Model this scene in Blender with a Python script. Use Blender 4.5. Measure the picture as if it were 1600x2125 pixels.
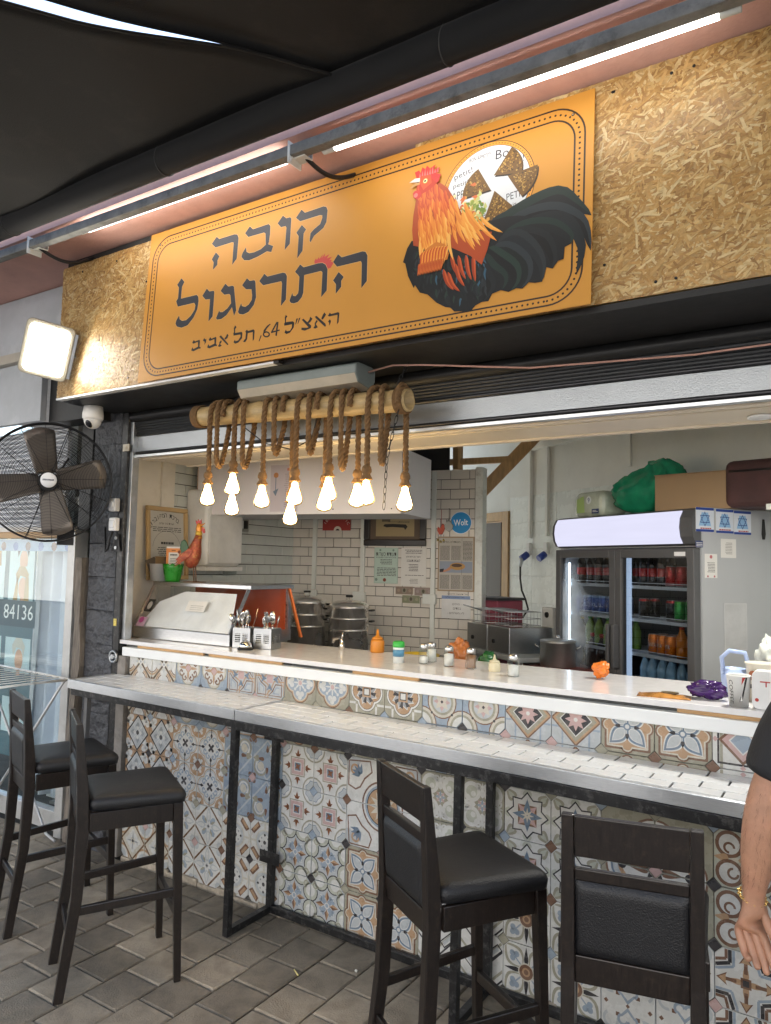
import bpy, bmesh, math, random
from mathutils import Vector, Matrix, Euler, noise as mnoise
from mathutils.geometry import tessellate_polygon
R = math.radians; PI = math.pi
rnd = random.Random(7)
S = bpy.context.scene
COL = S.collection
for o in list(bpy.data.objects): bpy.data.objects.remove(o)

# ------------------------------------------------------------ camera, sky, sun, exposure
def cam_basis(yaw, pit, rol):
    y, p, r = R(yaw), R(pit), R(rol)
    f = Vector((-math.sin(y)*math.cos(p), math.cos(y)*math.cos(p), math.sin(p)))
    rt = Vector((math.cos(y), math.sin(y), 0)); u = rt.cross(f)
    return rt*math.cos(r)+u*math.sin(r), -rt*math.sin(r)+u*math.cos(r), f
cr, cu, cf = cam_basis(32.75, 4.1, 1.22)
cd = bpy.data.cameras.new('camera'); cam = bpy.data.objects.new('camera', cd); COL.objects.link(cam)
cam.matrix_world = Matrix(((cr.x, cu.x, -cf.x, 0), (cr.y, cu.y, -cf.y, -2.74), (cr.z, cu.z, -cf.z, 1.62), (0, 0, 0, 1)))
cd.sensor_fit = 'HORIZONTAL'; cd.sensor_width = 36; cd.lens = 36*1530/1600
cd.clip_start = 0.05; cd.clip_end = 2000
S.camera = cam
SUN_EL, SUN_AZ = 52, 20      # azimuth from +Y (behind the shop) towards +X
w = bpy.data.worlds.new('World'); S.world = w; w.use_nodes = True
nt = w.node_tree; nt.nodes.clear()
sky = nt.nodes.new('ShaderNodeTexSky'); sky.sky_type = 'NISHITA'; sky.sun_disc = False
sky.sun_elevation = R(SUN_EL); sky.sun_rotation = R(SUN_AZ); sky.air_density = 1.2; sky.dust_density = 2.5
bg = nt.nodes.new('ShaderNodeBackground'); bg.inputs[1].default_value = 0.15
wo = nt.nodes.new('ShaderNodeOutputWorld')
nt.links.new(sky.outputs[0], bg.inputs[0]); nt.links.new(bg.outputs[0], wo.inputs[0])
sd = bpy.data.lights.new('sun', 'SUN'); sd.energy = 4.0; sd.angle = R(0.6); sd.color = (1, .95, .88)
so = bpy.data.objects.new('sun', sd); COL.objects.link(so)
sv = Vector((math.sin(R(SUN_AZ))*math.cos(R(SUN_EL)), math.cos(R(SUN_AZ))*math.cos(R(SUN_EL)), math.sin(R(SUN_EL))))
so.rotation_euler = (-sv).to_track_quat('-Z', 'Y').to_euler()
so.location = (0, 0, 20)
vs = S.view_settings; vs.view_transform = 'Standard'; vs.look = 'None'; vs.gamma = 1; vs.exposure = 1.92; vs.use_curve_mapping = False

# ------------------------------------------------------------ materials (all procedural)
MATS = {}
def pm(name, col, rough=.5, metal=0., var=.12, vs_=6., bump=0., bs=60., spec=.5, coat=0., emit=None, es=0., dirt=0., dcol=(.05, .045, .04), ds=3., alpha=1., trans=0., attr=False, stretch=None, sub=0.):
    if name in MATS: return MATS[name]
    m = bpy.data.materials.new(name); m.use_nodes = True; n = m.node_tree.nodes; L = m.node_tree.links
    b = n['Principled BSDF']
    tc = n.new('ShaderNodeTexCoord'); vec = tc.outputs['Object']
    if stretch:
        mp = n.new('ShaderNodeMapping'); mp.inputs['Scale'].default_value = stretch; L.new(vec, mp.inputs[0]); vec = mp.outputs[0]
    if attr:
        at = n.new('ShaderNodeVertexColor'); at.layer_name = 'Col'; base = at.outputs[0]
    else:
        rg = n.new('ShaderNodeRGB'); rg.outputs[0].default_value = (*col, 1); base = rg.outputs[0]
    nz = n.new('ShaderNodeTexNoise'); nz.inputs['Scale'].default_value = vs_; nz.inputs['Detail'].default_value = 6; nz.inputs['Roughness'].default_value = .6; L.new(vec, nz.inputs['Vector'])
    if var:
        mr = n.new('ShaderNodeMapRange'); mr.inputs[1].default_value = .3; mr.inputs[2].default_value = .7; mr.inputs[3].default_value = 1-var; mr.inputs[4].default_value = 1+var
        L.new(nz.outputs[0], mr.inputs[0])
        mx = n.new('ShaderNodeVectorMath'); mx.operation = 'SCALE'; L.new(base, mx.inputs[0]); L.new(mr.outputs[0], mx.inputs['Scale']); base = mx.outputs[0]
    if dirt:
        n2 = n.new('ShaderNodeTexNoise'); n2.inputs['Scale'].default_value = ds; n2.inputs['Detail'].default_value = 9; n2.inputs['Roughness'].default_value = .72; L.new(tc.outputs['Object'], n2.inputs['Vector'])
        r2 = n.new('ShaderNodeMapRange'); r2.inputs[1].default_value = .52; r2.inputs[2].default_value = .72; r2.inputs[3].default_value = 0; r2.inputs[4].default_value = dirt; L.new(n2.outputs[0], r2.inputs[0])
        mm = n.new('ShaderNodeMix'); mm.data_type = 'RGBA'; L.new(r2.outputs[0], mm.inputs[0]); L.new(base, mm.inputs[6]); mm.inputs[7].default_value = (*dcol, 1); base = mm.outputs[2]
    L.new(base, b.inputs['Base Color'])
    rr = n.new('ShaderNodeMapRange'); rr.inputs[3].default_value = max(.02, rough-.1*min(1, rough*2)); rr.inputs[4].default_value = min(1, rough+.1); L.new(nz.outputs[0], rr.inputs[0]); L.new(rr.outputs[0], b.inputs['Roughness'])
    b.inputs['Metallic'].default_value = metal; b.inputs['Specular IOR Level'].default_value = spec
    b.inputs['Coat Weight'].default_value = coat; b.inputs['Coat Roughness'].default_value = .08
    if sub: b.inputs['Subsurface Weight'].default_value = sub; b.inputs['Subsurface Radius'].default_value = (.012, .005, .003)
    if emit: b.inputs['Emission Color'].default_value = (*emit, 1); b.inputs['Emission Strength'].default_value = es
    if trans: b.inputs['Transmission Weight'].default_value = trans
    if alpha < 1: b.inputs['Alpha'].default_value = alpha
    if bump:
        bz = n.new('ShaderNodeTexNoise'); bz.inputs['Scale'].default_value = bs; bz.inputs['Detail'].default_value = 5; L.new(vec, bz.inputs['Vector'])
        bp = n.new('ShaderNodeBump'); bp.inputs['Strength'].default_value = bump; bp.inputs['Distance'].default_value = .004; L.new(bz.outputs[0], bp.inputs['Height']); L.new(bp.outputs[0], b.inputs['Normal'])
    MATS[name] = m; return m
def glass(name, tint=(1, 1, 1), mixf=.08, rough=.0, refl=1.0):
    if name in MATS: return MATS[name]
    m = bpy.data.materials.new(name); m.use_nodes = True; n = m.node_tree.nodes; L = m.node_tree.links
    n.remove(n['Principled BSDF']); out = n['Material Output']
    t = n.new('ShaderNodeBsdfTransparent'); t.inputs[0].default_value = (*tint, 1)
    g = n.new('ShaderNodeBsdfGlossy'); g.inputs['Roughness'].default_value = rough
    lw = n.new('ShaderNodeLayerWeight'); lw.inputs[0].default_value = .5
    pw = n.new('ShaderNodeMath'); pw.operation = 'POWER'; pw.inputs[1].default_value = 4.; L.new(lw.outputs['Facing'], pw.inputs[0])
    nz = n.new('ShaderNodeTexNoise'); nz.inputs['Scale'].default_value = 5
    mr = n.new('ShaderNodeMath'); mr.operation = 'MULTIPLY_ADD'; mr.inputs[1].default_value = refl*.9; mr.inputs[2].default_value = mixf; mr.use_clamp = True
    L.new(pw.outputs[0], mr.inputs[0])
    mx = n.new('ShaderNodeMixShader'); L.new(mr.outputs[0], mx.inputs[0]); L.new(t.outputs[0], mx.inputs[1]); L.new(g.outputs[0], mx.inputs[2]); L.new(mx.outputs[0], out.inputs[0])
    MATS[name] = m; return m
def emat(name, col, st):
    if name in MATS: return MATS[name]
    m = bpy.data.materials.new(name); m.use_nodes = True; n = m.node_tree.nodes; L = m.node_tree.links
    n.remove(n['Principled BSDF']); e = n.new('ShaderNodeEmission'); e.inputs[0].default_value = (*col, 1)
    nz = n.new('ShaderNodeTexNoise'); nz.inputs['Scale'].default_value = 3; mr = n.new('ShaderNodeMapRange'); mr.inputs[3].default_value = st*.95; mr.inputs[4].default_value = st*1.05
    L.new(nz.outputs[0], mr.inputs[0]); L.new(mr.outputs[0], e.inputs[1]); L.new(e.outputs[0], n['Material Output'].inputs[0]); MATS[name] = m; return m

# ------------------------------------------------------------ mesh builder
class MB:
    def __init__(s): s.v = []; s.f = []; s.c = []; s.sm = []; s.col = None; s.smooth = False
    def add(s, vs, fs, col=None, smooth=None):
        k = len(s.v); s.v += [tuple(p) for p in vs]
        c = col or s.col or (.8, .8, .8); sm = s.smooth if smooth is None else smooth
        for f in fs: s.f.append(tuple(i+k for i in f)); s.c.append(c); s.sm.append(sm)
        return s
    def box(s, lo, hi, col=None, M=None):
        x0, y0, z0 = lo; x1, y1, z1 = hi
        v = [(x0, y0, z0), (x1, y0, z0), (x1, y1, z0), (x0, y1, z0), (x0, y0, z1), (x1, y0, z1), (x1, y1, z1), (x0, y1, z1)]
        if M: v = [M @ Vector(p) for p in v]
        return s.add(v, [(0, 3, 2, 1), (4, 5, 6, 7), (0, 1, 5, 4), (1, 2, 6, 5), (2, 3, 7, 6), (3, 0, 4, 7)], col, False)
    def beam(s, p, q, wx, wy, up=(0, 0, 1), col=None, w2=None):
        p = Vector(p); q = Vector(q); d = (q-p).normalized(); up = Vector(up)
        if abs(d.dot(up)) > .98: up = Vector((0, 1, 0))
        a = d.cross(up).normalized(); b = a.cross(d).normalized(); vv = []
        for c, (hx, hy) in ((p, (wx/2, wy/2)), (q, ((w2 or (wx, wy))[0]/2, (w2 or (wx, wy))[1]/2))):
            vv += [c-a*hx-b*hy, c+a*hx-b*hy, c+a*hx+b*hy, c-a*hx+b*hy]
        return s.add(vv, [(3, 2, 1, 0), (4, 5, 6, 7), (0, 1, 5, 4), (1, 2, 6, 5), (2, 3, 7, 6), (3, 0, 4, 7)], col, False)
    def tube(s, pts, r, n=8, col=None, cap=True, closed=False, smooth=True):
        pts = [Vector(p) for p in pts]; m = len(pts); rr = r if isinstance(r, (list, tuple)) else [r]*m
        vs = []; prev = None
        for i, p in enumerate(pts):
            a = pts[(i-1) % m] if (closed or i > 0) else p; b = pts[(i+1) % m] if (closed or i < m-1) else p
            d = (b-a); d = d.normalized() if d.length > 1e-9 else Vector((0, 0, 1))
            if prev is None:
                t = Vector((0, 0, 1)) if abs(d.z) < .9 else Vector((1, 0, 0)); u = d.cross(t).normalized()
            else:
                u = prev-d*prev.dot(d); u = u.normalized() if u.length > 1e-6 else d.orthogonal().normalized()
            prev = u; v2 = d.cross(u)
            for k in range(n):
                an = 2*PI*k/n; vs.append(p+(u*math.cos(an)+v2*math.sin(an))*rr[i])
        fs = []
        for i in range(m if closed else m-1):
            j = (i+1) % m
            for k in range(n): fs.append((i*n+k, i*n+(k+1) % n, j*n+(k+1) % n, j*n+k))
        s.add(vs, fs, col, smooth)
        if cap and not closed:
            k0 = len(s.v)-len(vs); s.f.append(tuple(k0+k for k in range(n))[::-1]); s.f.append(tuple(k0+(m-1)*n+k for k in range(n)))
            c = col or s.col or (.8, .8, .8); s.c += [c, c]; s.sm += [False, False]
        return s
    def cyl(s, p, q, r, r2=None, n=16, col=None, cap=True):
        return s.tube([p, q], [r, r if r2 is None else r2], n, col, cap)
    def lathe(s, prof, n=24, c=(0, 0, 0), col=None, M=None, smooth=True, cols=None):
        vs = []; fs = []
        for r, z in prof:
            for k in range(n):
                a = 2*PI*k/n; p = Vector((c[0]+r*math.cos(a), c[1]+r*math.sin(a), c[2]+z)); vs.append(M @ p if M else p)
        k0 = len(s.v); s.v += [tuple(p) for p in vs]
        for i in range(len(prof)-1):
            cc = cols[i] if cols else (col or s.col or (.8, .8, .8))
            for k in range(n):
                s.f.append((k0+i*n+k, k0+i*n+(k+1) % n, k0+(i+1)*n+(k+1) % n, k0+(i+1)*n+k)); s.c.append(cc); s.sm.append(smooth)
        for i, rev in ((0, True), (len(prof)-1, False)):
            if prof[i][0] > 1e-4 and prof[0] != prof[-1]:
                t = tuple(k0+i*n+k for k in range(n)); s.f.append(t[::-1] if rev else t); s.c.append((cols[min(i, len(prof)-2)] if cols else (col or s.col or (.8, .8, .8)))); s.sm.append(False)
        return s
    def prism(s, poly, z0, z1, M=None, col=None):
        n = len(poly); v = [Vector((x, y, z0)) for x, y in poly]+[Vector((x, y, z1)) for x, y in poly]
        if M: v = [M @ p for p in v]
        return s.add(v, [tuple(range(n))[::-1], tuple(range(n, 2*n))]+[(i, (i+1) % n, n+(i+1) % n, n+i) for i in range(n)], col, False)
    def grid(s, fn, nu, nv, col=None, smooth=True):
        vs = [fn(i/nu, j/nv) for j in range(nv+1) for i in range(nu+1)]
        return s.add(vs, [(j*(nu+1)+i, j*(nu+1)+i+1, (j+1)*(nu+1)+i+1, (j+1)*(nu+1)+i) for j in range(nv) for i in range(nu)], col, smooth)
    def ball(s, c, r, n=12, m=8, col=None, sc=(1, 1, 1)):
        return s.lathe([(max(1e-5, r*math.sin(PI*i/m))*1, -r*math.cos(PI*i/m)) for i in range(m+1)], n, (0, 0, 0), col, Matrix.Translation(c) @ Matrix.Diagonal((*sc, 1)))
    def mesh(s, name):
        me = bpy.data.meshes.new(name); me.from_pydata(s.v, [], s.f)
        me.polygons.foreach_set('use_smooth', s.sm)
        a = me.color_attributes.new('Col', 'FLOAT_COLOR', 'CORNER')
        buf = []
        for p, c in zip(me.polygons, s.c): buf += [c[0], c[1], c[2], 1.]*p.loop_total
        a.data.foreach_set('color', buf)
        me.validate(); me.update(); return me
def obj(name, mb, m, parent=None, bevel=0., loc=None, rot=None, kind=None, seg=2, label=None):
    me = mb.mesh(name) if isinstance(mb, MB) else mb
    o = bpy.data.objects.new(name, me); COL.objects.link(o)
    if m is not None and not me.materials: me.materials.append(m)
    if parent: o.parent = parent
    if loc: o.location = loc
    if rot: o.rotation_euler = rot
    if bevel:
        b = o.modifiers.new('bevel', 'BEVEL'); b.width = bevel; b.segments = seg; b.limit_method = 'ANGLE'; b.angle_limit = R(40)
    if kind: o['kind'] = kind
    if label: o['label'] = label
    return o
def emp(name, label, cat, loc=(0, 0, 0), rotz=0., group=None, rot=None):
    o = bpy.data.objects.new(name, None); COL.objects.link(o); o.empty_display_size = .05
    o.location = loc; o.rotation_euler = rot or (0, 0, rotz); o['label'] = label; o['category'] = cat
    if group: o['group'] = group
    return o
def tag(o, label, cat, group=None):
    o['label'] = label; o['category'] = cat
    if group: o['group'] = group
    return o
def dup(root, loc=None, rotz=None, label=None):
    def cp(o, par):
        c = o.copy(); COL.objects.link(c); c.parent = par
        if par is not None: c.matrix_parent_inverse = o.matrix_parent_inverse.copy()
        for ch in o.children: cp(ch, c)
        return c
    r = cp(root, None)
    if loc is not None: r.location = loc
    if rotz is not None: r.rotation_euler = (0, 0, rotz)
    if label: r['label'] = label
    return r

# ---- flat print: shapes are (polygon, colour) painted in order, in local X/Z, facing -Y
def srgb(h):
    h = h.lstrip('#'); return tuple((lambda c: c/12.92 if c <= .04045 else ((c+.055)/1.055)**2.4)(int(h[i:i+2], 16)/255) for i in (0, 2, 4))
def clip(poly, conv):
    out = list(poly)
    for i in range(len(conv)):
        a = conv[i]; b = conv[(i+1) % len(conv)]; inp = out; out = []
        if not inp: return []
        ins = lambda p: (b[0]-a[0])*(p[1]-a[1])-(b[1]-a[1])*(p[0]-a[0]) >= -1e-9
        for k in range(len(inp)):
            p = inp[k-1]; q = inp[k]
            if ins(q):
                if not ins(p): out.append(isect(p, q, a, b))
                out.append(q)
            elif ins(p): out.append(isect(p, q, a, b))
    return out
def isect(p, q, a, b):
    d1 = (q[0]-p[0], q[1]-p[1]); d2 = (b[0]-a[0], b[1]-a[1]); den = d1[0]*d2[1]-d1[1]*d2[0]
    if abs(den) < 1e-12: return q
    t = ((a[0]-p[0])*d2[1]-(a[1]-p[1])*d2[0])/den
    return (p[0]+d1[0]*t, p[1]+d1[1]*t)
def paint(mb, shapes, eps=.0001, y0=0., conv=None, sc=1., off=(0, 0), cells=90):
    """overlapping shapes are stacked eps apart, like coats of ink; shapes that do not touch share a coat"""
    P = [(poly, col, bool(poly) and len(poly[0]) == 3) for poly, col in shapes if poly]
    if conv: P = [(p if tx else clip(p, conv), c, tx) for p, c, tx in P]
    P = [q for q in P if len(q[0]) >= (1 if q[2] else 3)]
    if not P: return mb
    bb = []
    for p, c, tx in P:
        pts = [v for t in p for v in t] if tx else p
        bb.append((min(v[0] for v in pts), min(v[1] for v in pts), max(v[0] for v in pts), max(v[1] for v in pts)))
    cs = max(max(b[2] for b in bb)-min(b[0] for b in bb), max(b[3] for b in bb)-min(b[1] for b in bb))/cells or 1.
    top = {}; i = 0
    while i < len(P):
        j = i
        while j+1 < len(P) and P[j+1][1] == P[i][1] and not P[j+1][2] and not P[i][2]: j += 1
        keys = set()
        for k in range(i, j+1):
            b = bb[k]
            for gx in range(int(b[0]//cs), int(b[2]//cs)+1):
                for gy in range(int(b[1]//cs), int(b[3]//cs)+1): keys.add((gx, gy))
        lay = 1+max((top.get(k, 0) for k in keys), default=0)
        for k in keys: top[k] = lay
        for k in range(i, j+1):
            poly, col, tx = P[k]; y = y0-eps*(lay+.3*((k-i) % 2))
            if tx:
                for tri in poly: mb.add([(p[0]*sc+off[0], y, p[1]*sc+off[1]) for p in tri], [(0, 1, 2)], col, False)
                continue
            ar = sum(poly[q-1][0]*poly[q][1]-poly[q][0]*poly[q-1][1] for q in range(len(poly)))
            if abs(ar) < 1e-10: continue
            if ar < 0: poly = poly[::-1]
            tris = tessellate_polygon([[Vector((p[0], p[1], 0)) for p in poly]]); fs = []
            for t in tris:
                a, b, c = [poly[q] for q in t]
                fs.append(t if (b[0]-a[0])*(c[1]-a[1])-(b[1]-a[1])*(c[0]-a[0]) > 0 else t[::-1])
            mb.add([(p[0]*sc+off[0], y, p[1]*sc+off[1]) for p in poly], fs, col, False)
        i = j+1
    return mb
_tx = {}
def text(s, x, z, h, col, w=None, rot=0., align='C', bold=0.):
    """triangles of a line of writing, h = cap height; Hebrew is given in reading order"""
    if any('\u0590' <= ch <= '\u05ff' for ch in s):
        import re
        s = s[::-1]; s = re.sub(r'[0-9A-Za-z.:]+', lambda m: m.group(0)[::-1], s)
    key = (s, bold)
    if key not in _tx:
        cu_ = bpy.data.curves.new('t', 'FONT'); cu_.body = s; cu_.resolution_u = 2; cu_.offset = bold
        ob = bpy.data.objects.new('t', cu_); COL.objects.link(ob); bpy.context.view_layer.update()
        me = bpy.data.meshes.new_from_object(ob.evaluated_get(bpy.context.evaluated_depsgraph_get()))
        me.calc_loop_triangles(); vv = [v.co.copy() for v in me.vertices]
        tr = [tuple((vv[i].x, vv[i].y) for i in t.vertices) for t in me.loop_triangles]
        tr = [t if ((t[1][0]-t[0][0])*(t[2][1]-t[0][1])-(t[1][1]-t[0][1])*(t[2][0]-t[0][0])) > 0 else t[::-1] for t in tr]
        bpy.data.objects.remove(ob); bpy.data.meshes.remove(me); _tx[key] = tr
    tr = _tx[key]
    xs = [p[0] for t in tr for p in t] or [0, 1]; zs = [p[1] for t in tr for p in t] or [0, 1]
    k = h/(max(zs)-min(zs)); kx = w/(max(xs)-min(xs)) if w else k
    cx = {'C': (max(xs)+min(xs))/2, 'L': min(xs), 'R': max(xs)}[align]; cz = (max(zs)+min(zs))/2; c_, s_ = math.cos(rot), math.sin(rot)
    f = lambda p: (x+((p[0]-cx)*kx*c_-(p[1]-cz)*k*s_), z+((p[0]-cx)*kx*s_+(p[1]-cz)*k*c_))
    return ([tuple(f(p) for p in t) for t in tr], col)
def circ(x, z, r, n=24, rz=None, a0=0., a1=2*PI):
    return [(x+r*math.cos(a0+(a1-a0)*k/n), z+(rz or r)*math.sin(a0+(a1-a0)*k/n)) for k in range(n if abs(a1-a0-2*PI) < 1e-6 else n+1)]
def rect(x0, z0, x1, z1): return [(x0, z0), (x1, z0), (x1, z1), (x0, z1)]
def rrect(x0, z0, x1, z1, r, n=6):
    o = []
    for cx, cz, a in ((x1-r, z0+r, -PI/2), (x1-r, z1-r, 0), (x0+r, z1-r, PI/2), (x0+r, z0+r, PI)):
        o += [(cx+r*math.cos(a+PI/2*k/n), cz+r*math.sin(a+PI/2*k/n)) for k in range(n+1)]
    return o
def loop(poly, wd):
    """closed outline of width wd as a list of quads"""
    o = []; n = len(poly); off = []
    for i in range(n):
        a = Vector(poly[i-1]); b = Vector(poly[i]); c = Vector(poly[(i+1) % n])
        d1 = (b-a).normalized(); d2 = (c-b).normalized(); nn = Vector((-d1.y-d2.y, d1.x+d2.x)); nn = nn.normalized() if nn.length > 1e-6 else Vector((-d1.y, d1.x))
        off.append((b+nn*wd/2, b-nn*wd/2))
    for i in range(n):
        j = (i+1) % n; o.append([tuple(off[i][0]), tuple(off[j][0]), tuple(off[j][1]), tuple(off[i][1])])
    return o
def path(pts, wd):
    o = []
    for a, b in zip(pts[:-1], pts[1:]):
        a = Vector(a); b = Vector(b); d = (b-a).normalized(); nn = Vector((-d.y, d.x))*wd/2
        o.append([tuple(a+nn), tuple(b+nn), tuple(b-nn), tuple(a-nn)])
    return o
def lines(x0, x1, z0, z1, n, col, rag=.15, th=.4, seed=1):
    """small print too fine to read: rows of broken strokes"""
    r = random.Random(seed); o = []; dz = (z1-z0)/n
    for i in range(n):
        x = x0+(x1-x0)*r.random()*rag
        while x < x1-.01*(x1-x0):
            l = (x1-x0)*r.uniform(.06, .2); e = min(x+l, x1); o.append((rect(x, z0+dz*i, e, z0+dz*(i+th)), col)); x = e+(x1-x0)*.025
    return o
SIGN_BIG= [[(0.435,0.613),(0.464,0.641),(0.482,0.626),(0.578,0.626),(0.597,0.62),(0.606,0.602),(0.605,0.504),(0.579,0.479),(0.577,0.586),(0.568,0.59),(0.462,0.589)],[(0.467,0.564),(0.493,0.54),(0.483,0.522),(0.484,0.5),(0.457,0.481),(0.458,0.517),(0.444,0.535)],[(0.644,0.615),(0.67,0.642),(0.691,0.623),(0.783,0.625),(0.794,0.614),(0.796,0.577),(0.793,0.538),(0.789,0.53),(0.82,0.515),(0.811,0.489),(0.785,0.498),(0.732,0.485),(0.683,0.479),(0.652,0.486),(0.633,0.506),(0.638,0.523),(0.656,0.546),(0.663,0.523),(0.68,0.513),(0.71,0.511),(0.749,0.517),(0.775,0.531),(0.768,0.585),(0.759,0.591),(0.666,0.592)],[(0.835,0.615),(0.863,0.644),(0.883,0.627),(0.905,0.626),(0.913,0.618),(0.914,0.503),(0.887,0.481),(0.888,0.582),(0.882,0.591),(0.857,0.592)],[(0.938,0.615),(0.966,0.645),(0.986,0.626),(1.084,0.629),(1.1,0.623),(1.108,0.606),(1.106,0.555),(1.092,0.532),(1.045,0.508),(1.027,0.483),(1.022,0.493),(1.024,0.525),(1.043,0.539),(1.073,0.554),(1.082,0.579),(1.081,0.59),(1.069,0.594),(0.963,0.593)],[(0.974,0.574),(0.999,0.548),(0.987,0.533),(0.988,0.456),(0.961,0.427),(0.96,0.527),(0.946,0.546)],[(0.249,0.483),(0.272,0.46),(0.258,0.439),(0.258,0.38),(0.364,0.379),(0.376,0.368),(0.381,0.345),(0.377,0.307),(0.356,0.269),(0.32,0.238),(0.28,0.233),(0.247,0.244),(0.235,0.26),(0.239,0.276),(0.256,0.298),(0.263,0.277),(0.28,0.267),(0.307,0.266),(0.336,0.282),(0.358,0.307),(0.361,0.329),(0.351,0.342),(0.241,0.343),(0.225,0.373),(0.237,0.386),(0.236,0.439),(0.222,0.455)],[(0.402,0.367),(0.428,0.397),(0.447,0.38),(0.474,0.378),(0.48,0.371),(0.482,0.254),(0.457,0.233),(0.455,0.341),(0.426,0.344)],[(0.519,0.368),(0.546,0.398),(0.566,0.38),(0.592,0.379),(0.602,0.373),(0.628,0.257),(0.617,0.233),(0.6,0.276),(0.57,0.245),(0.539,0.232),(0.514,0.233),(0.504,0.241),(0.521,0.277),(0.526,0.267),(0.543,0.264),(0.571,0.276),(0.592,0.297),(0.583,0.336),(0.576,0.343),(0.545,0.345)],[(0.651,0.369),(0.678,0.397),(0.696,0.381),(0.724,0.379),(0.731,0.369),(0.742,0.297),(0.732,0.263),(0.703,0.236),(0.672,0.23),(0.648,0.237),(0.639,0.247),(0.643,0.263),(0.655,0.286),(0.661,0.271),(0.681,0.264),(0.701,0.271),(0.717,0.29),(0.717,0.311),(0.71,0.339),(0.678,0.345)],[(0.753,0.368),(0.78,0.397),(0.799,0.38),(0.886,0.38),(0.901,0.375),(0.911,0.36),(0.912,0.339),(0.915,0.254),(0.889,0.23),(0.886,0.332),(0.881,0.342),(0.778,0.344)],[(0.954,0.369),(0.98,0.397),(1.0,0.38),(1.078,0.381),(1.099,0.378),(1.116,0.367),(1.128,0.345),(1.131,0.253),(1.104,0.229),(1.102,0.336),(1.095,0.344),(1.006,0.344),(1.008,0.268),(1.002,0.249),(0.982,0.231),(0.959,0.229),(0.943,0.235),(0.935,0.245),(0.939,0.258),(0.948,0.278),(0.953,0.264),(0.966,0.26),(0.979,0.269),(0.981,0.285),(0.98,0.342),(0.972,0.352)],[(1.154,0.37),(1.177,0.399),(1.197,0.381),(1.297,0.384),(1.313,0.379),(1.324,0.361),(1.328,0.254),(1.303,0.229),(1.298,0.334),(1.293,0.344),(1.176,0.345)],[(1.186,0.321),(1.214,0.294),(1.202,0.28),(1.204,0.255),(1.178,0.229),(1.176,0.271),(1.16,0.29)]]
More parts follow.
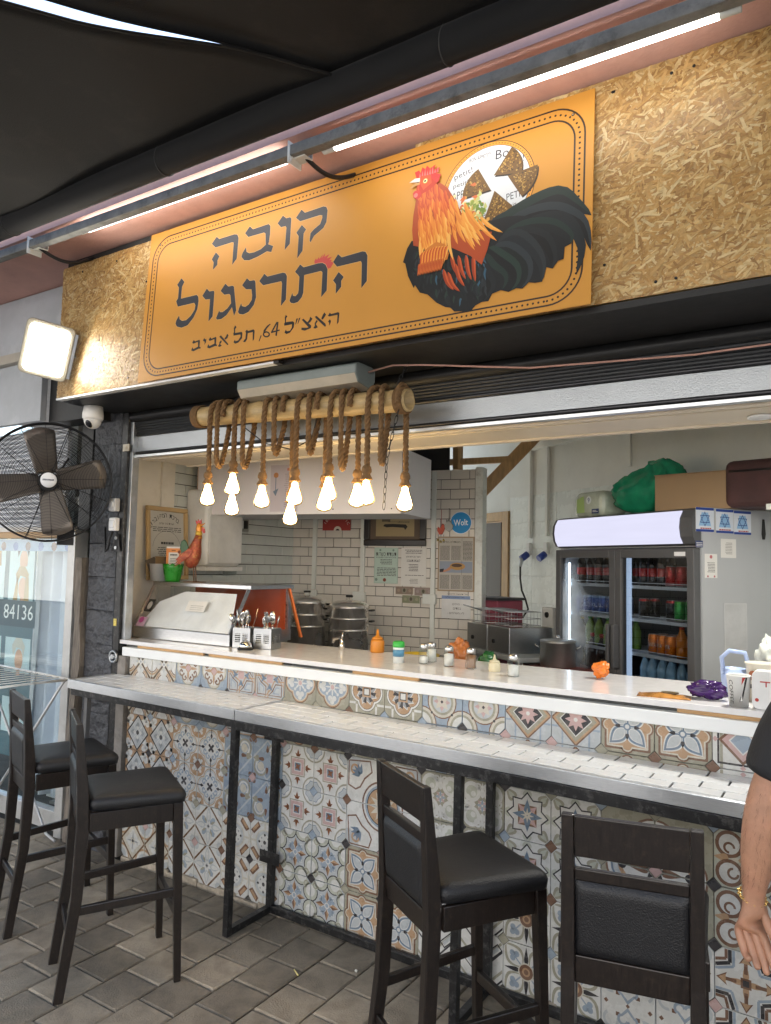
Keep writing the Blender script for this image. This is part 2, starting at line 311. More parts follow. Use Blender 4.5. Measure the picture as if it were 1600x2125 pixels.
SIGN_SMALL= [[(1.145,0.143),(1.154,0.155),(1.162,0.148),(1.196,0.15),(1.203,0.145),(1.202,0.107),(1.194,0.099),(1.194,0.139),(1.153,0.139)],[(1.156,0.127),(1.163,0.119),(1.161,0.109),(1.154,0.099),(1.155,0.112),(1.148,0.118)],[(1.078,0.151),(1.087,0.153),(1.135,0.112),(1.139,0.103),(1.135,0.098),(1.084,0.143)],[(1.126,0.161),(1.136,0.15),(1.125,0.136),(1.118,0.131),(1.112,0.138),(1.119,0.152)],[(1.089,0.136),(1.095,0.129),(1.086,0.118),(1.098,0.103),(1.085,0.099),(1.074,0.103),(1.081,0.112),(1.079,0.123)],[(1.01,0.149),(1.018,0.153),(1.063,0.115),(1.061,0.105),(1.03,0.099),(1.011,0.106),(1.011,0.115),(1.04,0.11),(1.048,0.111)],[(1.054,0.155),(1.067,0.144),(1.056,0.131),(1.046,0.128),(1.04,0.133),(1.05,0.143)],[(0.98,0.159),(0.989,0.159),(0.98,0.135),(0.976,0.135)],[(0.994,0.159),(1.002,0.16),(0.992,0.136),(0.988,0.136)],[(0.92,0.186),(0.93,0.178),(0.924,0.17),(0.924,0.153),(0.962,0.151),(0.971,0.143),(0.969,0.122),(0.95,0.103),(0.932,0.1),(0.92,0.108),(0.927,0.121),(0.932,0.112),(0.95,0.112),(0.959,0.125),(0.958,0.138),(0.917,0.139),(0.914,0.148),(0.919,0.154),(0.916,0.174)],[(0.871,0.164),(0.844,0.123),(0.852,0.119),(0.878,0.16)],[(0.846,0.117),(0.894,0.121),(0.891,0.127),(0.843,0.124)],[(0.874,0.163),(0.87,0.103),(0.879,0.1),(0.883,0.161)],[(0.839,0.113),(0.838,0.117),(0.836,0.12),(0.833,0.123),(0.829,0.126),(0.825,0.128),(0.82,0.13),(0.815,0.131),(0.81,0.13),(0.806,0.13),(0.802,0.128),(0.8,0.126),(0.798,0.123),(0.798,0.12),(0.806,0.118),(0.806,0.12),(0.807,0.122),(0.809,0.123),(0.811,0.124),(0.814,0.124),(0.816,0.124),(0.82,0.124),(0.823,0.123),(0.825,0.121),(0.828,0.12),(0.83,0.118),(0.831,0.116),(0.831,0.114)],[(0.798,0.12),(0.799,0.116),(0.801,0.113),(0.804,0.11),(0.808,0.107),(0.813,0.104),(0.818,0.103),(0.823,0.102),(0.827,0.102),(0.832,0.103),(0.835,0.105),(0.838,0.107),(0.839,0.11),(0.839,0.113),(0.831,0.114),(0.831,0.113),(0.83,0.111),(0.829,0.11),(0.826,0.109),(0.824,0.109),(0.821,0.109),(0.818,0.109),(0.815,0.11),(0.812,0.111),(0.81,0.113),(0.808,0.115),(0.807,0.116),(0.806,0.118)],[(0.84,0.159),(0.82,0.143),(0.806,0.124),(0.799,0.119),(0.801,0.138),(0.819,0.155),(0.835,0.161)],[(0.786,0.118),(0.792,0.115),(0.781,0.09),(0.777,0.093)],[(0.693,0.15),(0.702,0.156),(0.711,0.149),(0.742,0.151),(0.749,0.144),(0.749,0.106),(0.742,0.098),(0.738,0.139),(0.709,0.139),(0.708,0.112),(0.698,0.1),(0.685,0.103),(0.691,0.112),(0.697,0.116),(0.698,0.141)],[(0.628,0.188),(0.638,0.178),(0.631,0.17),(0.632,0.152),(0.672,0.151),(0.677,0.144),(0.677,0.121),(0.656,0.104),(0.638,0.102),(0.627,0.11),(0.633,0.121),(0.64,0.113),(0.655,0.115),(0.667,0.13),(0.665,0.14),(0.624,0.141),(0.621,0.153),(0.625,0.157),(0.622,0.175)],[(0.535,0.15),(0.545,0.155),(0.592,0.111),(0.597,0.105),(0.591,0.102)],[(0.583,0.156),(0.593,0.148),(0.587,0.135),(0.575,0.13),(0.568,0.136),(0.577,0.144)],[(0.549,0.132),(0.554,0.124),(0.545,0.114),(0.556,0.105),(0.544,0.101),(0.531,0.106),(0.539,0.115),(0.539,0.124)],[(0.469,0.146),(0.478,0.157),(0.486,0.148),(0.514,0.153),(0.518,0.146),(0.518,0.118),(0.526,0.114),(0.523,0.107),(0.515,0.11),(0.479,0.104),(0.465,0.109),(0.464,0.116),(0.471,0.125),(0.477,0.115),(0.508,0.122),(0.505,0.143),(0.476,0.139)],[(0.432,0.149),(0.439,0.159),(0.446,0.151),(0.454,0.152),(0.453,0.137),(0.444,0.125),(0.444,0.141),(0.438,0.143)],[(0.362,0.148),(0.371,0.16),(0.38,0.152),(0.409,0.155),(0.413,0.149),(0.413,0.12),(0.422,0.118),(0.419,0.11),(0.411,0.113),(0.376,0.105),(0.361,0.11),(0.361,0.117),(0.368,0.126),(0.373,0.116),(0.403,0.123),(0.4,0.146),(0.369,0.142)]]
SIGN_COMB= [(1.06,0.379),(1.055,0.394),(1.063,0.406),(1.068,0.397),(1.078,0.408),(1.082,0.398),(1.1,0.418),(1.092,0.399),(1.11,0.418),(1.108,0.402),(1.133,0.409),(1.12,0.393),(1.149,0.395),(1.133,0.383),(1.148,0.381),(1.142,0.374),(1.155,0.37),(1.155,0.362),(1.143,0.347),(1.129,0.346),(1.116,0.367),(1.099,0.378)]
ROOST_BODY= [(1.526,0.374),(1.508,0.348),(1.492,0.296),(1.503,0.288),(1.518,0.235),(1.546,0.182),(1.551,0.193),(1.574,0.159),(1.607,0.146),(1.647,0.107),(1.685,0.083),(1.706,0.077),(1.722,0.06),(1.788,0.049),(1.807,0.068),(1.831,0.076),(1.856,0.074),(1.869,0.099),(1.902,0.106),(1.931,0.094),(1.959,0.102),(1.982,0.096),(2.004,0.114),(2.027,0.108),(2.052,0.107),(2.066,0.155),(2.088,0.146),(2.105,0.169),(2.125,0.172),(2.128,0.213),(2.152,0.221),(2.079,0.328),(1.959,0.367),(1.912,0.375),(1.844,0.372),(1.795,0.351),(1.672,0.341)]
ROOST_NECK= [(1.554,0.576),(1.589,0.603),(1.628,0.587),(1.672,0.549),(1.707,0.49),(1.752,0.4),(1.795,0.351),(1.86,0.33),(1.845,0.267),(1.825,0.215),(1.779,0.258),(1.694,0.311),(1.635,0.344),(1.592,0.329),(1.536,0.352),(1.527,0.415),(1.529,0.475),(1.537,0.535)]
R_COMBR= [(1.535,0.628),(1.528,0.648),(1.547,0.651),(1.554,0.638),(1.561,0.66),(1.575,0.648),(1.581,0.661),(1.595,0.645),(1.619,0.655),(1.612,0.635),(1.639,0.638),(1.623,0.618),(1.645,0.607),(1.628,0.579),(1.605,0.603),(1.571,0.621)]
R_WATTLE= [(1.524,0.564),(1.532,0.572),(1.552,0.569),(1.561,0.554),(1.559,0.539),(1.543,0.533),(1.528,0.545)]
R_WING= [(1.635,0.344),(1.673,0.326),(1.691,0.287),(1.686,0.264),(1.649,0.262),(1.58,0.262),(1.566,0.305),(1.598,0.328)]
R_TAILS= [[(1.854,0.365),(1.921,0.377),(1.972,0.401),(2.013,0.43)],[(1.874,0.351),(1.945,0.371),(2.037,0.398),(2.104,0.404),(2.157,0.362),(2.216,0.303)],[(1.899,0.335),(1.992,0.359),(2.083,0.354),(2.149,0.319),(2.193,0.273),(2.216,0.18)],[(1.914,0.313),(2.007,0.328),(2.097,0.324),(2.15,0.284),(2.186,0.196),(2.169,0.107)],[(1.904,0.306),(1.993,0.322),(2.084,0.3),(2.142,0.25),(2.143,0.223)],[(1.895,0.294),(1.971,0.299),(2.054,0.261),(2.087,0.191),(2.084,0.147)],[(1.886,0.282),(1.948,0.296),(2.009,0.244),(2.048,0.177),(2.052,0.109)],[(1.867,0.267),(1.925,0.254),(1.988,0.194),(1.999,0.138),(1.977,0.099)],[(1.848,0.272),(1.888,0.235),(1.947,0.18),(1.958,0.132),(1.936,0.095)],[(1.829,0.252),(1.86,0.198),(1.91,0.151),(1.907,0.108)],[(1.82,0.23),(1.842,0.169),(1.863,0.128),(1.836,0.077)],[(1.801,0.216),(1.813,0.161),(1.824,0.121),(1.796,0.094)]]
# ============================================================ SETTING
WOODC = (.42, .29, .16)
m_asph = pm('asphalt', (.06, .06, .06), .9, var=.25, vs_=8, bump=.4, bs=90)
m_sand = pm('joint_sand', (.05, .045, .038), .95, var=.3, vs_=20, bump=.5, bs=200)
g = MB().grid(lambda u, v: (-150+300*u, -150+300*v, -.06), 8, 8); o = obj('ground', g, m_asph, kind='structure')
pv = MB().box((-9, -4.3, -.055), (5, 2.4, -.016)); pavement = obj('pavement', pv, m_sand, kind='structure')
rd = MB().box((-60, -11.2, -.058), (60, -4.42, -.05)); obj('road', rd, pm('road_asphalt', (.055, .055, .057), .85, var=.3, vs_=3, bump=.3, bs=120), kind='structure')
kb = MB(); kb.box((-30, -4.42, -.07), (30, -4.3, .0)); obj('kerb', kb, pm('kerb_concrete', (.3, .29, .27), .8, var=.2), kind='structure', bevel=.01)
# concrete pavers, half bond, joints running towards the shop front
def paver_mat():
    m = pm('paver_concrete', (.30, .25, .185), .88, var=.35, vs_=9, bump=.9, bs=150, dirt=.7, dcol=(.09, .083, .072), ds=5)
    n = m.node_tree.nodes; L = m.node_tree.links; b = n['Principled BSDF']
    src = b.inputs['Base Color'].links[0].from_socket
    oi = n.new('ShaderNodeObjectInfo'); mr = n.new('ShaderNodeMapRange'); mr.inputs[3].default_value = .72; mr.inputs[4].default_value = 1.25; L.new(oi.outputs['Random'], mr.inputs[0])
    sc = n.new('ShaderNodeVectorMath'); sc.operation = 'SCALE'; L.new(src, sc.inputs[0]); L.new(mr.outputs[0], sc.inputs['Scale']); L.new(sc.outputs[0], b.inputs['Base Color'])
    # large stains lie across many pavers
    geo = n.new('ShaderNodeNewGeometry'); for_ = n.new('ShaderNodeTexNoise'); for_.inputs['Scale'].default_value = 2.2; for_.inputs['Detail'].default_value = 4; L.new(geo.outputs['Position'], for_.inputs['Vector'])
    m2 = n.new('ShaderNodeMapRange'); m2.inputs[1].default_value = .35; m2.inputs[2].default_value = .65; m2.inputs[3].default_value = .7; m2.inputs[4].default_value = 1.2; L.new(for_.outputs[0], m2.inputs[0])
    s2 = n.new('ShaderNodeVectorMath'); s2.operation = 'SCALE'; L.new(sc.outputs[0], s2.inputs[0]); L.new(m2.outputs[0], s2.inputs['Scale']); L.new(s2.outputs[0], b.inputs['Base Color'])
    return m
m_pav = paver_mat(); PW = .195
def paver_mesh(seed):
    r = random.Random(seed); mb = MB(); h = PW/2-.0035; c = .006
    jit = lambda: r.uniform(-.0015, .0015)
    lo = [(-h+jit(), -h+jit()), (h+jit(), -h+jit()), (h+jit(), h+jit()), (-h+jit(), h+jit())]
    hi = [(x*(1-c/h), y*(1-c/h)) for x, y in lo]
    t = [r.uniform(-.002, .0015) for _ in range(4)]
    v = [(x, y, -.05) for x, y in lo]+[(x, y, -.005+t[i]) for i, (x, y) in enumerate(lo)]+[(x, y, t[i]) for i, (x, y) in enumerate(hi)]
    mb.add(v, [(0, 1, 5, 4), (1, 2, 6, 5), (2, 3, 7, 6), (3, 0, 4, 7), (4, 5, 9, 8), (5, 6, 10, 9), (6, 7, 11, 10), (7, 4, 8, 11), (8, 9, 10, 11)])
    return mb
pmesh = [paver_mesh(i).mesh('paver') for i in range(8)]
for me in pmesh: me.materials.append(m_pav)
far = MB(); npv = 0
for i in range(-46, 25):
    x = -1.8+PW*i
    if x < -8.9 or x > 4.9: continue
    for j in range(0, 22):
        y = -.13-PW*j-(PW/2 if i % 2 else 0)
        if y < -4.2: continue
        if -5.0 < x < .25 and y > -2.1 and npv < 298:
            me = pmesh[rnd.randrange(8)]; p = bpy.data.objects.new('paver', me); COL.objects.link(p); p.parent = pavement; p.location = (x, y, rnd.uniform(-.002, .001)); p.rotation_euler = (0, 0, PI/2*rnd.randrange(4)); npv += 1
        else:
            q = paver_mesh(i*50+j); far.add([(a+x, b+y, c) for a, b, c in q.v], q.f)
for i in range(-46, 25):      # cut pieces along the wall
    x = -1.8+PW*i
    if -8.9 < x < 4.9 and i % 2: far.box((x-PW/2+.004, -.125, -.05), (x+PW/2-.004, -.036, -.003))
obj('paver_field', far, m_pav, pavement, kind='stuff')
# litter: straw and a pebble
tag(obj('straw_scrap', MB().tube([(-1.93, -.34, .004), (-1.89, -.365, .004)], .003, 6), pm('straw_yellow', (.75, .62, .25), .5)), 'short scrap of yellow straw lying on the grey pavers', 'litter')
tag(obj('pebble', MB().ball((-1.72, -.21, .006), .007, 8, 5, sc=(1, .8, .8)), pm('pebble_white', (.7, .68, .62), .7)), 'tiny white pebble on the grey pavers by the counter base', 'pebble')

# ------------------------------------------------------------ shop building
shop = emp('shop_building', 'food stall building with pink concrete canopy slab and open serving hatch', 'building', (0, 0, 0))
m_pink = pm('pink_plaster', (.62, .36, .30), .85, var=.1, vs_=5, bump=.35, bs=70, dirt=.25, dcol=(.25, .14, .12), ds=2)
m_black = pm('black_paint', (.006, .006, .0065), .5, var=.3, vs_=10, bump=.1, bs=40)
m_wht = pm('white_wall_paint', (.74, .76, .72), .6, var=.06, vs_=3, dirt=.2, dcol=(.45, .42, .36), ds=1.6)
m_whtw = pm('white_woodwork', (.74, .7, .62), .45, var=.08, dirt=.35, dcol=(.35, .3, .24), ds=6)
m_steel = pm('brushed_steel', (.55, .56, .57), .3, 1., var=.12, vs_=30, stretch=(1, 1, 12))
m_galv = pm('galvanised_steel', (.42, .44, .46), .38, .9, var=.2, vs_=14, dirt=.4, dcol=(.12, .12, .12), ds=9)
m_blacksteel = pm('black_steel', (.018, .018, .019), .38, .3, var=.4, vs_=25, dirt=.45, dcol=(.23, .22, .21), ds=38)
def part(name, lo, hi, m, par=shop, bevel=0.): return obj(name, MB().box(lo, hi), m, par, bevel)
part('canopy_slab', (-9, -.66, 3.255), (6, .3, 3.42), m_pink)
part('upper_wall', (-3.66, -.355, 2.486), (6, .28, 3.253), pm('dark_lintel', (.03, .03, .03), .6))
part('roof_slab', (-9, .302, 3.3), (6, 3.45, 3.45), pm('roof_concrete', (.4, .38, .36), .8))
part('side_wall', (3.2, .02, -.05), (3.4, 3.6, 3.298), m_wht)
part('side_wall', (-4.75, .4, -.05), (-4.6, 5.99, 3.298), m_wht)
part('interior_floor', (-4.59, .32, -.04), (3.19, 5.99, .0), pm('floor_tile_grey', (.3, .29, .27), .5))
part('front_wall', (1.2, -.02, -.05), (3.4, .28, 2.484), m_black)
# black timber soffit under the fascia and the shutter housing
part('soffit', (-3.62, -.375, 2.462), (1.19, -.02, 2.4845), m_black)
sh = MB()
for i in range(15):
    a = PI*i/14; 
pts = [(-.018, 2.46), (-.03, 2.44), (-.03, 2.425), (-.012, 2.405), (.05, 2.4)]
sh.add([(x, y, z) for x in (-3.5, 1.19) for y, z in pts], [(i, i+1, len(pts)+i+1, len(pts)+i) for i in range(len(pts)-1)], smooth=True)
obj('rounded_trim', sh, m_black, shop)
# rolled shutter: narrow ribs in the slot, then rail and last slat
rb = MB()
for k in range(5): rb.tube([(-3.49, .0+.004*k, 2.398-.0135*k), (1.19, .0+.004*k, 2.398-.0135*k)], .0075, 8)
obj('shutter_roll', rb, pm('shutter_dark', (.045, .047, .05), .5, .4, var=.4, vs_=60, stretch=(40, 1, 1)), shop)
m_slat = pm('shutter_slat_steel', (.34, .36, .38), .35, .75, var=.1, vs_=4, bump=.25, bs=160)
part('shutter_slat', (-3.49, .018, 2.232), (1.19, .026, 2.325), m_slat, bevel=.003)
rl = MB(); rl.tube([(-3.49, .012, 2.332), (1.19, .012, 2.332)], .008, 10); rl.tube([(-3.49, .012, 2.228), (1.19, .012, 2.228)], .009, 10)
obj('shutter_rail', rl, pm('shutter_rail_dark', (.06, .06, .065), .3, .7), shop)
part('shutter_bottom_bar', (-3.49, .0, 2.2), (1.19, .03, 2.216), pm('aluminium', (.62, .64, .66), .3, .9, var=.1), bevel=.002)
# timber soffit board inside the hatch, with mouldings and a lit downlight
sb = MB(); sb.box((-3.5, .05, 2.206), (1.19, .42, 2.222))
for y, z in ((.06, 2.2), (.12, 2.202), (.40, 2.202)): sb.box((-3.49, y, z-.004), (1.18, y+.03, 2.207))
obj('soffit_board', sb, pm('cream_woodwork', (.68, .6, .48), .45, var=.06, vs_=4), shop, bevel=.002)
part('header_panel', (-3.5, .045, 2.223), (1.19, .3, 2.484), pm('header_dark', (.05, .05, .05), .7))
dl = emp('recessed_downlight', 'small round lit downlight set in the cream soffit board above the fridge', 'downlight', (-.30, .30, 2.2))
obj('rim', MB().lathe([(.03, .004), (.045, .004), (.045, -.004), (.03, -.003)], 20), pm('downlight_rim', (.8, .8, .8), .3), dl)
obj('lens', MB().lathe([(.0001, -.002), (.03, -.002)], 20), emat('downlight_lens', (1, .96, .88), 8), dl)
def spot(name, par, loc, e, r, col=(1, .97, .9)):
    l = bpy.data.lights.new(name, 'AREA'); l.shape = 'DISK'; l.size = r; l.energy = e; l.color = col
    q = bpy.data.objects.new(name, l); COL.objects.link(q); q.parent = par; q.location = loc; return q
spot('lamp_light', dl, (0, 0, -.012), 4.5, .06)
# jamb: steel channel, wood reveal
part('jamb_channel', (-3.556, -.03, .0), (-3.505, .03, 2.46), m_blacksteel, bevel=.003)
part('jamb_channel', (-3.504, -.012, 1.17), (-3.478, .035, 2.46), m_galv, bevel=.002)
part('jamb_post', (-3.504, -.03, .0), (-3.437, .03, 1.083), pm('dirty_grey_paint', (.22, .2, .18), .6, var=.3, dirt=.6, dcol=(.06, .05, .04), ds=8), bevel=.003)
obj('jamb_reveal', MB().prism([(-3.556, .032), (-3.506, .032), (-3.79, .262), (-3.86, .262)], .9, 2.2), pm('worn_beige_paint', (.5, .44, .36), .6, var=.12, dirt=.5, dcol=(.22, .16, .1), ds=5), shop)
ey = MB(); ey.tube([(-3.53+.03*math.cos(a), -.04, 1.075+.03*math.sin(a)) for a in [2*PI*k/16 for k in range(16)]], .007, 8, closed=True); ey.cyl((-3.53, -.05, 1.075), (-3.53, -.0, 1.075), .014)
obj('lock_eye', ey, m_galv, shop)
br = MB(); br.box((-3.53, -.04, 2.235), (-3.48, -.031, 2.275)); br.cyl((-3.505, -.046, 2.255), (-3.505, -.03, 2.255), .009)
obj('rail_bracket', br, pm('bracket_brass', (.45, .4, .32), .4, .6), shop)

# ---- interior walls
E1 = Vector((.982, .191, 0)); E2 = Vector((-.191, .982, 0)); CN = Vector((-3.94, 1.98, 0))
ANG = math.atan2(E1.y, E1.x)
m_grout = pm('dark_grout', (.035, .03, .027), .9, var=.2)
m_sub = pm('white_subway_glaze', (.70, .66, .60), .18, var=.05, vs_=3, spec=.5, dirt=.12, dcol=(.4, .33, .25), ds=5)
m_subc = pm('white_subway_glaze_cool', (.62, .65, .62), .18, var=.05, vs_=3, spec=.5)
def tilemesh(wd, h, m, gap=.002, th=.006, name='tile'):
    a = wd/2-gap; b = h/2-gap; c = .0015; mb = MB()
    v = [(-a, 0, -b), (a, 0, -b), (a, 0, b), (-a, 0, b), (-a, -th+c, -b), (a, -th+c, -b), (a, -th+c, b), (-a, -th+c, b), (-a+c, -th, -b+c), (a-c, -th, -b+c), (a-c, -th, b-c), (-a+c, -th, b-c)]
    mb.add(v, [(0, 1, 5, 4), (1, 2, 6, 5), (2, 3, 7, 6), (3, 0, 4, 7), (4, 5, 9, 8), (5, 6, 10, 9), (6, 7, 11, 10), (7, 4, 8, 11), (8, 9, 10, 11)])
    me = mb.mesh(name); me.materials.append(m); return me
def put(me, par, loc, name=None):
    q = bpy.data.objects.new(name or me.name, me); COL.objects.link(q); q.parent = par; q.location = loc; return q
bwall = obj('back_wall', MB().box((-.1, .0, .0), (1.545, .1, 2.345)), m_grout, shop, loc=CN, rot=(0, 0, ANG))
wset = {w_: tilemesh(w_, .075, m_sub) for w_ in (.15, .075, .045, .12)}
for r_ in range(19):
    z = .9595+.0755*r_; x = 0.
    for w_ in ([.075]+[.15]*9+[.12] if r_ % 2 else [.15]*10+[.045]):
        put(wset[w_], bwall, (x+w_/2, 0, z)); x += w_
part_ = MB().box((1.546, -.012, .0), (1.605, .112, 2.37)); obj('wall_edge_post', part_, pm('chipped_white_paint', (.72, .74, .7), .5, var=.08, dirt=.5, dcol=(.25, .2, .14), ds=14), bwall, bevel=.004)
for x, z0, z1 in ((.213, 1.41, 2.3), (.64, 1.40, 2.3), (1.225, 1.0, 2.345)):
    obj('conduit', MB().box((x-.017, -.03, z0), (x+.017, -.0065, z1)), m_wht, bwall, bevel=.002)
    obj('socket_box', MB().box((x-.075, -.04, 1.33), (x+.03, -.0068, 1.405)), m_wht, bwall, bevel=.004)
LW0 = Vector((-3.80, .24, 0)); LA = math.atan2(.997, -.080)
lwall = obj('left_wall', MB().box((.0, .0, .0), (1.744, .1, 2.6)), m_grout, shop, loc=LW0, rot=(0, 0, LA))
edge_t = (tilemesh(.049, .075, m_subc), tilemesh(.124, .075, m_subc)); fl2 = tilemesh(.15, .075, m_subc); hf2 = tilemesh(.075, .075, m_subc)
for r_ in range(21):
    z = .9595+.0755*r_; x = 1.744-.15
    if r_ % 2: put(hf2, lwall, (1.744-.0375, 0, z)); x = 1.744-.075-.15
    while x > .36:
        put(fl2, lwall, (x+.075, 0, z)); x -= .15
    put(edge_t[r_ % 2], lwall, (.345+(.124 if r_ % 2 else .049)/2, 0, z))
obj('white_post', MB().box((.232, -.03, .9), (.345, -.0005, 2.58)), m_whtw, lwall, bevel=.004)
obj('plain_panel', MB().box((.0, -.012, .0), (.231, -.0005, 2.58)), m_whtw, lwall)
# oblique white wall behind the drinks fridge
OB = Vector((-.371, 1.83, 0)); OD = Vector((-.8266, .5628, 0)); OA = math.atan2(-OD.y, -OD.x)   # local x runs to the right
ow = MB(); ow.box((-2.70, 0, 0), (2.3, .12, 3.29)); ow.box((-3.6, 0, 2.12), (-2.701, .12, 3.29)); ow.box((-4.2, 0, 0), (-3.601, .12, 3.29))
owall = obj('oblique_wall', ow, m_wht, shop, loc=OB, rot=(0, 0, OA))
big = tilemesh(.34, .226, pm('large_white_tile', (.72, .77, .74), .25, var=.03), gap=.0012, th=.004)
for i in range(9):
    for j in range(6):
        x = -2.52+.34*i
        put(big, owall, (x, 0, .99+.226*j))
fr = MB()
for a, b in (((-2.80, -.02, 0), (-2.70, .13, 2.12)), ((-3.62, -.02, 2.04), (-2.801, .13, 2.12))): fr.box(a, b)
obj('door_frame', fr, pm('pine_timber', (.5, .33, .16), .5, var=.18, vs_=10, stretch=(6, 6, 1)), owall, bevel=.004)
obj('door_leaf', MB().box((-3.6, .02, 0), (-2.88, .06, 2.03)), pm('dark_brown_door', (.03, .022, .018), .4), owall)
for x, z0 in ((-2.36, 1.87), (-2.118, 1.88)): obj('conduit', MB().box((x-.016, -.03, z0), (x+.016, -.0045, 2.62)), m_wht, owall, bevel=.003)
obj('conduit', MB().box((-1.17, -.02, 2.34), (-1.145, -.001, 2.63)), m_wht, owall, bevel=.003)
obj('cable_trunking', MB().box((-2.42, -.05, 2.61), (-1.31, -.001, 2.70)), m_wht, owall, bevel=.003)
obj('cable_trunking', MB().box((-1.309, -.025, 2.64), (-1.14, -.001, 2.665)), m_wht, owall, bevel=.003)
# sloping white ceiling and pine roof timbers behind the partition
cl = MB(); cl.add([(-4.55, .43, 2.92), (3.15, .43, 2.92), (3.15, 3.45, 3.113), (-4.55, 3.45, 3.113)], [(0, 1, 2, 3)]); obj('sloping_ceiling', cl, m_wht, shop)
m_pine = pm('pine_rafter', (.46, .28, .12), .5, var=.25, vs_=9, stretch=(5, 5, 1), bump=.1)
rf = lambda a, b, w_, h_: obj('rafter', MB().beam(a, b, w_, h_), m_pine, shop, bevel=.004)
rf((-2.60, 2.70, 2.20), (-1.90, 3.08, 3.06), .09, .1); rf((-2.73, 2.575, 2.40), (-2.73, 2.575, 3.05), .05, .09); rf((-2.95, 2.45, 2.45), (-2.32, 2.83, 2.50), .05, .05); rf((-3.2, 2.34, 2.66), (-2.2, 2.95, 2.73), .05, .08)
obj('sky_cover', MB().box((-.55, .115, 2.3), (1.30, .135, 3.06)), pm('sky_cover_dark', (.03, .03, .032), .7), bwall)  # dark sheet added to hide the bright sky above the partition
# wall light / air unit high on the white wall
ac = emp('air_conditioner', 'white air conditioner end showing high on the white wall above the fridge', 'air conditioner', OB+OD*.75+Vector((0, 0, 2.57)), OA)
obj('casing', MB().prism([(0, .0), (-.2, .0), (-.22, .06), (-.2, .2), (0, .25)], -.42, .42, Matrix(((0, 0, 1, 0), (1, 0, 0, -.004), (0, 1, 0, 0), (0, 0, 0, 1)))), pm('ac_plastic', (.7, .7, .66), .4), ac, bevel=.01)
obj('outlet_grille', MB().box((-.4, -.19, -.006), (.4, -.05, -.001)), pm('ac_grille_dark', (.06, .06, .055), .5), ac)

# ------------------------------------------------------------ block pillar on the left
m_blk = pm('black_painted_block', (.045, .047, .055), .5, var=.4, vs_=30, bump=1., bs=38, spec=.6)
m_blk.node_tree.nodes['Bump'].inputs['Distance'].default_value = .02
pil = emp('block_pillar', 'rough concrete block pillar painted black beside the serving hatch', 'pillar', (-3.68, .06, 0))
for k in range(13):
    z = -.02+.192*k
    rr_ = random.Random(k+5); mb = MB(); dd = rr_.uniform(-.002, .002)
    mb.grid(lambda u, v: (-.122+.244*u, -.09+dd-.012*mnoise.fractal(Vector((u*2.4+k, v*1.9, 3.1*k)), .8, 2, 4)*(1 if .02 < u < .98 and .04 < v < .96 else 0), z+.002+.188*v), 24, 18)
    mb.box((-.122, -.07, z+.002), (.122, -.012, z+.19)); obj('block', mb, m_blk, pil)
# ------------------------------------------------------------ neighbouring shop on the left
nb = emp('neighbour_shopfront', 'neighbouring shop window with pale metal frame, curtain and grey panels above', 'shopfront', (-4.0, 0, 0))
nb_al = pm('worn_aluminium', (.5, .5, .49), .45, .5, var=.15, dirt=.4, dcol=(.2, .19, .18), ds=9)
m_npan = pm('grey_panel', (.42, .44, .47), .55, var=.15, vs_=2.5, dirt=.45, dcol=(.7, .72, .74), ds=4)
P_ = lambda n, lo, hi, m, b=.003: obj(n, MB().box(tuple(lo[i]-(-4.0 if i == 0 else 0) for i in range(3)), tuple(hi[i]-(-4.0 if i == 0 else 0) for i in range(3))), m, nb, b)
P_('frame_post', (-3.985, -.05, 0), (-3.915, .04, 1.78), nb_al)
P_('bottom_rail', (-6.6, -.03, .02), (-3.986, .03, .13), nb_al)
P_('top_rail', (-6.6, -.04, 1.74), (-3.986, .03, 1.78), pm('timber_trim', (.42, .27, .13), .5, var=.2))
P_('fascia_board', (-6.6, -.05, 1.7805), (-3.93, .03, 1.81), pm('offwhite_board', (.6, .58, .54), .5))
ws = MB(); r_ = random.Random(3)
pr = [(-.03, 0), (.03, 0)]
for k in range(14):
    z = k*.125; w0 = .03+.008*math.sin(k*1.7); ox = .012*math.sin(k*.9)
    pr_ = (ox-w0, ox+w0)
    ws.add([(.145+pr_[0]+.004, -.06, z), (.145+pr_[1]+.004, -.06, z), (.145+pr_[1], .05, z), (.145+pr_[0], .05, z)], [])
ws.f = []; ws.c = []; ws.sm = []
for k in range(13):
    for a, b in ((0, 1), (1, 2), (2, 3), (3, 0)): ws.f.append((4*k+a, 4*k+b, 4*k+4+b, 4*k+4+a)); ws.c.append((.8, .8, .8)); ws.sm.append(False)
obj('weathered_post', ws, pm('weathered_timber', (.17, .145, .12), .85, var=.4, vs_=10, bump=.9, bs=30, stretch=(8, 8, 1), dirt=.6, dcol=(.06, .05, .04), ds=8), nb)
P_('window_pane', (-6.58, -.004, .135), (-3.988, .002, 1.738), glass('shop_glass', (.93, .97, .97), .05, 0, 1.0), 0)
cu_ = MB(); cu_.grid(lambda u, v: (-.50+.48*u-.05*(1-v)*(1-u), .12+.028*math.sin(u*30+.6*v)+.012*math.sin(u*47), .14+1.6*v), 60, 10)
cb = obj('curtain', cu_, pm('white_sheer_curtain', (.66, .7, .8), .8, var=.06), nb); cb.modifiers.new('thick', 'SOLIDIFY').thickness = .003
P_('room_back', (-6.6, 1.4, 0), (-3.9, 1.45, 2.4), pm('salon_wall', (.45, .5, .52), .7))
P_('room_ceiling', (-6.6, .05, 1.95), (-3.9, 1.39, 2.0), m_wht)
